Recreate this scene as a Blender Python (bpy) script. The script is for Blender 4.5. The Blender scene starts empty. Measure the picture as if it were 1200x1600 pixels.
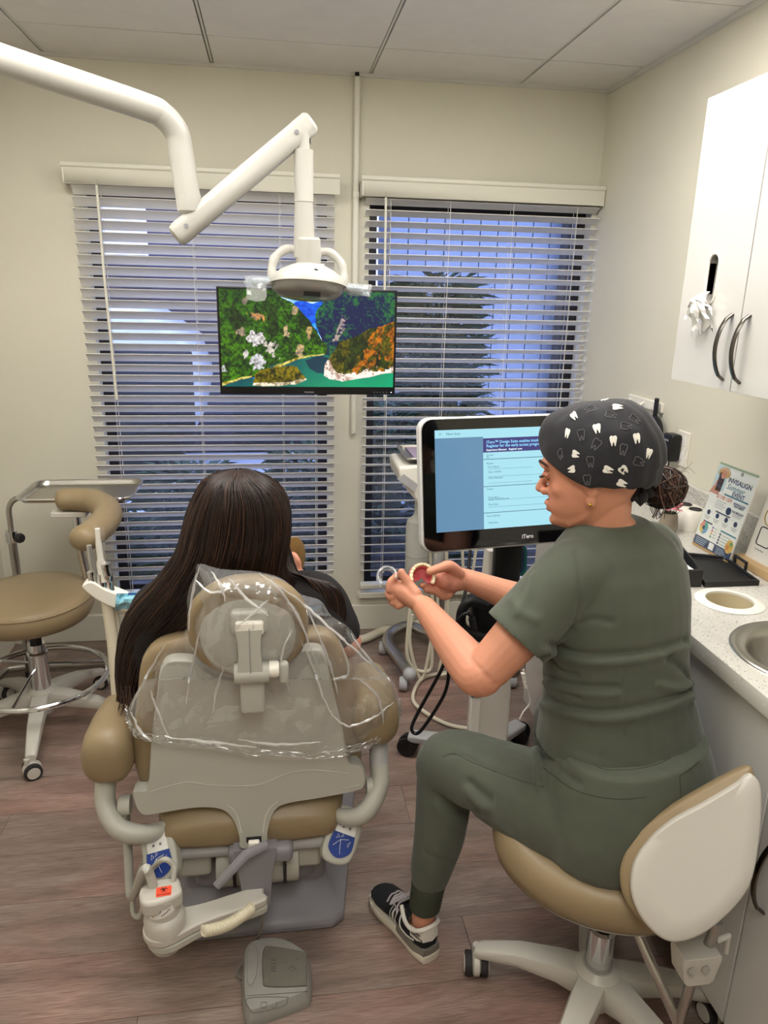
import bpy, bmesh, math, random
import numpy as np
from mathutils import Vector, Matrix, noise as mnoise

random.seed(7); np.random.seed(7)
SC = bpy.context.scene
COL = SC.collection
PI = math.pi

# ------------------------------------------------------------------ camera
FPX, PITCH, YAW, ROLL, CAMH = 1144.37, .2893, .1517, .0233, 1.5643
def cam_axes():
    f = Vector((math.sin(YAW)*math.cos(PITCH), math.cos(YAW)*math.cos(PITCH), -math.sin(PITCH)))
    r = Vector((math.cos(YAW), -math.sin(YAW), 0)); u = r.cross(f)
    return (r*math.cos(ROLL)+u*math.sin(ROLL)), (u*math.cos(ROLL)-r*math.sin(ROLL)), f
CR, CU, CF = cam_axes()
cd = bpy.data.cameras.new('camera'); cam = bpy.data.objects.new('camera', cd); COL.objects.link(cam)
cam.matrix_world = Matrix(((CR.x, CU.x, -CF.x, 0), (CR.y, CU.y, -CF.y, 0), (CR.z, CU.z, -CF.z, CAMH), (0, 0, 0, 1)))
cd.sensor_fit = 'HORIZONTAL'; cd.sensor_width = 36; cd.lens = FPX*36/1200; cd.clip_start = .02; cd.clip_end = 200
SC.camera = cam

# ------------------------------------------------------------------ world, exposure
w = bpy.data.worlds.new('dusk_sky'); SC.world = w; w.use_nodes = True
bg = w.node_tree.nodes['Background']; bg.inputs[0].default_value = (.42, .52, .95, 1); bg.inputs[1].default_value = 3.1
SC.view_settings.view_transform = 'Standard'; SC.view_settings.look = 'None'
SC.view_settings.exposure = 0.28; SC.view_settings.gamma = 1; SC.view_settings.use_curve_mapping = False
LAMP = 10.0          # radiance of the ceiling panels

def at(px, py, X=None, Y=None, Z=None):
    d = CR*((px-600)/FPX) - CU*((py-800)/FPX) + CF
    if X is not None: k = X/d.x
    elif Y is not None: k = Y/d.y
    else: k = (Z-CAMH)/d.z
    return Vector((0, 0, CAMH)) + d*k

# ------------------------------------------------------------------ materials
def lin(h):
    if isinstance(h, (tuple, list)): return tuple(h[:3])
    h = h.lstrip('#'); v = [int(h[i:i+2], 16)/255 for i in (0, 2, 4)]
    return tuple(c/12.92 if c <= .04045 else ((c+.055)/1.055)**2.4 for c in v)
MATS = {}
def mat(name, col, rough=.5, metal=0, var=0, vscale=20, bump=0, bscale=60, spec=.5, coat=0, emit=None, estr=0, trans=0, alpha=1, ior=1.45, sss=0, stretch=None, sheen=0):
    if name in MATS: return MATS[name]
    m = bpy.data.materials.new(name); m.use_nodes = True; nt = m.node_tree; b = nt.nodes['Principled BSDF']
    c = lin(col)
    b.inputs['Base Color'].default_value = (*c, 1); b.inputs['Roughness'].default_value = rough
    b.inputs['Metallic'].default_value = metal; b.inputs['Specular IOR Level'].default_value = spec
    b.inputs['Coat Weight'].default_value = coat; b.inputs['Coat Roughness'].default_value = .05
    b.inputs['Transmission Weight'].default_value = trans; b.inputs['IOR'].default_value = ior; b.inputs['Alpha'].default_value = alpha
    if sheen: b.inputs['Sheen Weight'].default_value = sheen; b.inputs['Sheen Roughness'].default_value = .5
    if sss:
        b.inputs['Subsurface Weight'].default_value = sss; b.inputs['Subsurface Radius'].default_value = (.012, .005, .003); b.inputs['Subsurface Scale'].default_value = 1
    if emit is not None:
        b.inputs['Emission Color'].default_value = (*lin(emit), 1); b.inputs['Emission Strength'].default_value = estr
    if var or bump:
        tc = nt.nodes.new('ShaderNodeTexCoord'); src = tc.outputs['Object']
        if stretch:
            mp = nt.nodes.new('ShaderNodeMapping'); mp.inputs['Scale'].default_value = stretch; nt.links.new(src, mp.inputs[0]); src = mp.outputs[0]
    if var:
        n = nt.nodes.new('ShaderNodeTexNoise'); n.inputs['Scale'].default_value = vscale; n.inputs['Detail'].default_value = 5
        nt.links.new(src, n.inputs['Vector'])
        r = nt.nodes.new('ShaderNodeValToRGB')
        r.color_ramp.elements[0].position = .3; r.color_ramp.elements[1].position = .7
        r.color_ramp.elements[0].color = (*[max(0, x*(1-var)) for x in c], 1); r.color_ramp.elements[1].color = (*[min(1, x*(1+var)) for x in c], 1)
        nt.links.new(n.outputs[0], r.inputs[0]); nt.links.new(r.outputs[0], b.inputs['Base Color'])
    if bump:
        n2 = nt.nodes.new('ShaderNodeTexNoise'); n2.inputs['Scale'].default_value = bscale; n2.inputs['Detail'].default_value = 3
        nt.links.new(src, n2.inputs['Vector'])
        bp = nt.nodes.new('ShaderNodeBump'); bp.inputs['Strength'].default_value = bump; bp.inputs['Distance'].default_value = .004
        nt.links.new(n2.outputs[0], bp.inputs['Height']); nt.links.new(bp.outputs[0], b.inputs['Normal'])
    MATS[name] = m; return m
def attr_mat(name, rough=.5, emit=0, spec=.5, bump=0, bscale=80, sss=0):
    """colour read from the mesh colour attribute 'col' (flat print, screens, dyed cloth)"""
    if name in MATS: return MATS[name]
    m = bpy.data.materials.new(name); m.use_nodes = True; nt = m.node_tree; b = nt.nodes['Principled BSDF']
    a = nt.nodes.new('ShaderNodeAttribute'); a.attribute_name = 'col'
    b.inputs['Roughness'].default_value = rough; b.inputs['Specular IOR Level'].default_value = spec
    if emit:
        b.inputs['Base Color'].default_value = (.01, .01, .01, 1)
        nt.links.new(a.outputs['Color'], b.inputs['Emission Color']); b.inputs['Emission Strength'].default_value = emit
    else: nt.links.new(a.outputs['Color'], b.inputs['Base Color'])
    if sss:
        b.inputs['Subsurface Weight'].default_value = sss; b.inputs['Subsurface Radius'].default_value = (.012, .005, .003); b.inputs['Subsurface Scale'].default_value = 1
    if bump:
        tc = nt.nodes.new('ShaderNodeTexCoord'); n2 = nt.nodes.new('ShaderNodeTexNoise'); n2.inputs['Scale'].default_value = bscale
        nt.links.new(tc.outputs['Object'], n2.inputs['Vector'])
        bp = nt.nodes.new('ShaderNodeBump'); bp.inputs['Strength'].default_value = bump; bp.inputs['Distance'].default_value = .003
        nt.links.new(n2.outputs[0], bp.inputs['Height']); nt.links.new(bp.outputs[0], b.inputs['Normal'])
    MATS[name] = m; return m

# ------------------------------------------------------------------ mesh builder
def V(*a): return Vector(a[0]) if len(a) == 1 else Vector(a)
def crom(pts, n=8, closed=False):
    """Catmull-Rom through points (each a tuple of any length)"""
    P = [np.array(p, float) for p in pts]; out = []; N = len(P)
    for i in range(N if closed else N-1):
        if closed: p0, p1, p2, p3 = P[i-1], P[i], P[(i+1) % N], P[(i+2) % N]
        else: p0, p1, p2, p3 = P[max(i-1, 0)], P[i], P[i+1], P[min(i+2, N-1)]
        for k in range(n):
            t = k/n
            out.append(.5*(2*p1+(p2-p0)*t+(2*p0-5*p1+4*p2-p3)*t*t+(3*p1-p0-3*p2+p3)*t**3))
    if not closed: out.append(P[-1])
    return out
class MB:
    def __init__(s): s.v = []; s.f = []; s.c = []
    def add(s, vs, fs, col=None):
        o = len(s.v); s.v += [Vector(x) for x in vs]; s.f += [[i+o for i in f] for f in fs]
        if col is not None or s.c:
            while len(s.c) < o: s.c.append((1, 1, 1))
            s.c += [col if col is not None else (1, 1, 1)]*len(vs)
        return s
    def box(s, c, size, M=None, col=None):
        x, y, z = [k/2 for k in size]; c = V(c)
        vs = [V(a*x, b*y, d*z) for d in (-1, 1) for b in (-1, 1) for a in (-1, 1)]
        if M is not None: vs = [M @ v for v in vs]
        return s.add([v+c for v in vs], [(0, 2, 3, 1), (4, 5, 7, 6), (0, 1, 5, 4), (2, 6, 7, 3), (0, 4, 6, 2), (1, 3, 7, 5)], col)
    def bar(s, a, b, w, h, up=(0, 0, 1), taper=1):
        a, b = V(a), V(b); d = (b-a).normalized(); u = V(up); r = d.cross(u).normalized(); u = r.cross(d)
        vs = [a+r*(i*w/2)+u*(j*h/2) for j in (-1, 1) for i in (-1, 1)]+[b+r*(i*w/2*taper)+u*(j*h/2*taper) for j in (-1, 1) for i in (-1, 1)]
        return s.add(vs, [(0, 1, 3, 2), (4, 6, 7, 5), (0, 4, 5, 1), (2, 3, 7, 6), (0, 2, 6, 4), (1, 5, 7, 3)])
    def tube(s, pts, r, seg=12, cap=True, closed=False, flat=None, col=None):
        """tube along points; r number or list; flat=(scale_a, up) squashes the ring"""
        P = [V(p) for p in pts]; n = len(P); R = r if isinstance(r, (list, tuple, np.ndarray)) else [r]*n
        T = []
        for i in range(n):
            if closed: t = P[(i+1) % n]-P[i-1]
            else: t = P[min(i+1, n-1)]-P[max(i-1, 0)]
            T.append(t.normalized() if t.length > 1e-9 else V(0, 0, 1))
        up = V(flat[1]) if flat else (V(0, 0, 1) if abs(T[0].z) < .9 else V(1, 0, 0))
        nrm = (up-T[0]*up.dot(T[0])).normalized(); vs = []
        for i in range(n):
            if flat: nn = V(flat[1])-T[i]*V(flat[1]).dot(T[i])
            else: nn = nrm-T[i]*nrm.dot(T[i])
            if nn.length > 1e-6: nrm = nn.normalized()
            b = T[i].cross(nrm)
            for k in range(seg):
                a = 2*PI*k/seg; ra = R[i]; rb = R[i]*(flat[0] if flat else 1)
                vs.append(P[i]+b*(ra*math.cos(a))+nrm*(rb*math.sin(a)))
        fs = []
        for i in range(n if closed else n-1):
            j = (i+1) % n
            for k in range(seg): fs.append((i*seg+k, i*seg+(k+1) % seg, j*seg+(k+1) % seg, j*seg+k))
        if cap and not closed: fs += [list(range(seg))[::-1], list(range((n-1)*seg, n*seg))]
        return s.add(vs, fs, col)
    def lathe(s, prof, c=(0, 0, 0), axis=(0, 0, 1), seg=24, cap=True, col=None, sx=1, sy=1):
        """prof: (radius, height) pairs along axis"""
        M = V(axis).normalized().to_track_quat('Z', 'Y').to_matrix(); c = V(c); vs = []; n = len(prof)
        for r, h in prof:
            for k in range(seg): a = 2*PI*k/seg; vs.append(c+M @ V(r*math.cos(a)*sx, r*math.sin(a)*sy, h))
        fs = [(i*seg+k, i*seg+(k+1) % seg, (i+1)*seg+(k+1) % seg, (i+1)*seg+k) for i in range(n-1) for k in range(seg)]
        if cap: fs += [list(range(seg))[::-1], list(range((n-1)*seg, n*seg))]
        return s.add(vs, fs, col)
    def loft(s, rings, cap=True, closed=True, col=None):
        n = len(rings); m = len(rings[0]); vs = [p for r in rings for p in r]; fs = []
        for i in range(n-1):
            for k in range(m if closed else m-1): fs.append((i*m+k, i*m+(k+1) % m, (i+1)*m+(k+1) % m, (i+1)*m+k))
        if cap and closed: fs += [list(range(m))[::-1], list(range((n-1)*m, n*m))]
        return s.add(vs, fs, col)
    def prism(s, outline, M, depth, col=None):
        """2D outline in the XY of matrix M, extruded by depth along its Z"""
        n = len(outline); vs = [M @ V(x, y, 0) for x, y in outline]+[M @ V(x, y, depth) for x, y in outline]
        fs = [list(range(n))[::-1], list(range(n, 2*n))]+[(i, (i+1) % n, n+(i+1) % n, n+i) for i in range(n)]
        return s.add(vs, fs, col)
    def ell(s, c, r, M=None, seg=20, rings=12, col=None):
        vs = []; c = V(c)
        for i in range(rings+1):
            ph = PI*i/rings
            for k in range(seg):
                a = 2*PI*k/seg; p = V(r[0]*math.sin(ph)*math.cos(a), r[1]*math.sin(ph)*math.sin(a), -r[2]*math.cos(ph))
                vs.append(c+((M @ p) if M is not None else p))
        fs = [(i*seg+k, i*seg+(k+1) % seg, (i+1)*seg+(k+1) % seg, (i+1)*seg+k) for i in range(rings) for k in range(seg)]
        return s.add(vs, fs, col)
    def grid(s, P, nu, nv, col=None):
        vs = [P[i][j] for i in range(nu) for j in range(nv)]
        return s.add(vs, [(i*nv+j, (i+1)*nv+j, (i+1)*nv+j+1, i*nv+j+1) for i in range(nu-1) for j in range(nv-1)], col)
    def xform(s, M): s.v = [M @ v for v in s.v]; return s
    def merge(s, o):
        k = len(s.v); s.v += [v.copy() for v in o.v]; s.f += [[i+k for i in f] for f in o.f]; return s
    def mesh(s, name, smooth=35):
        me = bpy.data.meshes.new(name); me.from_pydata([tuple(v) for v in s.v], [], s.f); me.validate()
        bm = bmesh.new(); bm.from_mesh(me); bmesh.ops.remove_doubles(bm, verts=bm.verts, dist=1e-6) if not s.c else None
        bmesh.ops.recalc_face_normals(bm, faces=bm.faces)
        if smooth:
            for f in bm.faces: f.smooth = True
            for e in bm.edges:
                if len(e.link_faces) == 2 and e.calc_face_angle(0) > math.radians(smooth): e.smooth = False
        bm.to_mesh(me); bm.free()
        if s.c and len(s.c) == len(me.vertices):
            a = me.color_attributes.new('col', 'FLOAT_COLOR', 'POINT')
            a.data.foreach_set('color', np.array([(*c, 1) for c in s.c], np.float32).ravel())
        return me
def chain(o):
    M = Matrix.Identity(4)
    while o is not None: M = o.matrix_basis @ M; o = o.parent
    return M
def part(name, mb, m, parent=None, world=False, smooth=35, bevel=0, bseg=2, sub=0, label=None):
    me = mb.mesh(name, smooth) if isinstance(mb, MB) else mb
    if world and parent is not None: me.transform(chain(parent).inverted())
    if m is not None: me.materials.append(m)
    o = bpy.data.objects.new(name, me); COL.objects.link(o); o.parent = parent
    if bevel:
        b = o.modifiers.new('bevel', 'BEVEL'); b.width = bevel; b.segments = bseg; b.limit_method = 'ANGLE'; b.angle_limit = math.radians(40); b.harden_normals = False
        for f in me.polygons: f.use_smooth = True
    if sub:
        b = o.modifiers.new('sub', 'SUBSURF'); b.levels = sub; b.render_levels = sub
    if label: o['label'] = label
    return o
def thing(name, label, cat, loc=(0, 0, 0), rz=0, group=None):
    o = bpy.data.objects.new(name, None); COL.objects.link(o); o.empty_display_size = .05
    o.location = loc; o.rotation_euler = (0, 0, rz); tag(o, label, cat, group); return o
def tag(o, label, cat, group=None):
    o['label'] = label; o['category'] = cat
    if group: o['group'] = group
    return o
def struct(o): o['kind'] = 'structure'; return o
def copy_tree(o, parent=None):
    c = o.copy(); COL.objects.link(c); c.parent = parent
    for ch in o.children: copy_tree(ch, c)
    return c
def rrect(w, h, r, n=5):
    out = []
    for cx, cy, a0 in ((w/2-r, h/2-r, 0), (-w/2+r, h/2-r, 90), (-w/2+r, -h/2+r, 180), (w/2-r, -h/2+r, 270)):
        for k in range(n+1):
            a = math.radians(a0+90*k/n); out.append((cx+r*math.cos(a), cy+r*math.sin(a)))
    return out
def frame(o, x, z):
    """matrix with origin o, local X along x, local Z along z"""
    x = V(x).normalized(); z = V(z); z = (z-x*z.dot(x)).normalized(); y = z.cross(x)
    return Matrix(((x.x, y.x, z.x, o[0]), (x.y, y.y, z.y, o[1]), (x.z, y.z, z.z, o[2]), (0, 0, 0, 1)))
def text_mb(txt, size, M, depth=.0004, bold=False, align='CENTER', spacing=1, shear=0):
    c = bpy.data.curves.new('t', 'FONT'); c.body = txt; c.size = size; c.align_x = align; c.align_y = 'CENTER'; c.extrude = depth/2; c.resolution_u = 2
    c.space_character = spacing; c.shear = shear
    if bold: c.offset = size*.018
    o = bpy.data.objects.new('t', c); me = bpy.data.meshes.new_from_object(o)
    mb = MB(); mb.add([M @ v.co for v in me.vertices], [list(p.vertices) for p in me.polygons])
    bpy.data.objects.remove(o); bpy.data.curves.remove(c); bpy.data.meshes.remove(me)
    return mb
def remesh(mb, voxel, smooth=4, fac=.5, name='m'):
    """weld overlapping closed pieces into one continuous skin"""
    me = mb.mesh(name, 0); o = bpy.data.objects.new(name, me); COL.objects.link(o)
    r = o.modifiers.new('r', 'REMESH'); r.mode = 'VOXEL'; r.voxel_size = voxel; r.use_smooth_shade = True
    if smooth:
        s = o.modifiers.new('s', 'SMOOTH'); s.factor = fac; s.iterations = smooth
    dg = bpy.context.evaluated_depsgraph_get(); e = o.evaluated_get(dg)
    out = bpy.data.meshes.new_from_object(e, depsgraph=dg); out.name = name
    bpy.data.objects.remove(o); bpy.data.meshes.remove(me)
    for p in out.polygons: p.use_smooth = True
    return out
def verts_np(me):
    a = np.empty(len(me.vertices)*3); me.vertices.foreach_get('co', a); return a.reshape(-1, 3)
def norms_np(me):
    a = np.empty(len(me.vertices)*3); me.vertices.foreach_get('normal', a); return a.reshape(-1, 3)
def set_verts(me, a): me.vertices.foreach_set('co', a.ravel()); me.update()
def set_col(me, cols):
    a = me.color_attributes.get('col') or me.color_attributes.new('col', 'FLOAT_COLOR', 'POINT')
    c = np.ones((len(me.vertices), 4), np.float32); c[:, :3] = cols; a.data.foreach_set('color', c.ravel())
SC.cycles.max_bounces = 7; SC.cycles.diffuse_bounces = 4; SC.cycles.glossy_bounces = 4; SC.cycles.transparent_max_bounces = 16; SC.cycles.transmission_bounces = 6
SC.cycles.caustics_reflective = False; SC.cycles.caustics_refractive = False
# ------------------------------------------------------------------ room shell
XR, XL, YB, YF, HC = 1.394, -1.2, 3.237, -1.6, 2.393
M_wall = mat('wall_paint', '#dcd8c8', .65, var=.02, vscale=3, bump=.05, bscale=180)
M_trim = mat('trim_white', '#e4e1d4', .4)
M_tile = mat('ceiling_tile', '#dedbd8', .85, var=.025, vscale=14, bump=.12, bscale=300)
M_grid = mat('ceiling_grid', '#d2d0ca', .5)
M_dark = mat('dark_void', '#17161a', .8)
M_white = mat('white_plastic', '#eeeae0', .3)
M_chrome = mat('chrome', '#d6d6d8', .12, metal=1)
M_steel = mat('brushed_steel', '#b9b6b0', .28, metal=1, var=.08, vscale=40, stretch=(1, 30, 1))
M_black = mat('black_plastic', '#111114', .4)

def film_mat(name, tint=(.97, .97, .98), rough=.06, ior=1.5, haze=.03, boost=1.0):
    m = bpy.data.materials.new(name); m.use_nodes = True; nt = m.node_tree; nt.nodes.remove(nt.nodes['Principled BSDF']); out = nt.nodes['Material Output']
    t = nt.nodes.new('ShaderNodeBsdfTransparent'); t.inputs[0].default_value = (*tint, 1)
    g = nt.nodes.new('ShaderNodeBsdfGlossy'); g.inputs['Roughness'].default_value = rough
    lw = nt.nodes.new('ShaderNodeLayerWeight'); lw.inputs[0].default_value = .5
    pw_ = nt.nodes.new('ShaderNodeMath'); pw_.operation = 'POWER'; pw_.inputs[1].default_value = 5; nt.links.new(lw.outputs['Facing'], pw_.inputs[0])
    mu = nt.nodes.new('ShaderNodeMath'); mu.operation = 'MULTIPLY_ADD'; f0 = ((ior-1)/(ior+1))**2*boost; mu.inputs[1].default_value = 1-f0; mu.inputs[2].default_value = f0; mu.use_clamp = True; nt.links.new(pw_.outputs[0], mu.inputs[0])
    mx = nt.nodes.new('ShaderNodeMixShader'); nt.links.new(mu.outputs[0], mx.inputs[0]); nt.links.new(t.outputs[0], mx.inputs[1]); nt.links.new(g.outputs[0], mx.inputs[2])
    d = nt.nodes.new('ShaderNodeBsdfDiffuse'); d.inputs[0].default_value = (.9, .9, .9, 1)
    m2 = nt.nodes.new('ShaderNodeMixShader'); m2.inputs[0].default_value = haze
    nt.links.new(mx.outputs[0], m2.inputs[1]); nt.links.new(d.outputs[0], m2.inputs[2]); nt.links.new(m2.outputs[0], out.inputs[0])
    MATS[name] = m; return m
M_pane = film_mat('window_glass', (.93, .95, .96), .01, 1.5, 0, 1.5)

def floor_mat():
    m = bpy.data.materials.new('vinyl_plank'); m.use_nodes = True; nt = m.node_tree; b = nt.nodes['Principled BSDF']; L = nt.links.new
    tc = nt.nodes.new('ShaderNodeTexCoord'); oi = nt.nodes.new('ShaderNodeObjectInfo')
    cb = nt.nodes.new('ShaderNodeCombineXYZ'); ml = nt.nodes.new('ShaderNodeMath'); ml.operation = 'MULTIPLY'; ml.inputs[1].default_value = 37
    L(oi.outputs['Random'], ml.inputs[0]); L(ml.outputs[0], cb.inputs[0]); L(ml.outputs[0], cb.inputs[2])
    ad = nt.nodes.new('ShaderNodeVectorMath'); L(tc.outputs['Object'], ad.inputs[0]); L(cb.outputs[0], ad.inputs[1])
    def nz(sc, st, det=6, dist=0):
        mp = nt.nodes.new('ShaderNodeMapping'); mp.inputs['Scale'].default_value = st; L(ad.outputs[0], mp.inputs[0])
        n = nt.nodes.new('ShaderNodeTexNoise'); n.inputs['Scale'].default_value = sc; n.inputs['Detail'].default_value = det; n.inputs['Distortion'].default_value = dist
        L(mp.outputs[0], n.inputs['Vector']); return n.outputs[0]
    big = nz(3, (1, 6, 1), 6, .5); fine = nz(10, (2.2, 75, 1), 9, .1); patch = nz(2.2, (1, 1.6, 1), 3)
    r1 = nt.nodes.new('ShaderNodeValToRGB'); e = r1.color_ramp.elements
    e[0].position = .28; e[0].color = (*lin('#7d6c64'), 1); e[1].position = .72; e[1].color = (*lin('#a5948b'), 1)
    k = r1.color_ramp.elements.new(.5); k.color = (*lin('#917e75'), 1); L(big, r1.inputs[0])
    r2 = nt.nodes.new('ShaderNodeValToRGB'); e = r2.color_ramp.elements
    e[0].position = .36; e[0].color = (.52, .47, .45, 1); e[1].position = .60; e[1].color = (1.06, 1.04, 1.02, 1); L(fine, r2.inputs[0])
    mx = nt.nodes.new('ShaderNodeMixRGB'); mx.blend_type = 'MULTIPLY'; mx.inputs[0].default_value = .8; L(r1.outputs[0], mx.inputs[1]); L(r2.outputs[0], mx.inputs[2])
    r3 = nt.nodes.new('ShaderNodeValToRGB'); e = r3.color_ramp.elements
    e[0].position = .42; e[0].color = (.9, .93, .92, 1); e[1].position = .66; e[1].color = (1.1, .93, .9, 1); L(patch, r3.inputs[0])
    m2 = nt.nodes.new('ShaderNodeMixRGB'); m2.blend_type = 'MULTIPLY'; m2.inputs[0].default_value = 1; L(mx.outputs[0], m2.inputs[1]); L(r3.outputs[0], m2.inputs[2])
    L(m2.outputs[0], b.inputs['Base Color']); b.inputs['Roughness'].default_value = .42
    bp = nt.nodes.new('ShaderNodeBump'); bp.inputs['Strength'].default_value = .12; bp.inputs['Distance'].default_value = .002; L(fine, bp.inputs['Height']); L(bp.outputs[0], b.inputs['Normal'])
    return m
M_floor = floor_mat()

fl = struct(part('floor', MB().box(((XL+XR)/2, (YF+YB)/2, -.035), (XR-XL+.2, YB-YF+.2, .06)), mat('subfloor', '#3a312d', .8)))
pw, pl = .182, 1.22; row = 0; y = YF; pmesh = None
while y < YB-.01:
    x = XL-((row*.43) % pl)
    while x < XR:
        x0, x1 = max(x, XL), min(x+pl, XR); y1 = min(y+pw, YB)
        if x1-x0 > .02:
            if x1-x0 > pl-1e-6 and y1-y > pw-1e-6:
                if pmesh is None:
                    pmesh = MB().box((0, 0, -.0025), (pl-.0012, pw-.0012, .005)).mesh('plank', 0); pmesh.materials.append(M_floor)
                me = pmesh; o = bpy.data.objects.new('plank', me); COL.objects.link(o)
            else: o = part('plank', MB().box((0, 0, -.0025), (x1-x0-.0012, y1-y-.0012, .005)), M_floor, smooth=0)
            o.location = ((x0+x1)/2, (y+y1)/2, 0); o.parent = fl
        x += pl
    y += pw; row += 1

# back wall with two openings
OP = [(-.725, .232), (.405, 1.372)]; OZ = (.205, 1.93); WT = .14
b = MB()
def wbox(x0, x1, z0, z1): b.box(((x0+x1)/2, YB+WT/2, (z0+z1)/2), (x1-x0, WT, z1-z0))
wbox(XL-.1, OP[0][0], 0, HC+.1); wbox(OP[0][1], OP[1][0], 0, HC+.1); wbox(OP[1][1], XR+.1, 0, HC+.1)
for o in OP: wbox(o[0], o[1], 0, OZ[0]); wbox(o[0], o[1], OZ[1], HC+.1)
struct(part('wall_back', b, M_wall, smooth=0))
struct(part('wall_right', MB().box((XR+.05, (YF+YB)/2, (HC+.1)/2), (.1, YB-YF+.2, HC+.1)), M_wall, smooth=0))
struct(part('wall_left', MB().box((XL-.05, (YF+YB)/2, (HC+.1)/2), (.1, YB-YF+.2, HC+.1)), M_wall, smooth=0))
struct(part('wall_front', MB().box(((XR+XL)/2, YF-.05, (HC+.1)/2), (XR-XL+.2, .1, HC+.1)), M_wall, smooth=0))

# dropped ceiling: void, T bars, tiles
GX = [-.8205+.61*i for i in range(-1, 5)]; GY = [2.9085-.61*j for j in range(-1, 9)]
LIGHTS = [(0, 1), (2, 1), (1, 4)]     # (column, row) cells holding a lamp panel, each lamp two rows long
cl = struct(part('ceiling', MB().box(((XL+XR)/2, (YF+YB)/2, HC+.075), (XR-XL+.2, YB-YF+.2, .05)), M_dark, smooth=0))
b = MB()
for x in GX:
    if XL < x < XR: part('grid_bar', MB().box((x, (YF+YB)/2, HC+.010), (.008, YB-YF, .014)), M_grid, cl, smooth=0)
for y in GY:
    if YF < y < YB: part('grid_bar', MB().box(((XL+XR)/2, y, HC+.011), (XR-XL, .004, .012)), M_grid, cl, smooth=0)
xs = [XL]+[x for x in GX if XL+.03 < x < XR]+[XR]; ys = [YF]+sorted(y for y in GY if YF < y < YB)+[YB]
lampcells = []
for i in range(len(xs)-1):
    for j in range(len(ys)-1):
        xc, yc = (xs[i]+xs[i+1])/2, (ys[j]+ys[j+1])/2; ci = round((xs[i]-GX[1])/.61)
        if any(ci == c and GY[1]-.61*(r+2)-.1 < yc < GY[1]-.61*r+.1 for c, r in LIGHTS): continue
        part('tile', MB().box((xc, yc, HC+.012), (xs[i+1]-xs[i]-.016, ys[j+1]-ys[j]-.0065, .024)), M_tile, cl, smooth=0)
for c, r in LIGHTS:
    x0 = GX[1]+.61*c; y1 = GY[1]-.61*r; y0 = y1-1.22
    t = thing('ceiling_light', {0: 'white framed ceiling troffer above the left side of the dental chair', 2: 'white framed ceiling troffer above the seated woman and worktop', 1: 'white framed ceiling troffer over the room entrance'}[c], 'light', ((x0+.305), (y0+y1)/2, HC), 0, 'ceiling troffers overhead')
    f = MB()
    for sx in (-1, 1): f.box((sx*.292, 0, .004), (.022, 1.206, .02))
    for sy in (-1, 1): f.box((0, sy*.592, .004), (.562, .022, .02))
    part('frame', f, M_grid, t, smooth=0)
    part('diffuser', MB().box((0, 0, .012), (.565, 1.165, .006)), mat('lamp_diffuser', '#ffffff', .6, emit=(1, .965, .905), estr=LAMP), t, smooth=0)
# baseboards, sills, perimeter trim
struct(part('baseboard_back', MB().box(((XL+XR)/2, YB-.008, .065), (XR-XL, .016, .13)), M_trim, bevel=.004))
struct(part('baseboard_left', MB().box((XL+.008, (YF+YB)/2-.01, .065), (.016, YB-YF-.03, .13)), M_trim, bevel=.004))
struct(part('baseboard_right', MB().box((XR-.008, 2.68, .065), (.016, 1.07, .13)), M_trim, bevel=.004))
struct(part('trim_1', MB().box((XR-.006, (YF+YB)/2, HC-.008), (.012, YB-YF, .016)), M_grid, smooth=0))
struct(part('trim_2', MB().box(((XL+XR)/2, YB-.006, HC-.006), (XR-XL-.02, .012, .012)), M_grid, smooth=0))
M_bronze = mat('bronze_frame', '#1d1a20', .4)
for n, (x0, x1) in enumerate(OP):
    w = MB(); cx = (x0+x1)/2; yy = YB+.085; zc = (OZ[0]+OZ[1])/2
    for x in (x0+.02, x1-.02): w.box((x, yy, zc), (.04, .05, OZ[1]-OZ[0]))
    for z in (OZ[0]+.02, OZ[1]-.02): w.box((cx, yy, z), (x1-x0-.08, .05, .04))
    wo = struct(part('window_%d' % (n+1), w, M_bronze, smooth=0))
    part('pane', MB().box((cx, yy, zc), (x1-x0-.08, .004, OZ[1]-OZ[0]-.08)), M_pane, wo, smooth=0)
    part('window_sill', MB().box((cx, YB-.012, OZ[0]-.018), (x1-x0+.06, .055, .03)), M_trim, wo, bevel=.005)
    part('sill_apron', MB().box((cx, YB-.006, OZ[0]-.053), (x1-x0+.03, .012, .04)), M_trim, wo, bevel=.003)
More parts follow.
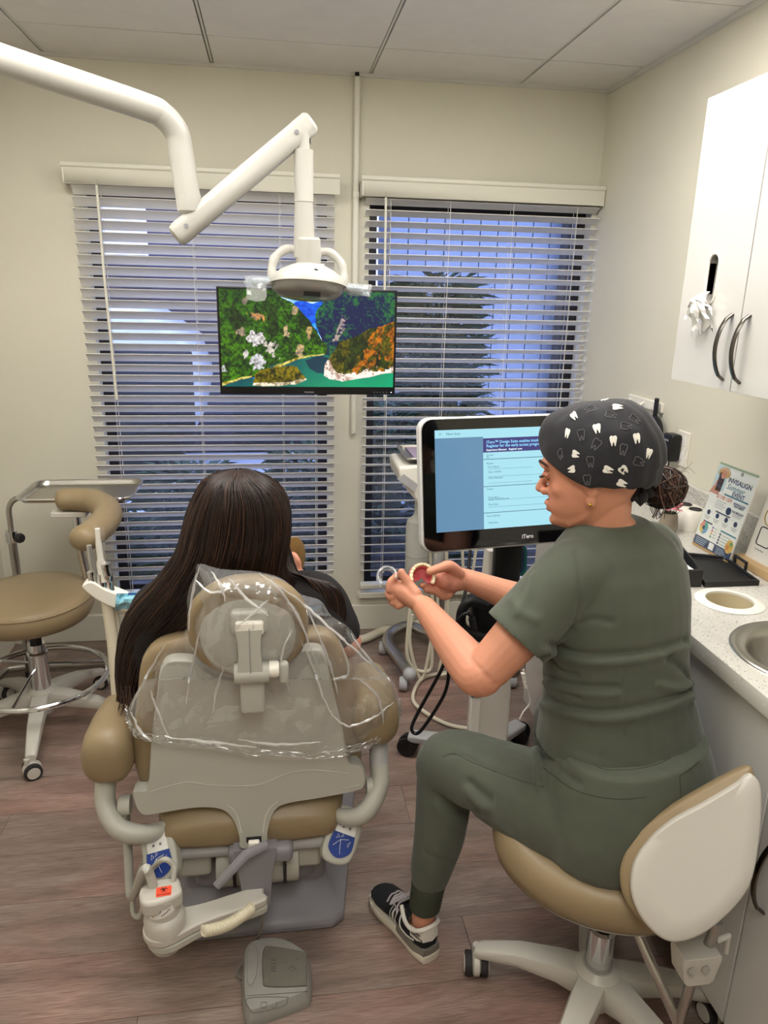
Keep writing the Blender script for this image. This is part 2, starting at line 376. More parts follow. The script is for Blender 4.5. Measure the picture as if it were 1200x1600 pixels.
# ------------------------------------------------------------------ blinds
M_slat = mat('blind_slat', '#eae8e6', .5, bump=.05, bscale=8, stretch=(.4, 30, 30))
M_cord = mat('blind_cord', '#e6e3dc', .7)
def blind(x0, x1, label, wand_dx, tau):
    cx = (x0+x1)/2; W = x1-x0; yc = YB-.034; t = thing('window_blind', label, 'blind', (cx, yc, .22), 0, 'faux wood window blinds')
    zt = 1.975
    # valance with a small crown, returns at both ends
    v = MB(); prof = [(-.045, -.035), (-.045, .022), (-.052, .026), (-.052, .040), (-.04, .040), (-.036, .02), (-.036, -.035)]
    v.loft([[V(x, y, zt-.22+z) for y, z in prof] for x in (-W/2-.022, W/2+.018 if x1 < 1 else W/2+.004)])
    v.box((-W/2-.018, -.01, zt-.22-.005), (.008, .07, .06)); part('valance', v, M_trim, t, smooth=0, bevel=.0015)
    part('head_rail', MB().box((0, .0, zt-.22+.0), (W-.01, .05, .04)), M_trim, t, smooth=0)
    # slat: crowned strip
    tau = math.radians(tau); s = MB(); n = 6; top = []; bot = []
    for i in range(n+1):
        u = -1+2*i/n; yy = u*.0255; zz = .0022*(1-u*u); c, sn = math.cos(-tau), math.sin(-tau)
        for lst, dz in ((top, .0014), (bot, -.0014)): lst.append((yy*c-(zz+dz)*sn, yy*sn+(zz+dz)*c))
    ring = top+bot[::-1]
    s.loft([[V(x, y, z) for y, z in ring] for x in (-W/2, W/2)]); me = s.mesh('slat', 50); me.materials.append(M_slat)
    z = zt-.22-.05; zs = []
    while z > .052: zs.append(z); z -= .0424
    for z in zs:
        o = bpy.data.objects.new('slat', me); COL.objects.link(o); o.parent = t; o.location = (0, 0, z)
    part('bottom_rail', MB().box((0, .004, .018), (W, .048, .022)), M_trim, t, bevel=.004)
    for i, fx in enumerate((-.40, -.06, .28, .42) if x1 < 1 else (-.40, -.15, .12, .40)):
        c = MB()
        for dy in (-.022, .022): c.tube([(fx*W, dy, zt-.23), (fx*W, dy, .02)], .0009, 6)
        c.tube([(fx*W+.006, 0, zt-.23), (fx*W+.006, 0, .02)], .0008, 6)
        part('ladder_cord', c, M_cord, t)
    wx = -W/2+wand_dx
    part('tilt_wand', MB().tube([(wx, -.058, zt-.26), (wx+.002, -.062, zt-.6), (wx+.012, -.064, zt-1.07)], .0052, 10), M_trim, t)
    part('wand_hook', MB().tube([(wx, -.03, zt-.235), (wx, -.058, zt-.245), (wx, -.058, zt-.27)], .002, 6), M_chrome, t)
    return t
blind(-.757, .257, 'wide white slatted window blind behind the patient and tray stand', .105, 38)
blind(.384, 1.386, 'white slatted window blind at the right, behind the scanner monitor', .075, 22)
# cable raceway on the wall between the windows
t = thing('cable_raceway', 'white vertical cable raceway on the wall strip between the windows', 'raceway', (.346, YB-.013, 1.25))
part('raceway_cover', MB().box((0, 0, .42), (.024, .025, 1.42)), M_trim, t, bevel=.007)
for z in (.70, .2): part('joint_clip', MB().box((0, -.001, z), (.027, .026, .022)), M_trim, t, bevel=.003)
part('cable_end', MB().tube([(0, 0, 1.12), (0, 0, 1.16)], .009, 10), M_black, t)

# ------------------------------------------------------------------ outdoors
gm = bpy.data.materials.new('mulch_ground'); gm.use_nodes = True; nt = gm.node_tree
n = nt.nodes.new('ShaderNodeTexNoise'); n.inputs['Scale'].default_value = 14; n.inputs['Detail'].default_value = 8
tcg = nt.nodes.new('ShaderNodeTexCoord'); nt.links.new(tcg.outputs['Object'], n.inputs['Vector'])
r = nt.nodes.new('ShaderNodeValToRGB'); r.color_ramp.elements[0].position = .38; r.color_ramp.elements[0].color = (*lin('#0e0f15'), 1); r.color_ramp.elements[1].position = .7; r.color_ramp.elements[1].color = (*lin('#33363f'), 1)
nt.links.new(n.outputs[0], r.inputs[0]); nt.links.new(r.outputs[0], nt.nodes['Principled BSDF'].inputs['Base Color']); nt.nodes['Principled BSDF'].inputs['Roughness'].default_value = .95
struct(part('ground', MB().box((1, 9.4, -.12), (24, 12, .04)), gm, smooth=0))
struct(part('walkway', MB().box((.2, 6.6, -.085), (12, 2.2, .03)), mat('concrete', '#c4ccdc', .8, var=.08, vscale=5), smooth=0))
M_siding = mat('metal_siding', '#949eb2', .5, var=.05, vscale=4); M_plum = mat('plum_stucco', '#4d4452', .9, var=.06, vscale=6)
def building(x0, x1, yb, label, fins, ht=3.0):
    t = thing('neighbour_building', label, 'building', ((x0+x1)/2, yb, -.1)); W = x1-x0
    if fins:
        k = 0; x = -W/2
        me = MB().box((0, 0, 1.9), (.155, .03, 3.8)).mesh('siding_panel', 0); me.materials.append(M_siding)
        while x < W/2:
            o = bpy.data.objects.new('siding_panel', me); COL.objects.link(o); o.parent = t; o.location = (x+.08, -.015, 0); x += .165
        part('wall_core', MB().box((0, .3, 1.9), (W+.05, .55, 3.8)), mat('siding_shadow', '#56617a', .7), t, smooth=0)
    else:
        part('wall_core', MB().box((0, .3, ht/2), (W, .6, ht)), M_plum, t, smooth=0)
        part('dark_door', MB().box((W*.05, -.01, .95), (W*.4, .04, 1.9)), mat('dark_door', '#232329', .5), t, smooth=0)
    return t
building(1.05, 2.55, 6.9, 'pale ribbed metal building wall seen through the right window', True)
building(2.70, 6.2, 6.6, 'plum stucco building at the right edge of the right window', False)
building(-1.2, 1.0, 7.9, 'plum stucco building with dark door seen left of the ribbed wall', False, 2.42)
building(-6.5, -1.0, 8.55, 'low plum building seen through the upper left window', False, 2.0)
c = thing('downspout', 'dark downspout pipe beside the ribbed metal wall', 'pipe', (2.62, 6.70, -.1))
part('pipe', MB().tube([(0, 0, 0), (0, 0, 3.6)], .045, 10), M_bronze, c)
part('bracket', MB().box((0, .04, 2.4), (.12, .05, .03)), M_bronze, c)
# shrubs: long leaves around a trunk
def leaf_mesh(n, cx, cy, h, rad, seed, ll=.2, lw=.016, up=.25, z0=.05):
    rs = random.Random(seed); b = MB()
    for i in range(n):
        z = z0+(h-z0)*rs.random()**.8; a = rs.random()*2*PI; rr = rad*math.sqrt(rs.random())*(1-.45*(z/h)**3)
        p = V(cx+rr*math.cos(a), cy+rr*math.sin(a), z); da = a+rs.uniform(-1, 1)
        d = V(math.cos(da), math.sin(da), up+rs.uniform(-.5, .7)).normalized(); sd = d.cross(V(0, 0, 1)).normalized(); L = ll*rs.uniform(.6, 1.3)
        q = p+d*L*.5; e = p+d*L-V(0, 0, L*.22)
        b.add([p, q+sd*lw, e, q-sd*lw], [(0, 1, 2), (0, 2, 3)])
    return b
M_leafA = mat('shrub_leaf', '#233d29', .5, var=.5, vscale=7); M_leafB = mat('hedge_leaf', '#203c27', .5, var=.6, vscale=6); M_bark = mat('bark', '#3b3029', .9)
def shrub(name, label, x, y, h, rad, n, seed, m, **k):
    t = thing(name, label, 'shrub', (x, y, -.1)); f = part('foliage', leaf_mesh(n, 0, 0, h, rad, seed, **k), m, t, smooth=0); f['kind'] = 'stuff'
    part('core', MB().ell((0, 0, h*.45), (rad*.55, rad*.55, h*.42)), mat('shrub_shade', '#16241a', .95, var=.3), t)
    s = MB(); rs = random.Random(seed)
    for i in range(4): s.tube([(rs.uniform(-.04, .04), rs.uniform(-.04, .04), 0), (rs.uniform(-.1, .1), rs.uniform(-.1, .1), h*.5), (rs.uniform(-rad, rad)*.6, rs.uniform(-rad, rad)*.6, h*.9)], [.02, .014, .005], 6)
    part('stem', s, M_bark, t)
shrub('oleander_shrub', 'tall dark oleander shrub seen in the middle of the right window', 1.12, 5.2, 1.75, .36, 2600, 3, M_leafA)
shrub('leafy_shrub', 'small loose shrub at the left edge of the right window', .74, 4.75, 1.0, .2, 350, 5, M_leafB, ll=.14)
for i, (x, y, h, r_) in enumerate(((-1.25, 4.3, .72, .36), (-.48, 4.2, .66, .36), (.20, 4.35, .72, .32))):
    shrub('hedge_shrub', 'bushy green hedge shrub behind the lower left window, %s' % ('leftmost of three', 'middle of three', 'rightmost of three')[i], x, y, h, r_, 1000, 11+i, M_leafB, ll=.15, lw=.02)
shrub('low_plant', 'low leafy plant on the dark mulch under the right window', .95, 4.05, .35, .12, 120, 21, M_leafB, ll=.16)
# made-up white van on the left, shaped to give bright strips between slats
t = thing('made_up_van', 'made-up white van shape giving the bright strips between blind slats at left', 'van', (-1.6, 6.2, -.1))
out = [(-2.2, .45), (.9, .45), (1.0, .9), (.9, 1.25), (.55, 1.50), (-2.2, 1.53)]
part('body', MB().prism(out, frame((0, .0, 0), (1, 0, 0), (0, -1, 0)), -1.5), mat('van_paint', '#f2f4f8', .3), t, smooth=0, bevel=.05)
for x in (-1.5, .5): part('wheel', MB().lathe([(.2, -.02), (.34, 0), (.34, .2), (.2, .22)], (x, -.05, .34), (0, 1, 0), 20), M_black, t)
part('lower_dark_panel', MB().box((-.6, -.01, .80), (3.1, .06, .80)), M_bronze, t, smooth=0, bevel=.04)  # dark cladding that leaves only the upper body as a bright strip
part('side_window', MB().box((-1.6, -.005, 1.38), (.7, .02, .2)), M_bronze, t, smooth=0, bevel=.02)
# ------------------------------------------------------------------ shared furniture bits
M_tan = mat('tan_vinyl', '#8d7b5e', .42, var=.03, vscale=12, bump=.06, bscale=220)
M_shell = mat('chair_shell', '#b4b3aa', .4)
M_grey = mat('chair_grey', '#858389', .45, var=.03, vscale=8)
M_lgrey = mat('light_grey', '#b0b0b2', .45)
M_rubber = mat('dark_rubber', '#2a2729', .7)
M_cream = mat('cream_hose', '#d9d2bd', .5)
M_ivory = mat('ivory_plastic', '#c0bcb3', .35)

def rbox_mb(c, size, r, M=None, n=4):
    """box with rounded vertical edges and a soft top and bottom"""
    x, y, z = size; out = []; k = min(r, z/2*.98)
    for i in range(n+1):
        a = PI/2*i/n; out.append((k*(1-math.sin(a)) , -z/2+k*(1-math.cos(a))))
    lev = out+[(d, -h) for d, h in out[::-1]]
    rings = []
    for d, h in lev:
        pts = [V(px, py, h) for px, py in rrect(x-2*d, y-2*d, max(r-d, .0015)+.0, 6)]
        rings.append([V(c)+((M @ p) if M is not None else p) for p in pts])
    return MB().loft(rings)
def caster(parent, x, y, yaw, rad=.028, mh=M_ivory, mw=M_rubber, zt=.075):
    h = MB(); d = V(math.cos(yaw), math.sin(yaw), 0); s = V(-d.y, d.x, 0); c = V(x, y, rad)
    h.tube([(x-d.x*.012, y-d.y*.012, zt+.012), (x-d.x*.012, y-d.y*.012, rad+.012)], .010, 10)
    h.lathe([(.0, -.011), (rad*.8, -.011), (rad*1.06, -.006), (rad*1.06, .006), (rad*.8, .011), (0, .011)], c+V(0, 0, .003), s, 20)
    p = part('caster', h, mh, parent)
    for k in (-1, 1):
        w = MB().lathe([(rad*.70, -.009), (rad, -.007), (rad, .007), (rad*.74, .009)], c+s*(k*.019), s, 24); wo = part('wheel', w, mw, p)
        part('wheel', MB().lathe([(0, -.0075), (rad*.74, -.0075), (rad*.72, .0105), (0, .0115)], c+s*(k*.019), s*k, 24), mh, p)
    return p
def star_base(t, angs, R, hubz, m, tipz=.075, w0=.034, w1=.020):
    for a in angs:
        a = math.radians(a); d = V(math.cos(a), math.sin(a), 0); s = V(-d.y, d.x, 0); rings = []
        for u, w, zt, th in ((.0, w0, hubz, .07), (.22, w0*.95, hubz-.004, .05), (.6, (w0+w1)/2, (hubz+tipz)/2+.012, .035), (.95, w1, tipz+.014, .028), (1.0, w1*.85, tipz+.008, .022)):
            p = d*(R*u+.03*(1-u))
            rings.append([p+s*(w*k)+V(0, 0, zt-dz) for k, dz in ((-.75, th), (-1, th*.5), (-.8, .003), (-.3, 0), (.3, 0), (.8, .003), (1, th*.5), (.75, th))])
        part('leg', MB().loft(rings), m, t, smooth=50)
        caster(t, d.x*R*.99, d.y*R*.99, a+1.9, zt=tipz-.015, mh=m)
    part('hub', MB().lathe([(.0, hubz-.085), (.042, hubz-.085), (.05, hubz-.03), (.05, hubz), (.034, hubz+.012), (0, hubz+.012)], seg=28), m, t)

# ------------------------------------------------------------------ dental chair
CX = -.073
dc = thing('dental_chair', 'cream and tan dental chair the long-haired patient sits in', 'dental chair', (CX, 1.85, 0))
def wpart(name, mb, m, parent=dc, **k): return part(name, mb, m, parent, world=True, **k)
# base
b = MB(); lv = []
for z, f in ((0, 1.0), (.022, 1.0), (.028, .985), (.034, .95), (.085, .80)):
    o = [(-.195, 1.495), (.195, 1.495), (.225, 1.52), (.31, 2.05), (.27, 2.35), (-.27, 2.35), (-.31, 2.05), (-.225, 1.52)]
    cy = 1.9; lv.append([V(CX+x*f, cy+(y-cy)*f, z) for x, y in o])
b.loft(lv); wpart('base_plate', b, M_grey, smooth=30, bevel=.006)
wpart('base_cover', rbox_mb((CX+.02, 1.76, .085), (.33, .36, .11), .03), M_grey)
b = rbox_mb((CX-.0, 1.66, .155), (.30, .22, .09), .02); wpart('lift_housing', b, M_grey)
for x in (-.155, .11): wpart('housing_cap', rbox_mb((CX+x, 1.55, .245), (.11, .12, .085), .012), M_shell)
wpart('lift_drum', MB().lathe([(.05, -.1), (.062, -.098), (.062, .098), (.05, .1)], (CX+.01, 1.53, .215), (1, 0, 0), 24), M_shell)
for x in (-.045, .075): wpart('drum_ring', MB().lathe([(.05, -.004), (.066, -.004), (.066, .004), (.05, .004)], (CX+x, 1.53, .215), (1, 0, 0), 24), M_rubber)
b = MB(); b.loft([[V(CX+.008+x*w, 1.445+y, z) for x, y in rrect(1, .05, .012, 3)] for z, w in ((.165, .052), (.172, .064), (.24, .074), (.315, .095), (.33, .1))]); wpart('front_strut', b, M_grey)
b = rbox_mb((CX, 1.655, .292), (.38, .38, .05), .024); wpart('seat_frame', b, M_lgrey)
b = rbox_mb((CX+.02, 1.45, .300), (.15, .05, .045), .014); wpart('latch_block', b, M_grey)
wpart('release_lever', MB().tube([at(417, 1320, Y=1.42), at(385, 1335, Y=1.39), at(338, 1385, Y=1.37)], [.011, .012, .010], 10, flat=(.6, (0, -1, .3))), M_grey)
# seat cushion with a notch at the back, two bulges
b = MB(); rings = []
for y, hw, z0, z1 in ((1.450, .17, .328, .374), (1.456, .197, .316, .386), (1.50, .215, .312, .41), (1.6, .235, .35, .455), (1.9, .25, .355, .45), (2.25, .22, .36, .45), (2.32, .2, .37, .44)):
    pts = []
    for k in range(28):
        a = 2*PI*k/28; c, s = math.cos(a), math.sin(a); X = hw*math.copysign(abs(c)**.45, c); Z = (z0+z1)/2+(z1-z0)/2*math.copysign(abs(s)**.6, s)
        pts.append(V(CX+X, y, Z))
    rings.append(pts)
b.loft(rings); wpart('seat_cushion', b, M_tan, smooth=60)
b = MB(); b.loft([[V(CX+hw*math.copysign(abs(math.cos(a))**.5, math.cos(a)), y, zc+h*math.copysign(abs(math.sin(a))**.6, math.sin(a))) for a in [2*PI*k/24 for k in range(24)]] for y, hw, zc, h in ((2.30, .17, .40, .03), (2.33, .2, .40, .04), (2.6, .19, .37, .04), (2.85, .16, .34, .04), (2.9, .12, .34, .025))])
wpart('leg_rest', b, M_tan, smooth=60)
# yoke arms carrying the armrests
for s in (-1, 1):
    xo = -.328 if s < 0 else .305
    path = crom([(CX+s*.185, 1.50, .350), (CX+s*.235, 1.462, .362), (CX+(xo*.9), 1.46, .385), (CX+xo, 1.49, .43), (CX+xo*1.005, 1.52, .475)], 6)
    wpart('yoke_arm', MB().tube(path, [.016+.007*min(1, i/10) for i in range(len(path))], 16, flat=(1.25, (0, -.6, .8))), M_shell)
    wpart('arm_joint', MB().tube([(CX+xo*1.005, 1.515, .468), (CX+xo*1.01, 1.53, .50), (CX+xo*1.005, 1.55, .54)], [.0225, .0235, .022], 16, flat=(1.25, (0, -.6, .8))), M_lgrey)
    zc = .552 if s < 0 else .605
    b = MB(); rings = []
    for y, k in ((1.463, .35), (1.47, .7), (1.485, .93), (1.52, 1.0), (1.60, .97), (1.67, .85), (1.70, .6), (1.71, .2)):
        rings.append([V(CX+xo*1.0-s*.012+.058*k*math.copysign(abs(math.cos(a))**.8, math.cos(a)), y, zc+.068*k*math.copysign(abs(math.sin(a))**.8, math.sin(a))) for a in [2*PI*i/24 for i in range(24)]])
    b.loft(rings); wpart('armrest', b, M_tan, smooth=60)
    wpart('pivot_cap', MB().lathe([(.0, -.014), (.022, -.014), (.024, .0), (.02, .012), (0, .012)], (CX+s*.287, 1.49, .425), (s, 0, 0), 20), M_shell)
# backrest cushion
def outline(pts, Y): return [at(x, y, Y=Y) for x, y in pts]
SH = crom([(262, 1033), (285, 1031), (303, 1034), (318, 1047), (338, 1058), (360, 1063), (400, 1062), (428, 1053), (448, 1036), (465, 1020), (485, 1014), (502, 1017), (510, 1032), (520, 1080), (535, 1140), (543, 1180), (549, 1194), (562, 1196), (571, 1208), (570, 1228), (556, 1236), (500, 1247), (452, 1255), (432, 1264), (422, 1284), (417, 1310), (416, 1322), (378, 1326), (374, 1308), (366, 1284), (352, 1268), (330, 1262), (296, 1263), (240, 1272), (222, 1273), (212, 1262), (207, 1240), (214, 1237), (226, 1236), (232, 1220), (236, 1160), (244, 1090), (250, 1048)], 4, closed=True)
ys = 1.475
def shellY(z): return ys-.004-.56*max(0, .43-z)-.05*max(0, z-.6)
def on_shell(x, y):
    p = at(x, y, Y=ys)
    for _ in range(6): p = at(x, y, Y=shellY(p.z))
    return p
P = [on_shell(x, y) for x, y in SH]
b = MB(); n = len(P); cxs = sum((p.x for p in P))/n; czs = sum((p.z for p in P))/n
def ring_at(k, dy): return [V(cxs+(p.x-cxs)*k, shellY(p.z)+dy, czs+(p.z-czs)*k) for p in P]
b.loft([ring_at(.99, .035), ring_at(1, .03), ring_at(1, .004), ring_at(.993, 0), ring_at(.985, -.002)], cap=True)
wpart('back_shell', b, M_shell, smooth=40)
# raised wave line moulded into the shell
wv = crom([(236, 1236), (290, 1222), (330, 1226), (400, 1226), (450, 1208), (490, 1203), (545, 1208)], 8)
W3 = [on_shell(x, y) for x, y in wv]
wpart('moulded_ridge', MB().tube([V(p.x, shellY(p.z)-.0012, p.z) for p in W3], .0022, 8), M_shell)
wv = crom([(215, 1262), (260, 1262), (330, 1254), (356, 1258), (370, 1272), (378, 1300)], 8)
wpart('moulded_ridge', MB().tube([V(p.x, shellY(p.z)-.0012, p.z) for p in [on_shell(x, y) for x, y in wv]], .0025, 8), M_shell)
wv = crom([(562, 1226), (500, 1238), (450, 1246), (428, 1256), (415, 1275), (411, 1300)], 8)
wpart('moulded_ridge', MB().tube([V(p.x, shellY(p.z)-.0012, p.z) for p in [on_shell(x, y) for x, y in wv]], .0025, 8), M_shell)
lt = on_shell(397, 1315); lty = shellY(lt.z)
wpart('latch_button', rbox_mb((lt.x, lty-.006, lt.z), (.026, .014, .018), .004), M_white)
wpart('latch_recess', MB().box((lt.x, lty+.002, lt.z), (.034, .01, .024)), M_dark)
UP = crom([(215, 1085), (222, 1030), (245, 1004), (290, 992), (320, 985), (345, 1000), (360, 1045), (400, 1048), (425, 1040), (445, 1000), (470, 988), (505, 985), (528, 1000), (548, 1040), (562, 1100), (566, 1150), (556, 1200), (500, 1215), (300, 1230), (240, 1235), (215, 1205), (208, 1150)], 4, closed=True)
P2 = [at(x, y, Y=1.53) for x, y in UP]; n2 = len(P2); c2 = sum(P2, V(0, 0, 0))/n2
b = MB(); b.loft([[V(c2.x+(p.x-c2.x)*k, yy+.04*max(0, p.z-.7), c2.z+(p.z-c2.z)*k) for p in P2] for k, yy in ((.90, 1.505), (.97, 1.508), (.995, 1.52), (1, 1.535), (.99, 1.555), (.95, 1.572), (.85, 1.58))])
wpart('back_cushion', b, M_tan, smooth=70)
# headrest
hc = V(-.064, 1.452, .885)
b = MB(); rings = []
for y, k in ((-.028, .80), (-.03, .90), (-.018, .985), (.0, 1.0), (.02, .96), (.034, .86), (.04, .6)):
    rings.append([hc+V(.127*k*math.cos(a)*(1+.0*math.sin(a)), y-.05*max(0, math.sin(a))*.3, .118*k*math.copysign(abs(math.sin(a))**.85, math.sin(a))) for a in [2*PI*i/36 for i in range(36)]])
b.loft(rings); wpart('headrest_cushion', b, M_tan, smooth=70)
b = MB(); b.loft([[hc+V(.100*k*math.cos(a), y, -.012+.096*k*math.copysign(abs(math.sin(a))**.9, math.sin(a))) for a in [2*PI*i/32 for i in range(32)]] for y, k in ((-.026, 1.0), (-.034, .98), (-.040, .88), (-.041, .5))])
hb = wpart('headrest_back', b, M_shell, smooth=60)
hy = hc.y-.046
wpart('bracket_socket', rbox_mb((hc.x+.004, hy-.004, .915), (.074, .03, .05), .008), M_shell)
wpart('bracket_socket', rbox_mb((hc.x+.004, hy-.016, .907), (.058, .026, .030), .006), M_white)
b = MB(); b.loft([[V(hc.x+.003+x*w, hy-.016+y, z) for x, y in rrect(1, .03, .01, 3)] for z, w in ((.79, .046), (.815, .052), (.85, .045), (.885, .048), (.905, .056))]); wpart('bracket_link', b, M_shell)
wpart('link_seam', MB().box((hc.x+.004, hy-.0315, .85), (.0016, .0012, .12)), M_grey, smooth=0)
wpart('bracket_joint', MB().lathe([(.0, -.036), (.02, -.036), (.022, -.03), (.022, .03), (.02, .036), (0, .036)], (hc.x+.006, hy-.012, .80), (1, 0, 0), 24), M_shell)
wpart('bracket_knob', MB().lathe([(.0, 0), (.017, 0), (.018, .012), (.016, .02), (0, .022)], (hc.x+.042, hy-.012, .806), (1, 0, 0), 20), M_white)
wpart('knob_lever', rbox_mb((hc.x+.072, hy-.008, .796), (.02, .02, .05), .008), M_shell)
wpart('bracket_post', rbox_mb((hc.x+.006, hy+.0, .755), (.052, .022, .11), .008), M_shell)
# control pads with blue decal
M_blue = mat('decal_blue', '#26418f', .35); M_decal = mat('decal_white', '#e9e8e6', .4)
def control_pad(px, py, Y, tilt, nrm):
    c = at(px, py, Y=Y); M = frame(c, (math.cos(tilt), -.1, math.sin(tilt)), nrm) @ Matrix.Scale(1.2, 4)
    out = crom([(-.030, -.045), (0, -.055), (.030, -.04), (.034, .01), (.026, .048), (0, .056), (-.026, .05), (-.034, .0)], 5, closed=True)
    p = wpart('control_pad', MB().prism([tuple(q) for q in out], M @ Matrix.Translation((0, 0, -.03)), .03), M_shell, bevel=.007, bseg=3)
    f = crom([(-.020, .0), (-.016, .04), (.0, .046), (.018, .04), (.022, .0)], 5)
    part('decal', MB().prism([tuple(q) for q in f], M @ Matrix.Translation((0, 0, .0)), .0012), M_decal, p, world=True, smooth=0)
    f = crom([(-.022, .004), (-.0235, -.028), (0, -.042), (.0235, -.026), (.023, .004)], 5)
    part('decal', MB().prism([tuple(q) for q in f], M @ Matrix.Translation((0, 0, .0)), .0018), M_blue, p, world=True, smooth=0)
    k = MB()
    for x, y in ((-.007, .03), (.008, .031), (-.006, .016), (.008, .016)): k.box(M @ V(x, y, .0015), (.005, .003, .005))
    part('print', k, M_grey, p, world=True, smooth=0)
    k = MB(); h = .0022
    for pts in ([(-.016, -.022), (-.004, -.008), (.012, -.004)], [(-.004, -.008), (.0, -.026), (.003, -.034)], [(-.008, -.004), (-.012, .001), (-.014, -.008), (-.008, -.004)], [(.0, .0), (-.003, .003), (-.005, -.004), (.0, 0)], [(.012, -.012), (.017, -.006), (.014, -.018), (.012, -.012)]):
        k.tube([M @ V(x, y, h) for x, y in pts], .0006, 5)
    part('print', k, M_decal, p, world=True)
control_pad(537, 1306, 1.46, -.42, (.18, -.85, .6))
control_pad(247, 1334, 1.44, .32, (-.15, -.8, .6))

# ------------------------------------------------------------------ suction canister on its swing arm
sc = thing('suction_canister', 'cream suction canister with red biohazard sticker on low swing arm', 'canister', (-.28, 1.33, .12))
def spart(name, mb, m, parent=sc, **k): return part(name, mb, m, parent, world=True, **k)
A = at(392, 1398, Y=1.40); B = at(258, 1442, Z=A.z)
arm = MB(); d = (B-A); d.z = 0; L = d.length; d.normalize(); sd = V(-d.y, d.x, 0)
out = [(-.022, -.024), (-.03, 0), (-.022, .024), (L*.6, .028), (L, .044), (L+.036, .030), (L+.048, 0), (L+.036, -.030), (L, -.044), (L*.6, -.028)]
out = [tuple(q) for q in crom(out, 4, closed=True)]
for z, th, k in ((A.z-.004, .02, 1), (A.z-.026, .02, .97)):
    Ma = Matrix(((d.x, sd.x, 0, A.x), (d.y, sd.y, 0, A.y), (0, 0, 1, z-.02), (0, 0, 0, 1)))
    spart('swing_arm', MB().prism([(x*k if x > 0 else x, y*k) for x, y in out], Ma, th), M_ivory if k == 1 else M_shell, bevel=.004)
Bz = A.z-.004
c0 = V(B.x, B.y, Bz)
spart('arm_foot', MB().lathe([(0, -.068), (.022, -.068), (.032, -.058), (.040, -.04), (.041, -.02)], c0, seg=28), M_shell)
spart('canister_body', MB().lathe([(.0, -.004), (.0445, -.004), (.0445, .024), (.040, .034), (.0345, .038), (.0345, .085), (0, .085)], c0, seg=36), M_ivory)
Mc = frame(c0+V(0, 0, .085), (d.x, d.y, 0), (0, 0, 1)) @ Matrix.Scale(.78, 4)
out = crom([(-.045, -.03), (0, -.043), (.05, -.035), (.062, 0), (.05, .035), (0, .043), (-.045, .03), (-.05, 0)], 5, closed=True)
spart('canister_lid', MB().prism([tuple(q) for q in out], Mc @ Matrix.Translation((0, 0, -.035)), .05), M_ivory, bevel=.008, bseg=3)
st = c0+V(.004, -.008, .0972)
dx = (CR-V(0, 0, CR.z)).normalized()
Ms = frame(st, dx, (0, 0, 1)); Ms = Ms @ Matrix.Rotation(.25, 4, 'Z') @ Matrix.Scale(.8, 4)
M_red = mat('sticker_red', '#f0563a', .4); M_ink = mat('print_black', '#17130f', .6)
spart('sticker', MB().prism(rrect(.04, .034, .003), Ms, .0006), M_red, smooth=0)
k = MB()
for a in (90, 210, 330):
    ca, sa = math.cos(math.radians(a)), math.sin(math.radians(a)); q = [(ca*.0055+.005*math.cos(t), .006+sa*.0055+.005*math.sin(t)) for t in [math.radians(a+40+280*i/12) for i in range(13)]]
    k.tube([Ms @ V(x, y, .0009) for x, y in q], .0007, 5)
k.tube([Ms @ V(.0035*math.cos(t), .006+.0035*math.sin(t), .0009) for t in [2*PI*i/10 for i in range(10)]], .0006, 5, closed=True)
spart('sticker_print', k, M_ink)
spart('sticker_print', text_mb('BIOHAZARD', .006, Ms @ Matrix.Translation((0, -.011, .0008)), .0003, True), M_ink)
# paper label wrapped round the neck, facing the room
lb = MB(); rr = .0351; P = []
for i in range(13):
    a = math.radians(-140+100*i/12); P.append([c0+V(rr*math.cos(a), rr*math.sin(a), .042+.018*(i/12)), c0+V(rr*math.cos(a), rr*math.sin(a), .066+.010*(i/12))])
lb.grid(P, 13, 2); spart('label', lb, M_decal)
k = MB(); kk = {'#c8362c': (0, .004), '#2d4da0': (-.004, 0), '#e2c33a': (.004, 0), '#f2f2f2': (0, -.004)}
a = math.radians(-128); c1 = c0+V(.0357*math.cos(a), .0357*math.sin(a), .055); Mk = frame(c1, (-math.sin(a), math.cos(a), .15), (math.cos(a), math.sin(a), 0))
for h, (x, y) in kk.items():
    spart('hazard_diamond', MB().prism([(x, y-.004), (x+.004, y), (x, y+.004), (x-.004, y)], Mk, .0004), mat('haz'+h, h, .5), smooth=0)
k = MB()
for j, (a, z) in enumerate(((-108, .062), (-100, .067), (-90, .058), (-80, .062), (-70, .067))):
    a0 = math.radians(a); k.tube([c0+V(.0357*math.cos(a0+t), .0357*math.sin(a0+t), z+.002*t*10) for t in (0, .1, .2)], .0007, 5)
spart('label_print', k, M_ink)
# hose elbow and corrugated line
e0 = at(225, 1360, Y=1.36)
spart('suction_hose', MB().tube(crom([c0+V(-.02, .01, .09), c0+V(-.028, .016, .125), e0, at(205, 1400, Y=1.45), at(200, 1330, Y=1.5), at(196, 1260, Y=1.58)], 8), .0105, 12), M_shell)
spart('thin_hose', MB().tube(crom([c0+V(.02, .02, .095), c0+V(.02, .035, .125), c0+V(-.01, .045, .13), at(212, 1395, Y=1.48), at(208, 1425, Y=1.47), at(218, 1432, Y=1.46), at(224, 1405, Y=1.47), at(217, 1370, Y=1.5), at(228, 1338, Y=1.52)], 8), .006, 10), M_shell)
co = MB(); q0 = at(318, 1455, Y=1.285); q1 = at(394, 1418, Y=1.35)
for i in range(26):
    u = i/25; p = q0.lerp(q1, u)+V(0, 0, -.014*math.sin(PI*u)); co.lathe([(.011, -.0014), (.0135, 0), (.011, .0014)], p, (q1-q0), 14)
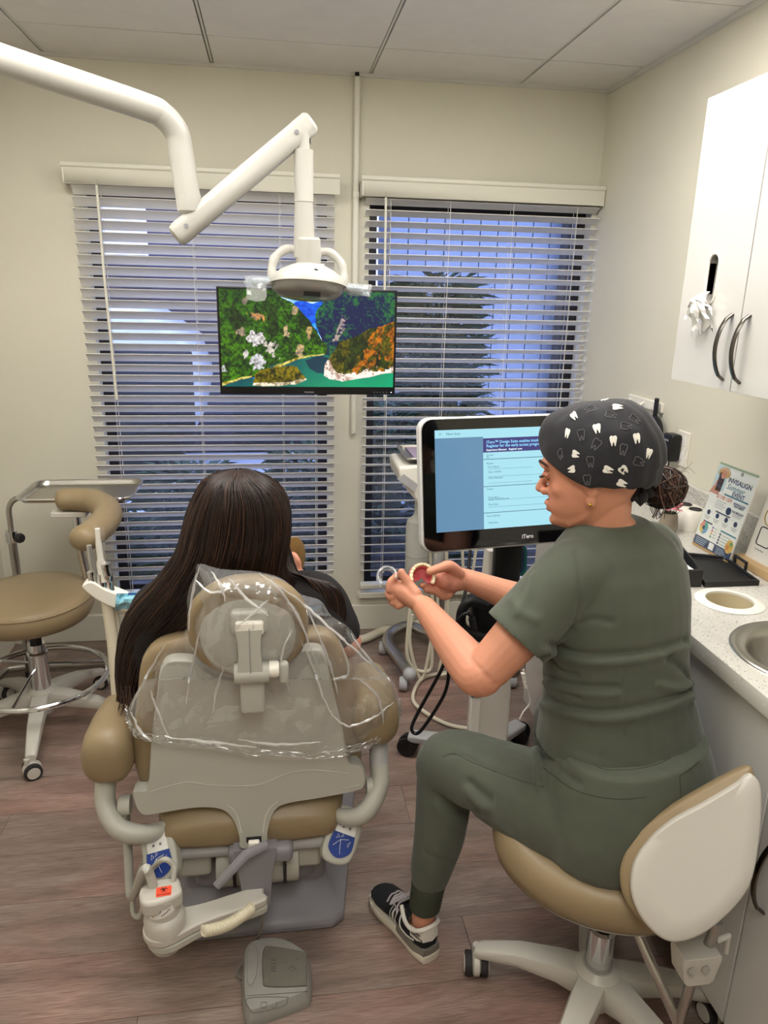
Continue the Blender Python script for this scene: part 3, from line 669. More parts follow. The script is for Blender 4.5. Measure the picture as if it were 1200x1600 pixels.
co.tube([q0.lerp(q1, i/10)+V(0, 0, -.014*math.sin(PI*i/10)) for i in range(11)], .0105, 12); spart('corrugated_hose', co, M_cream)

# ------------------------------------------------------------------ foot control
fp = thing('foot_control', 'grey foot control pedal on the floor behind the dental chair', 'pedal', (-.01, 1.37, 0))
out = crom([at(x, y, Z=.03) for x, y in ((383, 1478), (412, 1466), (445, 1468), (472, 1482), (485, 1496), (486, 1550), (465, 1565), (400, 1588), (385, 1586), (378, 1560), (378, 1510))], 5, closed=True)
cc = sum((V(p) for p in out), V(0, 0, 0))/len(out)
b = MB(); b.loft([[V(cc.x+(p[0]-cc.x)*k, cc.y+(p[1]-cc.y)*k, z) for p in out] for z, k in ((0, 1.0), (.014, 1.0), (.022, .97), (.034, .93), (.040, .9))])
M_ped = mat('pedal_grey', '#8d8b86', .55, var=.06, vscale=30); part('housing', b, M_ped, fp, world=True, smooth=30)
out = crom([at(x, y, Z=.043) for x, y in ((413, 1482), (425, 1479), (476, 1488), (480, 1500), (480, 1535), (474, 1540), (418, 1541), (411, 1530), (410, 1500))], 4, closed=True)
cc2 = sum((V(p) for p in out), V(0, 0, 0))/len(out)
b = MB(); b.loft([[V(cc2.x+(p[0]-cc2.x)*k, cc2.y+(p[1]-cc2.y)*k, z) for p in out] for z, k in ((.036, 1.0), (.044, 1.0), (.047, .95))])
part('foot_pad', b, mat('pedal_pad', '#67635a', .6, var=.05, vscale=40), fp, world=True, smooth=30)
Mp = Matrix.Translation((cc2.x-.022, cc2.y+.002, .0473)) @ Matrix.Rotation(PI/2, 4, 'Z')
part('embossed_text', text_mb('DELE', .017, Mp, .0006, shear=.2), mat('pedal_dark', '#55514c', .6), fp, world=True)
k = MB()
for pts in ([(.012, -.012), (.02, -.004), (.03, -.014), (.018, -.018)], [(.03, .01), (.036, .014)], [(.002, .006), (.008, .006)]): k.tube([V(cc2.x+x, cc2.y+y, .0472) for x, y in pts], .0008, 5)
part('embossed_icon', k, mat('pedal_dark', '#55514c', .6), fp, world=True)
k = MB(); q = [at(x, y, Z=.0405) for x, y in ((387, 1560), (445, 1558), (449, 1561), (443, 1572), (400, 1582), (391, 1578))]; k.tube(crom(q, 4, closed=True), .0007, 5, closed=True)
q = [at(x, y, Z=.0405) for x, y in ((385, 1556), (430, 1553), (482, 1549))]; k.tube(q, .0006, 5)
q = [at(x, y, Z=.0405) for x, y in ((408, 1566), (417, 1566), (416, 1575), (408, 1575))]; k.tube(q, .0007, 5, closed=True)
q = [at(x, y, Z=.0405) for x, y in ((424, 1575), (432, 1573), (432, 1565))]; k.tube(q, .0006, 5)
part('panel_line', k, mat('pedal_dark', '#55514c', .6), fp, world=True)
out = crom([at(x, y, Z=.041) for x, y in ((388, 1482), (398, 1478), (403, 1490), (400, 1525), (392, 1540), (386, 1530))], 4, closed=True)
part('side_button', MB().loft([[V(p[0], p[1], z) for p in out] for z in (.036, .0425)]), M_ped, fp, world=True, bevel=.001)
cdp = crom([at(406, 1402, Y=1.42), at(410, 1440, Y=1.40), at(400, 1470, Z=.012), at(378, 1505, Z=.01), at(370, 1520, Z=.006), at(376, 1528, Z=.012), at(384, 1526, Z=.018)], 8)
part('cable', MB().tube(cdp, .0034, 8), mat('grey_cable', '#77736e', .5), fp, world=True)
# ------------------------------------------------------------------ operator stool with curved arm, left
os_ = thing('operator_stool', 'tan round stool with curved arm pad and chrome foot ring by left wall', 'stool', (-.862, 2.53, 0))
star_base(os_, (-82, -10, 62, 134, 206), .31, .155, M_ivory)
part('gas_cylinder', MB().lathe([(.030, .15), (.034, .155), (.034, .29), (.036, .295), (.036, .305), (.030, .31), (.030, .34), (.0, .34)], seg=24), M_chrome, os_)
part('piston', MB().lathe([(.02, .33), (.02, .385), (.028, .39), (.028, .41), (.05, .425), (.05, .45)], seg=20), M_black, os_)
b = MB(); prof = [(.0, .435), (.15, .437), (.19, .45), (.203, .475), (.204, .50), (.199, .522), (.188, .534), (.15, .541), (.08, .545), (.0, .546)]
b.lathe(prof, seg=48, sx=1.02, sy=1.1); part('seat', b, M_tan, os_, smooth=60)
part('seat_piping', MB().tube([(.2*1.02*math.cos(a), .2*1.1*math.sin(a), .519) for a in [2*PI*i/48 for i in range(48)]], .0035, 8, closed=True), M_tan, os_)
b = MB().tube([(.232*math.cos(a), .232*math.sin(a), .205) for a in [2*PI*i/48 for i in range(48)]], .0105, 10, closed=True); fr = part('foot_ring', b, M_chrome, os_)
b = MB()
for a in (0.4, 2.5, 4.6): b.tube([(.034*math.cos(a), .034*math.sin(a), .25), (.228*math.cos(a), .228*math.sin(a), .207)], .006, 8)
part('ring_spoke', b, M_chrome, fr)
pth = crom([(-.765, 2.60, .848), (-.70, 2.61, .848), (-.62, 2.57, .848), (-.562, 2.46, .848), (-.545, 2.34, .848), (-.558, 2.22, .846), (-.585, 2.15, .844)], 7)
rd = []
for i in range(len(pth)):
    u = i/(len(pth)-1); e = min(u, 1-u)/.12; rd.append(.047*min(1, .25+math.sqrt(max(0, 1-(1-min(1, e))**2))*.75))
part('arm_pad', MB().tube(pth, rd, 18, flat=(.85, (0, 0, 1))), M_tan, os_, world=True, smooth=70)
part('pad_plate', MB().box((-.72, 2.60, .80), (.12, .05, .02)), M_ivory, os_, world=True, bevel=.004)
part('arm_post', MB().tube(crom([(-.70, 2.60, .80), (-.70, 2.61, .66), (-.70, 2.66, .47), (-.74, 2.66, .425), (-.85, 2.56, .425)], 5), .013, 12), M_chrome, os_, world=True)

# ------------------------------------------------------------------ mayo instrument tray stand
ms = thing('tray_stand', 'stainless steel instrument tray on a single chrome post, against left wall', 'tray stand', (-.98, 2.90, 0))
TX0, TX1, TY0, TY1, TZ = -.935, -.535, 2.71, 2.995, .822
def tr(d, n=6): return [((TX0+TX1)/2+x, (TY0+TY1)/2+y) for x, y in rrect(TX1-TX0-2*d, TY1-TY0-2*d, .045-d, n)]
b = MB(); b.loft([[V(x, y, z) for x, y in tr(d)] for d, z in ((-.006, TZ), (.0, TZ+.003), (.005, TZ), (.011, TZ-.016), (.016, TZ-.017))], cap=False)
b.add([V(x, y, TZ-.017) for x, y in tr(.016)], [list(range(len(tr(.016))))]); part('tray', b, M_steel, ms, world=True, smooth=50)
part('tray_rim', MB().tube([(x, y, TZ) for x, y in tr(-.005)], .0045, 8, closed=True), M_chrome, ms, world=True)
pp = crom([(TX0+.30, 2.86, TZ-.028), (TX0+.02, 2.86, TZ-.030), (TX0-.045, 2.86, TZ-.036), (TX0-.075, 2.86, TZ-.07), (TX0-.08, 2.865, TZ-.14), (TX0-.084, 2.87, .56)], 6)
part('support_rod', MB().tube(pp, .0105, 12), M_steel, ms, world=True)
part('outer_tube', MB().tube([(TX0-.083, 2.87, .62), (TX0-.09, 2.90, .05)], .0155, 14), M_steel, ms, world=True)
part('clamp_collar', MB().tube([(TX0-.0825, 2.868, .655), (TX0-.0835, 2.87, .61)], .021, 14), M_chrome, ms, world=True)
part('clamp_knob', MB().lathe([(.004, .018), (.006, .03), (.018, .034), (.02, .044), (.016, .054), (0, .056)], (TX0-.083, 2.862, .633), (1, -.5, 0), 14), M_rubber, ms, world=True)
b = MB(); b.tube(crom([(TX0-.20, 2.62, .03), (TX0-.20, 2.88, .03), (TX0-.14, 2.94, .03), (TX0+.15, 2.95, .03), (TX0+.36, 2.95, .03)], 6), .014, 10); b.tube([(TX0-.09, 2.90, .06), (TX0-.10, 2.92, .03)], .014, 10)
part('base_tube', b, M_steel, ms, world=True)
for x, y in ((TX0-.20, 2.62), (TX0+.36, 2.95), (TX0-.10, 2.92)): part('foot_cap', MB().lathe([(.0, 0), (.016, 0), (.016, .02), (0, .024)], (x, y, 0), seg=12), M_rubber, ms, world=True)

# ------------------------------------------------------------------ suction instrument holder left of the chair
ah = thing('suction_holder', 'white suction instrument holder with cream hoses left of the patient', 'instrument holder', (-.46, 1.94, .0))
def apart(name, mb, m, parent=ah, **k): return part(name, mb, m, parent, world=True, **k)
hy = 1.95
out = crom([(131, 912), (140, 905), (150, 906), (165, 915), (188, 924), (214, 936), (222, 946), (205, 952), (185, 947), (160, 936), (142, 924)], 4, closed=True)
P = [at(x, y, Y=hy) for x, y in out]
b = MB(); b.loft([[V(p.x, hy+dy, p.z) for p in P] for dy in (-.022, .022)]); apart('holder_tray', b, M_white, bevel=.008, bseg=3)
apart('holder_post', MB().tube(crom([at(166, 932, Y=hy), at(176, 1000, Y=1.94), at(184, 1100, Y=1.92), at(188, 1190, Y=1.90)], 5), .014, 12, flat=(.7, (0, -1, 0))), M_cream)
for i, (pts, r) in enumerate((([(178, 935), (188, 1000), (196, 1100)], .0055), ([(186, 938), (203, 985), (205, 1050), (200, 1110)], .0055), ([(159, 925), (170, 1000), (178, 1090), (186, 1150)], .006))):
    apart('hose', MB().tube(crom([at(x, y, Y=1.96-.01*k) for k, (x, y) in enumerate(pts)], 6), r, 10), M_cream)
def instr(pts, rad, m, name): return apart(name, MB().tube(crom([at(x, y, Y=hy-.005) for x, y in pts], 4), rad, 14), m)
M_sil = mat('silver_paint', '#b8b6b2', .3, metal=.7)
instr([(139, 852), (142, 872), (148, 900), (152, 908)], [.007]*4+[.0075]*4+[.0105]*5, M_sil, 'suction_tip')
instr([(152, 826), (154, 850), (158, 880), (162, 908)], [.0065]*4+[.008]*4+[.0125]*5, M_white, 'air_syringe')
instr([(164, 880), (165, 888), (170, 905), (174, 925)], [.015]*4+[.014]*4+[.010]*5, M_chrome, 'suction_valve')
instr([(158, 896), (158, 905), (160, 915)], [.0125]*9, M_chrome, 'valve_collar')
instr([(142, 893), (144, 902), (146, 910)], [.0115]*9, M_chrome, 'valve_collar')
M_film = film_mat('clear_film', (.99, .99, .99), .12, 1.5, .10, 1.6)
q = [at(x, y, Y=hy-.018) for x, y in ((147, 819), (163, 824), (166, 876), (153, 885))]
b = MB(); b.grid([[q[0], q[0].lerp(q[1], .5)+V(0, -.006, 0), q[1]], [q[0].lerp(q[3], .5)+V(0, -.004, 0), V(sum((p.x for p in q))/4, hy-.03, sum((p.z for p in q))/4), q[1].lerp(q[2], .5)], [q[3], q[3].lerp(q[2], .5), q[2]]], 3, 3)
apart('barrier_sleeve', b, M_film)
# crumpled blue film on its end
bl = thing('blue_barrier_film', 'crumpled pale blue barrier film on the end of the suction holder', 'film', at(198, 940, Y=1.92))
rs = random.Random(4); G = []
for i in range(9):
    row_ = []
    for j in range(6):
        px, py = 182+i*6.5-j*.6, 926+j*5+(2 if i < 2 else 0)+rs.uniform(-1.5, 1.5); row_.append(at(px, py, Y=1.915+rs.uniform(-.012, .012)-.02*math.sin(PI*j/5)))
    G.append(row_)
part('film_sheet', MB().grid(G, 9, 6), mat('blue_film', '#8fc7d8', .25, var=.12, vscale=60), bl, world=True, smooth=20)
part('adhesive_strip', MB().grid([[at(200+i*6, 926+j*4, Y=1.89) for j in range(2)] for i in range(4)], 4, 2), mat('blue_strip', '#3d74c4', .3), bl, world=True)
# ------------------------------------------------------------------ cabinets along the right wall
M_gloss = mat('gloss_white', '#d2d0cc', .12, coat=.6)
M_handle = mat('pewter_handle', '#6d6862', .25, metal=1)
def terrazzo():
    m = bpy.data.materials.new('quartz_speckle'); m.use_nodes = True; nt = m.node_tree; L = nt.links.new; b = nt.nodes['Principled BSDF']
    tc = nt.nodes.new('ShaderNodeTexCoord'); prev = None; base = (*lin('#cdcac3'), 1)
    for sc_, th, c in ((190, .19, '#5d564e'), (120, .13, '#a39c90'), (260, .17, '#8c8272'), (90, .10, '#efece6')):
        v = nt.nodes.new('ShaderNodeTexVoronoi'); v.inputs['Scale'].default_value = sc_; v.inputs['Randomness'].default_value = 1; L(tc.outputs['Object'], v.inputs['Vector'])
        n = nt.nodes.new('ShaderNodeTexNoise'); n.inputs['Scale'].default_value = sc_*.4; L(tc.outputs['Object'], n.inputs['Vector'])
        ml = nt.nodes.new('ShaderNodeMath'); ml.operation = 'MULTIPLY'; L(n.outputs[0], ml.inputs[0]); ml.inputs[1].default_value = th*2.4
        lt = nt.nodes.new('ShaderNodeMath'); lt.operation = 'LESS_THAN'; L(v.outputs['Distance'], lt.inputs[0]); L(ml.outputs[0], lt.inputs[1])
        g = nt.nodes.new('ShaderNodeMath'); g.operation = 'GREATER_THAN'; sep = nt.nodes.new('ShaderNodeSeparateColor'); L(v.outputs['Color'], sep.inputs[0]); L(sep.outputs[0], g.inputs[0]); g.inputs[1].default_value = .62
        an = nt.nodes.new('ShaderNodeMath'); an.operation = 'MULTIPLY'; L(lt.outputs[0], an.inputs[0]); L(g.outputs[0], an.inputs[1])
        mx = nt.nodes.new('ShaderNodeMixRGB'); L(an.outputs[0], mx.inputs[0]); mx.inputs[2].default_value = (*lin(c), 1)
        if prev is None: mx.inputs[1].default_value = base
        else: L(prev, mx.inputs[1])
        prev = mx.outputs[0]
    L(prev, b.inputs['Base Color']); b.inputs['Roughness'].default_value = .25; return m
M_quartz = terrazzo()
def plate(outer, inners, M, depth):
    c = bpy.data.curves.new('p', 'CURVE'); c.dimensions = '2D'; c.fill_mode = 'BOTH'; c.extrude = depth/2
    for pts in [outer]+inners:
        s = c.splines.new('POLY'); s.points.add(len(pts)-1); s.use_cyclic_u = True
        for i, p in enumerate(pts): s.points[i].co = (p[0], p[1], 0, 1)
    o = bpy.data.objects.new('p', c); me = bpy.data.meshes.new_from_object(o); mb = MB()
    mb.add([M @ (v.co+V(0, 0, depth/2)) for v in me.vertices], [list(p.vertices) for p in me.polygons]); bpy.data.objects.remove(o); bpy.data.curves.remove(c); bpy.data.meshes.remove(me)
    return mb
def bow_handle(parent, p0, p1, out, m=M_handle, w=.011, bow=.032):
    p0, p1, out = V(p0), V(p1), V(out); pts = []
    for i in range(15):
        u = i/14; pts.append(p0.lerp(p1, u)+out*(bow*math.sin(PI*u)**.55 if 0 < u < 1 else 0))
    return part('handle', MB().tube(pts, w*.62, 10, flat=(.55, tuple(out))), m, parent, world=True)
KC = 1.0452; CFX = .911                                          # base cabinet faces
units = [(-.2, .29), (.29, .78), (.78, 1.056), (1.056, 1.57), (1.57, 2.06), (2.06, 2.36)]
desc = ['white gloss base cabinet nearest the room entrance', 'white gloss base cabinet before the sink', 'white gloss base cabinet below the sink with bow handle', 'white gloss base cabinet behind the seated woman under the waste chute', 'white gloss base cabinet under the open black case', 'narrow white gloss base cabinet at the far end of the counter']
for (y0, y1), ds in zip(units, desc):
    t = thing('base_cabinet', ds, 'cabinet', (CFX+.24, (y0+y1)/2, 0), 0, 'base cabinets under the counter'); W = y1-y0
    b = MB(); b.box((.0, 0, .105), (.46, W-.002, .01)); b.box((.235, 0, .466), (.012, W-.002, .728))
    for s in (-1, 1): b.box((.0, s*(W/2-.0095), .466), (.46, .017, .728))
    part('body', b, M_white, t, smooth=0)
    part('toe_kick', MB().box((-.14, 0, .05), (.016, W-.002, .098)), M_dark, t, smooth=0)
    d = part('door', MB().box((-.23, 0, .464), (.02, W-.005, .724)), M_gloss, t, bevel=.0015)
    yy = (y1-.045 if ds.find('sink') > 0 else y0+.045)
    bow_handle(d, (CFX-.0005, yy, .60), (CFX-.0005, yy, .44), (-1, 0, 0))
# worktop with sink and chute cut-outs
SX, SY, SR = 1.092, 1.216, .152; TX, TY_, TR = 1.079, 1.497, .060
circ = lambda x, y, r, n=40, e=1: [(x+r*math.cos(2*PI*i/n), y+r*e*math.sin(2*PI*i/n)) for i in range(n)]
ct = thing('worktop', 'speckled white quartz worktop along the right wall', 'worktop', (1.14, 1.07, .832))
me = plate([(.884, -.25), (XR-.001, -.25), (XR-.001, 2.38), (.884, 2.38)], [circ(SX, SY, SR-.006), circ(TX, TY_, TR)], Matrix.Translation((0, 0, .832)), .038)
part('slab', me, M_quartz, ct, world=True, smooth=0, bevel=.003)
part('backsplash', MB().box((XR-.0125, 1.065, .9205), (.022, 2.63, .10)), M_quartz, ct, world=True, bevel=.002)
sk = thing('sink', 'round stainless steel sink set in the speckled worktop', 'sink', (SX, SY, .7195))
part('basin', MB().lathe([(SR+.012, .1505), (SR+.010, .1535), (SR-.004, .1535), (SR-.02, .148), (SR-.028, .135), (SR-.034, .05), (SR-.05, .02), (SR-.09, .008), (.02, .004)], seg=56, cap=False), M_steel, sk, smooth=60)
part('drain', MB().lathe([(0, .003), (.02, .003), (.024, .007), (.018, .008), (.0, .006)], seg=20), M_chrome, sk)
wc = thing('waste_chute', 'white ring of the round waste chute in the worktop', 'chute', (TX, TY_, .6905))
part('ring', MB().lathe([(.0545, .178), (.0545, .184), (.062, .185), (.075, .1835), (.079, .1805), (.0575, .1795)], seg=48, cap=False), M_white, wc, smooth=60)
part('sleeve', MB().lathe([(.055, .18), (.053, .02), (.0, .02)], seg=40, cap=False), mat('chute_cream', '#cfc2a0', .5), wc)
# upper cabinet
uc = thing('wall_cabinet', 'glossy white upper cabinet with tissue slot and two bow handles', 'cabinet', (1.23, 1.603, 1.36))
UF = 1.064; y0, y1 = 1.335, 1.872; zt = 2.04; zb = 1.362
b = MB(); b.box((1.239, y1-.009, (zt+zb)/2), (.31, .018, zt-zb)); b.box((1.239, y0+.009, (zt+zb)/2), (.31, .018, zt-zb)); b.box((1.239, (y0+y1)/2, zt-.009), (.31, y1-y0-.036, .018)); b.box((1.239, (y0+y1)/2, zb+.03), (.31, y1-y0-.036, .018)); b.box((1.387, (y0+y1)/2, (zt+zb)/2), (.012, y1-y0-.036, zt-zb-.04))
part('body', b, M_white, uc, world=True, smooth=0)
slot = [(x*.0225+1.741-1.7375, 0) for x in (0,)]
hy, hz, hl, hr = 1.742, 1.618, .036, .0225
inner = [(hr*math.cos(a), hl+hr*math.sin(a)) for a in [PI*i/12 for i in range(13)]]+[(hr*math.cos(a), -hl+hr*math.sin(a)) for a in [PI+PI*i/12 for i in range(13)]]
Md = frame((UF+.02, hy, hz), (0, -1, 0), (-1, 0, 0))           # local x -> -Y, y -> Z, z -> towards the room
d1 = part('door', plate([(hy-y1+.001, zb-hz), (hy-1.6045, zb-hz), (hy-1.6045, zt-hz), (hy-y1+.001, zt-hz)], [inner], Md, .02), M_gloss, uc, world=True, smooth=0)
part('slot_rim', MB().tube([Md @ V(x, y, .0205) for x, y in inner], .003, 8, closed=True), M_white, d1, world=True)
part('slot_sleeve', MB().loft([[Md @ V(x, y, z) for x, y in inner] for z in (.019, -.015)], cap=False), M_white, d1, world=True)
d2 = part('door', MB().box((UF+.01, (1.6015+y0)/2, (zt+zb)/2), (.02, 1.6015-y0-.001, zt-zb)), M_gloss, uc, world=True, bevel=.001)
bow_handle(d1, (UF, 1.637, 1.537), (UF, 1.637, 1.385), (-1, 0, 0)); bow_handle(d2, (UF, 1.571, 1.537), (UF, 1.571, 1.385), (-1, 0, 0))
tb = thing('glove_box', 'dark box inside the upper cabinet behind the tissue slot', 'box', (1.17, 1.74, 1.40))
part('carton', MB().box((0, 0, .15), (.11, .12, .30)), M_black, tb, smooth=0)
part('carton_print', MB().box((-.0555, .02, .2), (.001, .03, .06)), M_white, tb, smooth=0)
# tissue hanging out of the slot
ti = thing('tissue', 'crumpled white tissue hanging out of the cabinet door slot', 'tissue', (UF-.01, 1.742, 1.49))
rs = random.Random(9); b = MB()
for lobe in range(4):
    G = []; ya = 1.742+(-.026+lobe*.018); zb2 = 1.585-(.085, .045, .098, .06)[lobe]; spread = (.022, .03, .02, .03)[lobe]
    for i in range(10):
        u = i/9; row_ = []
        for j in range(7):
            v = j/6-.5; row_.append(V(UF-.004-.03*math.sin(PI*min(1, u*1.2))*(.5+.5*math.cos(v*3))-.006*rs.random()-.006*lobe*u, ya*u+1.742*(1-u)+v*(.012+spread*2*u)+.007*rs.uniform(-1, 1)*u, 1.588*(1-u)+zb2*u+.008*rs.uniform(-1, 1)*u+.012*math.cos(v*5)*u))
        G.append(row_)
    b.grid(G, 10, 7)
part('sheet', b, mat('tissue_paper', '#f3f1ec', .9), ti, world=True, smooth=25)

# ------------------------------------------------------------------ things on the worktop
CZ = .8705
def P9(x, y, z=CZ): return at(x, y, Z=z)
M_paper = mat('print_white', '#efeeec', .35); M_navy = mat('print_navy', '#24375c', .5); M_teal = mat('print_teal', '#2d7a92', .5); M_orange = mat('print_orange', '#cf7a4c', .5); M_gold = mat('gold_ink', '#a98f4e', .4, metal=.3)
M_acr = film_mat('acrylic', (.98, .99, .98), .03, 1.5, .0, 1.0)
# event sign: bottom edge on the counter, leaning back
B0, B1 = V(1.172*KC, 1.826*KC, CZ), V(1.176*KC, 1.661*KC, CZ); top = V(1.277, 1.908, 1.120)
xa = (B1-B0).normalized(); W_ = (B1-B0).length; upv = (top-B0); upv = upv-xa*upv.dot(xa); Hs = upv.length; nz = xa.cross(upv).normalized(); nz = nz if nz.x < 0 else -nz
es = thing('event_sign', 'leaning white countertop sign with summer event lettering and portrait in straw hat', 'sign', (B0+B1)/2)
Me = frame(B0, xa, nz)                                # x along the bottom edge, y up the sheet
def E(u, v, z=0): return Matrix(Me) @ Matrix.Translation((u*W_, (v*Hs), z))
yflip = 1 if (Me @ V(0, 1, 0)-B0).z > 0 else -1
part('sheet', MB().box((0, 0, 0), (1, 1, 1)).xform(Me @ Matrix.Translation((W_/2, yflip*Hs/2, .0)) @ Matrix.Diagonal((W_, Hs, .004, 1))), M_paper, es, world=True, smooth=0)
part('acrylic_front', MB().box((0, 0, 0), (1, 1, 1)).xform(Me @ Matrix.Translation((W_/2, yflip*Hs/2, .0045)) @ Matrix.Diagonal((W_+.004, Hs+.004, .0018, 1))), M_acr, es, world=True, smooth=0)
foot = MB(); foot.bar(B0.lerp(B1, .5)+upv*.5+V(.006, 0, 0), B0.lerp(B1, .5)+V(.115, 0, .004), .10, .003, up=(1, 0, .3)); foot.box(B0.lerp(B1, .5)+V(.058, 0, .002), (.118, .1, .003)); part('acrylic_foot', foot, M_acr, es, world=True, smooth=0)
def T(txt, u, v, size, m, bold=True, align='CENTER', shear=0, sp=1): return part('print', text_mb(txt, size, Me @ Matrix.Translation((u*W_, yflip*v*Hs, .0025)) @ Matrix.Diagonal((1, yflip, 1, 1)), .0003, bold, align, sp, shear), m, es, world=True, smooth=0)
def R(u0, v0, u1, v1, m, z=.0022): return part('print', MB().box(Me @ V((u0+u1)/2*W_, yflip*(v0+v1)/2*Hs, z), (1, 1, 1)).xform(Matrix.Identity(4)) if False else MB().box((0, 0, 0), (1, 1, 1)).xform(Me @ Matrix.Translation(((u0+u1)/2*W_, yflip*(v0+v1)/2*Hs, z)) @ Matrix.Diagonal(((u1-u0)*W_, (v1-v0)*Hs, .0004, 1))), m, es, world=True, smooth=0)
def Cc(u, v, r, m, z=.0024, e=1): return part('print', MB().prism(circ(0, 0, r, 20, e), Me @ Matrix.Translation((u*W_, yflip*v*Hs, z)), .0003), m, es, world=True, smooth=0)
R(.0, .975, 1, 1, mat('leaf_green', '#9fb29a', .6)); R(0, 0, 1, .03, mat('kraft', '#b78f5d', .6)); R(.0, .03, 1, .13, M_navy)
# generic portrait panel: hat, hair, face, shoulders
M_sky = mat('pale_sky', '#bcd3dc', .6); M_hat = mat('straw', '#c9a577', .7); M_hair2 = mat('print_hair', '#3a2620', .7); M_sk2 = mat('print_skin', '#c98a72', .6)
R(.0, .70, .30, .97, M_sky); Cc(.2, .90, .027, M_hat, .0026, .6); part('print', MB().prism([(-.012, -.05), (.012, -.05), (.014, .0), (0, .012), (-.014, 0)], E(.17, yflip*.88, .0027) if yflip > 0 else E(.17, -.88, .0027), .0003), M_hair2, es, world=True, smooth=0)
Cc(.2, .885, .011, M_sk2, .003, 1.25); part('print', MB().prism([(-.03, -.04), (.012, -.04), (.006, .0), (-.012, .0)], E(.15, yflip*.80, .0025), .0003), M_sk2, es, world=True, smooth=0)
Cc(.62, .95, .006, mat('logo_grey', '#a7a29c', .5)); T('INVISALIGN', .64, .845, .0195, M_navy); T('Summer', .58, .775, .023, M_teal, False, shear=.35); T('EVENT', .70, .715, .018, M_navy)
R(.36, .672, .98, .688, M_teal)
T('$1100 OFF', .40, .635, .0155, M_orange); T('INVISALIGN', .80, .628, .0095, M_navy); T('TREATMENT', .80, .602, .008, M_navy)
for k, v in enumerate((.585, .56, .535, .51)): R(.22, v, .22+.26-.03*(k % 2), v+.006, mat('print_grey', '#9a979b', .6))
Cc(.60, .525, .011, M_navy); T('THURSDAY', .82, .54, .010, M_navy); R(.70, .512, .94, .518, mat('print_grey', '#9a979b', .6)); R(.72, .494, .92, .500, mat('print_grey', '#9a979b', .6))
R(.3, .46, .68, .475, M_navy)
for k in range(4):
    Cc(.14+.24*k, .425, .0075, M_navy); R(.06+.24*k, .375, .22+.24*k, .381, mat('print_grey', '#9a979b', .6)); R(.08+.24*k, .36, .2+.24*k, .366, mat('print_grey', '#9a979b', .6)); R(.09+.24*k, .345, .19+.24*k, .351, mat('print_grey', '#9a979b', .6))
R(.08, .305, .33, .322, M_navy)
for k, h in enumerate(('#5aa6a0', '#e08f7b', '#d9c46a', '#6d9ec9')):
    a0 = k*PI/2; part('print', MB().prism([(0, 0)]+[(.019*math.cos(a0+i*PI/16), .019*math.sin(a0+i*PI/16)) for i in range(9)], E(.15, yflip*.24, .0025), .0003), mat('pie'+h, h, .5), es, world=True, smooth=0)
Cc(.15, .24, .006, M_navy, .003)
for k, h in enumerate(('#4b6ca8', '#d65a64', '#dca13b', '#4f9a6b')): Cc(.38, .285-.035*k, .0035, mat('dot'+h, h, .5)); R(.42, .282-.035*k, .5, .288-.035*k, mat('print_grey', '#9a979b', .6))
R(.58, .285, .98, .302, M_teal)
for k in range(4): Cc(.6, .255-.033*k, .0035, M_navy); R(.64, .25-.033*k, .86, .256-.033*k, mat('print_grey', '#9a979b', .6))
Cc(.9, .175, .016, mat('print_gold', '#e2b65a', .5), .0027, 1.2); Cc(.93, .21, .006, mat('leaf_print', '#6f9a5a', .5), .003); Cc(.86, .16, .008, mat('print_amber', '#d98b42', .5), .003)
for k in range(4): R(.05, .045+.02*k, .3+.02*k, .052+.02*k, mat('print_pale', '#a9bccb', .6), .0026); R(.62, .045+.02*k, .9-.03*k, .052+.02*k, mat('print_pale', '#a9bccb', .6), .0026)
R(.42, .045, .55, .12, M_paper, .0026)
# review sign in a wooden block at the right edge
rsn = thing('review_sign', 'white sign with gold G badge in wooden block by the wipes tub', 'sign', (1.23*KC, 1.65, CZ))
part('wood_block', MB().box((0, 0, .012), (.06, .22, .024)), mat('light_wood', '#c9a97c', .5, var=.15, vscale=20, stretch=(1, .2, 6)), rsn, bevel=.003)
Mr = frame((1.222*KC, 1.665*KC, CZ+.02), (0.03, -1, 0), (-1, -.03, .22)); yr = 1 if (Mr @ V(0, 1, 0)).z > (CZ+.02) else -1
def RP(name, mb, m): return part(name, mb, m, rsn, world=True, smooth=0)
RP('panel', MB().prism([(0, 0), (.22, 0), (.22, yr*.27), (.055, yr*.27), (.0, yr*.19)], Mr @ Matrix.Translation((0, 0, -.003)), .003), mat('sign_cream', '#e3e0d8', .4))
for u in (0, .085, .17):
    c0_ = (.047+u, yr*.13)
    RP('print', MB().tube([Mr @ V(c0_[0]+.027*math.cos(a), c0_[1]+.027*math.sin(a), .0008) for a in [2*PI*i/28 for i in range(28)]], .0016, 6, closed=True), M_gold)
    RP('print', MB().tube([Mr @ V(c0_[0]+x, c0_[1]-yr*.058+y, .0008) for x, y in rrect(.05, .05, .008)], .0014, 6, closed=True), M_ink)
    RP('print', text_mb('G' if u == 0 else ('f' if u > .1 else '*'), .034, Mr @ Matrix.Translation((c0_[0], c0_[1], .0006)) @ Matrix.Diagonal((1, yr, 1, 1)), .0006, True), M_gold)
    RP('print', MB().tube(crom([Mr @ V(c0_[0]-.022+.006*i, c0_[1]-yr*(.094+.003*(i % 2)), .0008) for i in range(7)], 3), .0006, 5), M_ink)
    if u: RP('print', MB().box((0, 0, 0), (1, 1, 1)).xform(Mr @ Matrix.Translation((.0045+u, yr*.095, .0006)) @ Matrix.Diagonal((.0012, .13, .0006, 1))), M_ink)
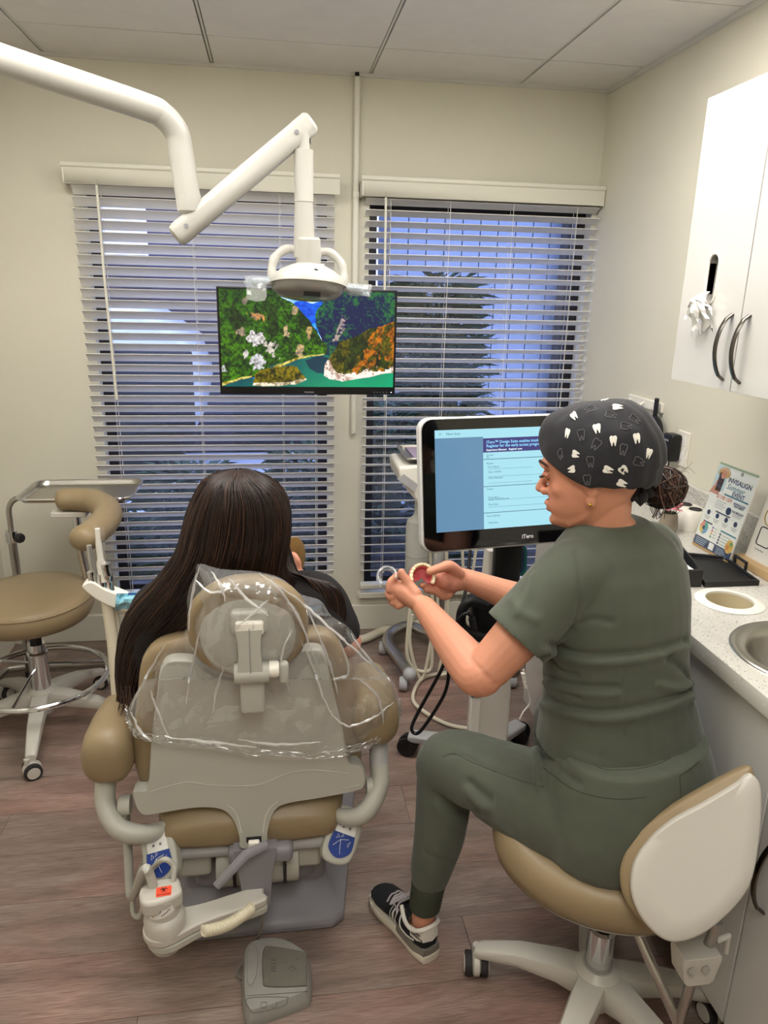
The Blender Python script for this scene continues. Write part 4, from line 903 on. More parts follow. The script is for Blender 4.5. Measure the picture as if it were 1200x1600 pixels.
# wipes tub cut by the frame edge
wt = thing('wipes_tub', 'white round wipes tub with printed label at the right picture edge', 'tub', (1.205*KC, 1.395*KC, CZ))
part('tub_body', MB().lathe([(0, 0), (.046, 0), (.05, .006), (.05, .012), (.047, .016), (.047, .12), (.044, .13), (0, .13)], seg=36), M_white, wt)
part('tub_lid', MB().lathe([(.047, .13), (.048, .132), (.048, .15), (.042, .156), (0, .157)], seg=36), M_paper, wt)
k = MB()
for z, a0, a1 in ((.075, 175, 215), (.055, 178, 212), (.04, 180, 205)): k.tube([(.0475*math.cos(math.radians(a)), .0475*math.sin(math.radians(a)), z) for a in range(a0, a1, 4)], .0014, 5)
k.tube([(.0475*math.cos(math.radians(195+8*math.cos(t))), .0475*math.sin(math.radians(195+8*math.cos(t))), .095+.008*math.sin(t)) for t in [2*PI*i/16 for i in range(16)]], .001, 5, closed=True)
part('label_print', k, mat('label_ink', '#5a5560', .5), wt)
# open black case
bc = thing('black_case', 'open black plastic case lying on the speckled worktop', 'case', (1.08*KC, 1.58*KC, CZ))
A0, A1, A2, A3 = P9(1066, 888, .915), P9(1100, 868, .915), P9(1186, 914, .915), P9(1112, 924, .915)
def tray_mb(q, h, wall, z0):
    c = sum(q, V(0, 0, 0))/4; inn = [p+(c-p).normalized()*wall for p in q]; b = MB()
    R0 = [V(p.x, p.y, z0) for p in q]; R1 = [V(p.x, p.y, z0+h) for p in q]; R2 = [V(p.x, p.y, z0+h) for p in inn]; R3 = [V(p.x, p.y, z0+.004) for p in inn]
    b.loft([R0, R1, R2, R3]); return b
lid_q = [V(x*KC, y*KC, 0) for x, y in ((1.075, 1.735), (1.185, 1.69), (1.165, 1.515), (1.02, 1.515))]
part('lid', tray_mb(lid_q, .014, .012, CZ), mat('case_black', '#19181a', .5), bc, world=True, bevel=.002)
base_q = [V(x*KC, y*KC, 0) for x, y in ((.965, 1.735), (1.07, 1.735), (1.014, 1.518), (.91, 1.53))]
part('base_tray', tray_mb(base_q, .045, .012, CZ), mat('case_black', '#19181a', .5), bc, world=True, bevel=.003)
part('foam_insert', MB().prism([(p.x, p.y) for p in [q.lerp(sum(base_q, V(0, 0, 0))/4, .12) for q in base_q]], Matrix.Translation((0, 0, CZ+.006)), .016), M_rubber, bc, world=True, smooth=0)
part('white_card', MB().box((.985*KC, 1.565*KC, CZ+.030), (.06, .05, .004)), M_paper, bc, world=True)
hp = [V(x*KC, y*KC, CZ+z) for x, y, z in ((1.172, 1.585, .01), (1.172, 1.585, .034), (1.178, 1.64, .034), (1.178, 1.64, .01))]
part('handle', MB().tube(hp, .0045, 8), mat('case_black', '#19181a', .5), bc, world=True)
# white desk cradle with two wells
dk = thing('scanner_cradle', 'small white two-well charging cradle on the far worktop', 'cradle', (1.315, 2.09, CZ))
b = MB(); b.loft([[V(x*k, y*k, z) for x, y in rrect(.11, .15, .035)] for z, k in ((0, 1), (.02, 1), (.045, .85), (.058, .72), (.060, .6))]); part('housing', b, M_white, dk, smooth=50)
for y in (-.028, .03): part('well', MB().lathe([(.0, .057), (.014, .058), (.018, .0635), (.021, .061)], (0, y, 0), seg=20), M_black, dk)
# vase of pink flowers
fv = thing('flower_vase', 'small vase of pink flowers behind the hair bun', 'vase', (1.21, 2.03, CZ))
part('vase', MB().lathe([(0, 0), (.024, 0), (.03, .02), (.026, .05), (.022, .062), (.018, .06), (.02, .05), (.022, .02), (0, .006)], seg=24), mat('vase_glass', '#b9ab98', .15, trans=.5), fv)
rs = random.Random(3); fb = MB(); gb = MB()
for i in range(26):
    a = rs.random()*6.28; r_ = .03*math.sqrt(rs.random()); z = .072+.02*rs.random(); p = V(r_*math.cos(a), r_*math.sin(a), z); gb.tube([V(0, 0, .03), p], .0008, 4)
    for k in range(5): q = a+k*1.257; fb.ell(p+V(.005*math.cos(q), .005*math.sin(q), .002), (.004, .004, .002), seg=6, rings=4)
part('blossom', fb, mat('petal_pink', '#d98a94', .7), fv); part('stem', gb, M_leafB, fv)
# outlet with plugged adapter
ol = thing('wall_outlet', 'white wall outlet plate beside the upper cabinet', 'outlet', (XR, 2.31, 1.075))
part('cover_plate', MB().box((-.003, 0, 0), (.006, .075, .12)), M_white, ol, bevel=.002)
for z in (-.025, .025): part('socket', MB().box((-.0065, 0, z), (.002, .034, .03)), M_paper, ol, bevel=.0008)
ad = thing('power_adapter', 'black plug-in power adapter on the wall outlet', 'adapter', (XR-.006, 2.33, 1.045))
b = rbox_mb((-.022, .01, .03), (.040, .062, .095), .009); part('case', b, M_black, ad)
for z in (.055, .02): part('vent_slot', MB().box((-.0425, .012, z), (.0015, .026, .006)), M_sil, ad, smooth=0)
part('cord', MB().tube(crom([(-.022, .012, -.018), (-.023, .016, -.05), (-.03, .03, -.08), (-.035, .05, -.105)], 6), .0028, 8), M_black, ad)
# hook rail with hand mirror
hk = thing('hook_rail', 'white wall hook rail behind the scrub cap', 'rail', (XR, 2.60, 1.19))
part('rail', MB().box((-.006, 0, 0), (.012, .26, .035)), M_white, hk, bevel=.003)
for y in (-.1, .0, .1): part('hook', MB().tube(crom([(-.012, y, .004), (-.03, y, -.006), (-.035, y, .006)], 4), .004, 8), M_white, hk)
hm = thing('hand_mirror', 'black round hand mirror with teal back hanging from the hook rail', 'mirror', (XR-.03, 2.475, 1.10))
part('mirror_rim', MB().lathe([(.05, -.006), (.064, -.006), (.064, .006), (.05, .006)], (0, 0, 0), (1, 0, 0), 32), M_black, hm); part('mirror_back', MB().lathe([(0, -.004), (.055, -.004), (.055, .004), (0, .004)], (0, 0, 0), (1, 0, 0), 32), mat('teal_back', '#1f6f78', .3), hm)
part('mirror_handle', MB().box((0, .0, .092), (.010, .022, .07)), M_black, hm, bevel=.004)
# ------------------------------------------------------------------ dental light on its boom
M_lwhite = mat('lamp_white', '#bbb9b2', .28)
dl = thing('dental_light', 'white dental operating light on a jointed boom above the chair', 'dental light', (.1, 2.1, 1.6))
def lp(name, mb, m, parent=dl, **k): return part(name, mb, m, parent, world=True, **k)
pth = [(-.93, 1.68, 2.35), (-.93, 1.68, 2.15), (-.91, 1.69, 2.10), (-.86, 1.725, 2.083), (-.574, 1.895, 2.032), (-.31, 2.06, 1.992), (-.262, 2.09, 1.978), (-.232, 2.107, 1.945), (-.224, 2.112, 1.90), (-.212, 2.112, 1.795)]
lp('boom_tube', MB().tube(crom(pth, 6), .0315, 20), M_lwhite)
lp('ceiling_flange', MB().lathe([(0, 0), (.075, 0), (.07, -.03), (.035, -.045), (0, -.045)], (-.93, 1.68, HC-.001), seg=28), M_lwhite)
lp('boom_collar', MB().lathe([(.0315, .01), (.0325, 0), (.030, -.03), (.018, -.04), (.018, -.075), (0, -.075)], (-.211, 2.112, 1.79), (.0, 0, 1), 24), M_lwhite)
a0, a1 = V(-.247, 2.11, 1.697), V(.118, 2.165, 2.003)
d = (a1-a0).normalized(); s = V(0, -1, .0); s = (s-d*s.dot(d)).normalized(); u = d.cross(s)
rings = []
for t, k, kk in ((-.005, .55, .6), (.0, .85, .9), (.012, 1, 1), (.25, 1, 1), (.40, .98, .98), (.43, .85, 1), (.463, .82, 1), (.472, .55, .8)):
    rings.append([a0+d*t+s*(x*k)+u*(y*kk) for x, y in rrect(.062, .06, .024, 5)])
lp('spring_arm', MB().loft(rings), M_lwhite, smooth=40)
lp('arm_slot', MB().box(a0+d*.425+u*.026, (.03, .03, .012)), M_dark, smooth=0)
for q in (a0+d*.035+s*.031, a0+d*.415+s*.0305): lp('bolt', MB().lathe([(0, 0), (.006, 0), (.006, .002), (0, .002)], q, s, 12), M_grey)
dt = V(.0895, 2.15, 1.94)
lp('drop_tube', MB().lathe([(.017, .04), (.017, -.012), (.026, -.014), (.026, -.14), (.0265, -.142), (.025, -.144), (.028, -.22), (.030, -.285), (.0, -.29)], dt, seg=24), M_lwhite)
hc_ = V(.098, 2.13, 1.583); Mh = frame(hc_, (1, .08, -.05), (.05, .22, .97))
def HL(x, y, z): return Mh @ V(x, y, z)
rings = []
for z, kx, ky in ((-.004, 1.0, 1.0), (.004, 1.0, 1.0), (.018, .93, .92), (.036, .72, .72), (.050, .45, .5), (.055, .2, .3)):
    rings.append([HL(.107*kx*math.copysign(abs(math.cos(a))**.9, math.cos(a)), .082*ky*math.copysign(abs(math.sin(a))**.9, math.sin(a)), z) for a in [2*PI*i/36 for i in range(36)]])
sh = lp('head_shell', MB().loft(rings), M_lwhite, smooth=50)
rings = [[HL(.103*k*math.cos(a), .078*k*math.sin(a), z) for a in [2*PI*i/36 for i in range(36)]] for z, k in ((-.004, 1.0), (-.018, .95), (-.030, .80), (-.036, .55))]
lp('reflector_cover', MB().loft(rings), mat('reflector', '#8d8a84', .2, metal=.35), smooth=50)
lp('bulb_shield', MB().prism([(-.022, -.012), (.022, -.015), (.020, .016), (-.022, .015)], Mh @ Matrix.Translation((.004, -.045, -.038)) @ Matrix.Rotation(.35, 4, 'X'), .012), M_black, smooth=0)
lp('switch_panel', MB().prism([(-.034, .014), (.034, .014), (.024, -.010), (-.022, -.010)], Mh @ Matrix.Translation((.01, -.022, .045)) @ Matrix.Rotation(.62, 4, 'X'), .006), M_lgrey, smooth=0)
lp('vent_dot', MB().lathe([(0, 0), (.006, 0), (.006, .004), (0, .004)], HL(.012, -.066, .022), (0, -.8, .5), 12), M_dark)
lp('yoke_collar', MB().lathe([(.028, .05), (.033, .045), (.036, 0), (.033, -.02), (.0, -.02)], HL(.0, .0, .078), (.0, -.1, 1), 24), M_lwhite)
for sgn in (-1, 1):
    hp = crom([HL(sgn*.02, 0, .088), HL(sgn*.055, 0, .094), HL(sgn*.088, 0, .072), HL(sgn*.099, 0, .04), HL(sgn*.098, 0, .004)], 6)
    lp('yoke_handle', MB().tube(hp, [.012+.001*math.sin(i) for i in range(len(hp))], 12, flat=(.8, (0, -1, 0))), M_lwhite)
    lp('grip', MB().tube([HL(sgn*.098, -.01, -.004), HL(sgn*.128, -.015, -.004), HL(sgn*.152, -.018, -.008)], [.009, .011, .010], 12), M_lgrey)
M_bfilm = film_mat('pale_blue_film', (.80, .88, .93), .12, 1.5, .22, 2.0)
rs = random.Random(2)
for sgn in (-1, 1):
    fl_ = thing('barrier_wrap', 'pale blue plastic wrap on the %s grip of the dental light' % ('left' if sgn < 0 else 'right'), 'film', HL(sgn*.14, -.016, -.02), 0, 'plastic grip wraps')
    rings = []
    for k in range(7):
        x = sgn*(.108+.011*k); rings.append([HL(x+rs.uniform(-.003, .003), -.016+(.0145+rs.uniform(-.0015, .004))*math.cos(a), -.006+(.0145+rs.uniform(-.0015, .004))*math.sin(a)) for a in [2*PI*i/12 for i in range(12)]])
    part('wrap', MB().loft(rings, cap=False), M_bfilm, fl_, world=True, smooth=20)
    if sgn < 0:
        G = [[HL(-.118-.013*i+rs.uniform(-.003, .003), -.032+rs.uniform(-.004, .004), -.004-.014*j+rs.uniform(-.002, .002)) for j in range(5)] for i in range(5)]
        part('wrap_tail', MB().grid(G, 5, 5), M_bfilm, fl_, world=True, smooth=20)

# ------------------------------------------------------------------ wall-mounted television
def fbm(x, y, oct=5, seed=0):
    rng = np.random.RandomState(seed); out = np.zeros_like(x); amp = 1; tot = 0
    for o in range(oct):
        n = 64; g = rng.rand(n+1, n+1); xx = (x*2**o) % n; yy = (y*2**o) % n; i = xx.astype(int) % n; j = yy.astype(int) % n; fx = xx-np.floor(xx); fy = yy-np.floor(yy)
        fx = fx*fx*(3-2*fx); fy = fy*fy*(3-2*fy); i1 = (i+1) % n; j1 = (j+1) % n
        out += amp*((g[i, j]*(1-fx)+g[i1, j]*fx)*(1-fy)+(g[i, j1]*(1-fx)+g[i1, j1]*fx)*fy); tot += amp; amp *= .55
    return out/tot
def inpoly(u, v, poly):
    c = np.zeros(u.shape, bool); n = len(poly)
    for i in range(n):
        x0, y0 = poly[i]; x1, y1 = poly[(i+1) % n]
        if y0 == y1: continue
        m = ((y0 > v) != (y1 > v)) & (u < (x1-x0)*(v-y0)/(y1-y0)+x0); c ^= m
    return c
def landscape(nu, nv):
    u, v = np.meshgrid(np.linspace(0, 1, nu), np.linspace(0, 1, nv), indexing='ij')
    wu = u+(fbm(u*14, v*8, 5, 1)-.5)*.035; wv = v+(fbm(u*14, v*8, 5, 2)-.5)*.06
    n1 = fbm(u*30, v*17, 5, 3); n2 = fbm(u*90, v*50, 3, 4); n3 = fbm(u*8, v*6, 4, 5); n4 = fbm(u*50+v*12, v*16, 4, 8)
    tx = np.clip((n1*.55+n2*.75-.42)*2.0, 0, 1)**1.4
    def mix(a, b, t): a, b = np.array(lin(a)), np.array(lin(b)); return a+(b-a)*np.clip(t, 0, 1)[..., None]
    img = mix('#4a9cf0', '#d5ecfa', (n3-.42)*4)
    def put(mask, col): img[mask] = col[mask]
    put(inpoly(wu, wv, [(.40, .16), (.47, .09), (.53, .12), (.58, .08), (.66, .3), (.44, .34)]), mix('#0f47b8', '#2a78dc', tx+.2))
    put(inpoly(wu, wv, [(.54, .24), (.58, .1), (.63, .0), (.66, -.1), (1.1, -.1), (1.1, .8), (.6, .72), (.58, .5), (.54, .34)]), mix('#061c4a', '#3b7a3c', tx*1.1+.35*(n3-.5)-.75*np.exp(-((u-.80)/.13)**2-((v-.30)/.22)**2)-.35*np.exp(-((u-.6)/.06)**2-((v-.45)/.2)**2)))
    put(inpoly(wu, wv, [(.64, .52), (.66, .4), (.70, .24), (.725, .28), (.70, .4), (.68, .5)]) & (n2 > .44), mix('#6f6a78', '#c4b0a4', tx))
    lm = inpoly(wu, wv, [(-.1, -.1), (.26, -.1), (.34, .06), (.42, .14), (.50, .3), (.56, .45), (.6, .56), (.6, .66), (.3, .78), (.2, .9), (-.1, 1)])
    sun = np.clip(.35+1.1*(n3-.45)+.5*np.clip((v-.3)*1.4, -.2, .6), 0, 1)
    put(lm, mix('#0a2610', '#2c5a18', tx*1.2)+mix('#000000', '#6f9a22', tx*sun)*.75)
    for poly in ([(.24, .04), (.32, .16), (.33, .42), (.29, .5), (.27, .3)], [(.44, .18), (.56, .42), (.52, .52), (.44, .36)], [(.08, .1), (.14, .3), (.10, .5), (.05, .3)]): img[inpoly(wu, wv, poly)] *= .45
    def cliff(cx, cy, rx, ry, c, sh=.0):
        m = np.exp(-((u-cx)/rx)**2-((v-cy)/ry)**2)+.9*(n1-.5)+1.1*(n4-.5) > .58+sh
        put(m & lm, mix('#6a6462', c, np.clip(n2*2.2-.45, 0, 1)))
    for a_ in ((.22, .27, .05, .05, '#d2a06a'), (.20, .50, .06, .10, '#e6e3e2'), (.28, .58, .05, .10, '#ddd6cc'), (.21, .74, .055, .11, '#d8d8da'), (.45, .62, .03, .09, '#cdb48c'), (.50, .44, .02, .08, '#c8ae78'), (.37, .44, .022, .08, '#cbb894'), (.02, .82, .025, .06, '#cfd2d4'), (.14, .66, .025, .07, '#dad6d2'), (.12, .44, .03, .05, '#b9a98a'), (.42, .2, .02, .06, '#b8a484'), (.14, .12, .02, .04, '#a89a80')): cliff(*a_)
    wat = mix('#03545c', '#0fb07c', .12+.9*(v-.68)+.75*(u-.5)+.3*(n3-.5))
    put(inpoly(wu*.5+u*.5, wv*.3+v*.7, [(.28, .78), (.42, .70), (.58, .64), (.66, .7), (1.1, .7), (1.1, 1.1), (-.1, 1.1), (-.02, 1.0), (.1, .93), (.16, .90), (.2, .93)]), wat)
    img[inpoly(wu*.5+u*.5, v, [(.48, .72), (.56, .66), (.62, .7), (.6, .86), (.54, .85), (.5, .8)])] *= np.array([.1, .25, .55])
    bank = inpoly(wu, wv*.4+v*.6, [(.30, .785), (.42, .695), (.58, .640), (.58, .652), (.43, .713), (.31, .81)]) | inpoly(wu, wv*.4+v*.6, [(-.02, .97), (.1, .905), (.17, .885), (.17, .905), (.1, .93), (-.02, 1.0)])
    put(bank, mix('#8a7a2a', '#d9cf8a', tx*2))
    isl = inpoly(wu, wv*.5+v*.5, [(.18, .98), (.19, .87), (.23, .82), (.30, .80), (.38, .77), (.43, .79), (.46, .86), (.485, .92), (.42, .97), (.3, 1.0)])
    put(isl, mix('#141f06', '#8a7c26', tx*1.3+.05)); put(isl & (v > .955-.06*np.clip((u-.38)*8, 0, 1)+.03*(n1-.5)), mix('#8a7a5a', '#efe6d4', tx*1.6))
    hd = inpoly(wu, wv*.6+v*.4, [(.58, .88), (.59, .76), (.64, .62), (.68, .52), (.76, .47), (.82, .41), (.9, .36), (1.1, .25), (1.1, .8), (.85, .89), (.7, .94), (.64, .93)])
    stk = np.clip(.55*fbm(u*70, v*7, 4, 9)+.75*tx-.1, 0, 1)
    put(hd, mix('#161d06', '#77702a', stk*1.1))
    put(hd & (n4 > .52) & (u+.35*v > 1.02), mix('#6b3f1c', '#c07f3e', tx*1.5)); put(hd & (fbm(u*24, v*8, 4, 15) > .6), mix('#131a06', '#3a4a16', tx))
    put(hd & (v > .915-.19*np.clip(u-.64, 0, 1)-.06-.05*np.exp(-((u-.61)/.03)**2)*3+.12*(n1-.5)), mix('#a08070', '#f4ece4', tx*2.2))
    g_ = img.mean(2, keepdims=True); img = g_+(img-g_)*1.25
    return np.clip(img, 0, 1)**1.12, u, v
TVc = V(.121, 2.60, 1.398); TW, TH = .612, .358
tv = thing('television', 'black flat television showing a green river gorge, mounted before the windows', 'television', TVc)
part('bezel', MB().box((0, .012, 0), (TW, .024, TH)), mat('tv_black', '#0b0b0d', .3), tv, bevel=.003)
part('rear_housing', MB().box((0, .04, -.02), (TW*.7, .035, TH*.6)), M_black, tv, bevel=.012)
part('mount_arm', MB().bar((.18, .05, 0), (.18, YB-TVc.y-.016, 0), .04, .06).box((.18, YB-TVc.y-.012, 0), (.042, .022, .2)), M_black, tv, smooth=0)
nu, nv = 420, 236; img, u_, v_ = landscape(nu, nv); sw, shh = TW-.016, TH-.034; b = MB()
b.grid([[V((u_[i, j]-.5)*sw, -.0008, .010+(.5-v_[i, j])*shh) for j in range(nv)] for i in range(nu)], nu, nv)
me = b.mesh('screen', 0); set_col(me, img.reshape(-1, 3)); part('screen', me, attr_mat('tv_picture', .25, emit=1.0), tv)
Mt = frame((.0, -.0006, -TH/2+.0085), (1, 0, 0), (0, -1, 0)); part('brand_print', text_mb('ViewSonic', .008, Mt, .0003, True), mat('tv_print', '#9a9a9e', .4), tv, smooth=0)
part('power_led', MB().box((TW/2-.014, -.0006, -TH/2+.0085), (.003, .001, .003)), mat('led', '#cfe0ff', .3, emit='#cfe0ff', estr=2), tv, smooth=0)
b = MB()
for k in range(5): b.box((TW/2-.075+.011*k, -.0004, -TH/2+.0085), (.003, .001, .002))
part('button_print', b, mat('tv_print', '#9a9a9e', .4), tv, smooth=0)

# ------------------------------------------------------------------ intra-oral scanner cart
cart = thing('scanner_cart', 'white scanner cart with large touchscreen showing a patient form', 'scanner cart', (.70, 2.12, 0))
def kp(name, mb, m, parent=cart, **k): return part(name, mb, m, parent, world=True, **k)
yaw = math.radians(7); Mx = frame((.665, 1.934, 1.064), (math.cos(yaw), math.sin(yaw), 0.01), (math.sin(yaw)*.98, -math.cos(yaw)*.98, .16)) @ Matrix.Scale(.95, 4)
MW, MH = .57, .382
kp('monitor_back', MB().prism(rrect(MW+.012, MH+.012, .036, 8), Mx @ Matrix.Translation((0, 0, -.035)), .033), mat('monitor_white', '#d8d8d6', .35), bevel=.004)
kp('monitor_bezel', MB().prism(rrect(MW, MH, .032, 8), Mx @ Matrix.Translation((0, 0, -.004)), .007), mat('glass_black', '#050506', .06, coat=.5))
SWd, SHt = .494, .296; sy0 = .012
M_scrA = mat('screen_pale', '#000000', .2, emit=(.42, .80, .92), estr=.8); M_scrB = mat('screen_side', '#000000', .2, emit=(.15, .31, .49), estr=.75); M_scrC = mat('screen_banner', '#000000', .2, emit=(.045, .04, .17), estr=1.0); M_scrT = mat('screen_text', '#000000', .2, emit=(.25, .62, .95), estr=1.0); M_scrD = mat('screen_ink', '#000000', .2, emit=(.05, .13, .20), estr=1.0); M_scrW = mat('screen_white', '#000000', .2, emit=(.75, .92, .98), estr=1)
def S(name, u0, v0, u1, v1, z, m, parent): return part(name, MB().box((0, 0, 0), (1, 1, 1)).xform(Mx @ Matrix.Translation((((u0+u1)/2-.5)*SWd, sy0+(.5-(v0+v1)/2)*SHt, z)) @ Matrix.Diagonal(((u1-u0)*SWd, (v1-v0)*SHt, .0003, 1))), m, parent, world=True, smooth=0)
scr = S('display', 0, 0, 1, 1, .0035, M_scrA, cart)
S('side_column', 0, .078, .30, 1, .0039, M_scrB, scr); S('banner', .30, .095, 1, .235, .0043, M_scrC, scr)
for v in (.30, .335, .57, .835): S('divider', .30, v if v != .335 else .300, 1, (v if v != .335 else .300)+.006, .0043, M_scrD, scr)
for v, u0, u1 in ((.40, .33, .62), (.475, .33, .84), (.54, .33, .62), (.71, .33, .84), (.78, .33, .84)): S('form_line', u0, v, u1, v+.003, .0043, M_scrB, scr)
def ST(txt, u, v, size, m, bold=False): part('screen_text', text_mb(txt, size, Mx @ Matrix.Translation(((u-.5)*SWd, sy0+(.5-v)*SHt, .0046)), .0002, bold, 'LEFT'), m, scr, world=True, smooth=0)
ST('New Scan', .07, .04, .0105, M_scrD); ST('<', .025, .04, .013, M_scrD)
ST('iTero\u2122 Design Suite enables intuitive design capabilities for 3D printing', .32, .135, .0118, M_scrT, True); ST('Register for the early access program now', .32, .172, .0118, M_scrT, True); ST('Experience Element   Register now', .32, .212, .008, M_scrW, True)
for txt, u, v in (('Doctor', .32, .262), ('Dr.', .32, .284), ('Status', .86, .262), ('Patient', .32, .345), ('First Name', .33, .38), ('Last Name', .86, .38), ('Date of Birth', .33, .43), ('Gender', .86, .44), ('Chart Number', .33, .49), ('Order', .32, .60), ('Procedure', .33, .685), ('Study Model/Record', .33, .702), ('Order Model/Cast', .86, .69), ('Due Date', .33, .755), ('Send To', .86, .755), ('Scan Options', .32, .87), ('Multi-bite', .33, .94)): ST(txt, u, v, .0078, M_scrD)
S('icon', .745, .02, .785, .06, .0043, M_scrT, scr)
for u in (.83, .90, .97): S('icon', u-.016, .028, u+.012, .054, .0043, M_scrB, scr)
kp('brand_print', text_mb('iTero', .017, Mx @ Matrix.Translation((.043, -.168, .0032)), .0003, True), mat('logo_white', '#e8e8ea', .4), smooth=0)
kp('monitor_neck', MB().loft([[V(.700+x, 2.045+y, z) for x, y in rrect(w, .05, .015, 3)] for z, w in ((.66, .082), (.80, .085), (.94, .10))]), M_black)
kp('column', MB().loft([[V(.70+x, 2.115+y, z) for x, y in rrect(w, dd, .012, 3)] for z, w, dd in ((.045, .125, .09), (.30, .12, .085), (.80, .095, .06))]), M_white)
kp('side_panel', MB().box((.628, 2.05, .18), (.035, .03, .28)), M_white, bevel=.004); kp('accent_clip', MB().box((.628, 2.048, .325), (.036, .032, .012)), M_teal, bevel=.002)
cr = kp('wand_cradle', MB().prism(rrect(.055, .10, .024, 6), frame((.735, 2.052, .785), (1, .05, 0), (.0, -1, .15)), .016), mat('cradle_teal', '#0f6f74', .35), bevel=.003)
part('cradle_recess', MB().prism(rrect(.036, .08, .016, 6), frame((.735, 2.036, .787), (1, .05, 0), (.0, -1, .15)), .0012), mat('cradle_blue', '#123a5c', .3), cr, world=True)
# black basket handle with coiled cable
hb_ = crom([at(x, y, Y=1.98) for x, y in ((760, 945), (735, 940), (722, 955), (722, 978), (738, 992), (770, 1000))], 6); kp('basket_handle', MB().tube(hb_, .016, 12, flat=(.7, (0, -1, .2))), M_black)
kp('basket', MB().loft([[V(.66+x*k, 2.04+y*k, z) for x, y in rrect(.15, .10, .03, 4)] for z, k in ((.56, .75), (.575, .85), (.66, 1.0))], cap=True), M_black)
for q in ((640, 1152, 692, 1165),): pass
p0, p1, p2 = V(.445, 2.215, .07), V(.70, 2.12, .075), V(.865, 2.24, .07)
for a, bb in ((p1, p0), (p1, p2), (p1, V(.60, 1.93, .07)), (p1, V(.80, 2.40, .07))): kp('base_leg', MB().bar(a, bb, .062, .03, taper=.85), M_lgrey, bevel=.006)
for q in (p0, p2, V(.60, 1.93, .07), V(.80, 2.40, .07)): caster(cart, q.x-.70+.0, q.y-2.12, 2.6, rad=.034, mh=M_black, mw=M_black, zt=.055)
wcab = crom([at(x, y, Y=1.93) for x, y in ((818, 1046), (820, 1062), (824, 1080), (828, 1098), (818, 1112), (812, 1124))], 5)
kp('white_cable', MB().tube(wcab, .003, 8), M_white)
sr = MB()
for i in range(8): p_ = at(817+i*.6, 1052+i*3.2, Y=1.925); sr.lathe([(.004, -.0022), (.0075-.0003*i, 0), (.004, .0022)], p_, (.1, 0, 1), 12)
kp('strain_relief', sr, M_white)
# black power cable loop hanging off the cart
kc = thing('scanner_cable', 'black cable looping down from the scanner cart to the floor', 'cable', at(665, 1140, Z=.1))
part('cable', MB().tube(crom([at(x, y, Y=yy) for x, y, yy in ((735, 860, 2.2), (728, 920, 2.12), (718, 960, 2.0), (712, 985, 1.98), (705, 1010, 2.0), (688, 1050, 2.05), (655, 1110, 2.06), (643, 1138, 2.05), (652, 1146, 2.04), (668, 1128, 2.03), (694, 1085, 2.03), (701, 1050, 2.03), (697, 1010, 2.03), (712, 975, 1.97), (728, 958, 1.96), (740, 968, 1.96))], 6), .0058, 10), M_black, kc, world=True)
part('plug', MB().tube([at(737, 966, Y=1.955), at(741, 984, Y=1.955)], .011, 12), M_black, kc, world=True)

# ------------------------------------------------------------------ delivery unit by the window
du = thing('delivery_unit', 'white dental delivery unit with water bottle and hoses near the window', 'delivery unit', (.66, 2.78, 0))
def dp(name, mb, m, parent=du, **k): return part(name, mb, m, parent, world=True, **k)
P = [(at(x, y, Y=2.70)) for x, y in ((617, 722), (700, 716), (700, 795), (660, 795), (645, 775), (620, 745))]
b = MB(); b.loft([[V(p.x+dx, yy, p.z) for p in P] for yy, dx in ((2.62, 0.0), (2.64, 0), (2.86, 0))]); dp('head_housing', b, M_white, bevel=.012, bseg=3)
dp('control_strip', MB().prism([(0, 0), (.085, 0), (.08, .03), (.01, .03)], frame(at(620, 748, Y=2.61), (1, 0, -.75), (0, -1, 0)), .004), M_lgrey)
b = MB(); tzz = at(640, 717, Y=2.7).z; b.box((.60, 2.75, tzz+.010), (.22, .24, .004)); dp('instrument_tray', b, M_steel); dp('tray_liner', MB().box((.60, 2.75, tzz+.014), (.17, .19, .004)), mat('liner_lilac', '#a899b4', .6))
dp('tray_rim', MB().tube([(.60+x, 2.75+y, tzz+.016) for x, y in rrect(.225, .245, .02, 4)], .006, 8, closed=True), M_steel)
w0 = at(648, 905, Y=2.75)
dp('water_bottle', MB().lathe([(0, 0), (.038, .002), (.047, .02), (.048, .12), (.049, .235), (.044, .262), (.02, .285), (.017, .30), (.017, .35)], (w0.x, 2.72, w0.z), seg=28), mat('bottle_white', '#c9cac2', .4, trans=.15))
dp('bottle_joint', MB().lathe([(.0485, .118), (.0492, .12), (.0485, .122)], (w0.x, 2.72, w0.z), seg=28, cap=False), M_lgrey)
dp('instrument_rest', rbox_mb((.60, 2.60, at(662, 800, Y=2.6).z), (.10, .05, .035), .014), M_white)
dp('suction_drum', MB().lathe([(.0, 0), (.026, 0), (.028, .01), (.028, .07), (.02, .085), (0, .085)], at(682, 885, Y=2.72), (0.05, 0, 1), 18), M_lgrey)
for i, pts in enumerate(([(668, 810), (672, 870), (676, 950), (672, 1010), (660, 1060), (648, 1040), (640, 1000), (644, 960)], [(681, 850), (684, 940), (690, 1020), (686, 1052), (700, 1052), (712, 1046)], [(697, 850), (700, 950), (702, 1020)], [(722, 850), (724, 900), (727, 960), (735, 1010)], [(655, 830), (650, 880), (640, 960), (636, 1020), (648, 1045), (672, 1046), (675, 1010), (673, 960)], [(745, 850), (735, 920), (728, 980)], [(762, 850), (764, 930), (760, 1000)], [(770, 855), (748, 930), (740, 1000)], [(702, 1050), (660, 1060), (645, 1090), (660, 1110), (700, 1132), (745, 1140)])):
    dp('hose', MB().tube(crom([at(x, y, Y=2.70 if i < 8 else 2.45) if y < 1040 or i < 8 else at(x, y, Z=.012) for x, y in pts], 7), .0062 if i % 2 else .0075, 8), M_cream)
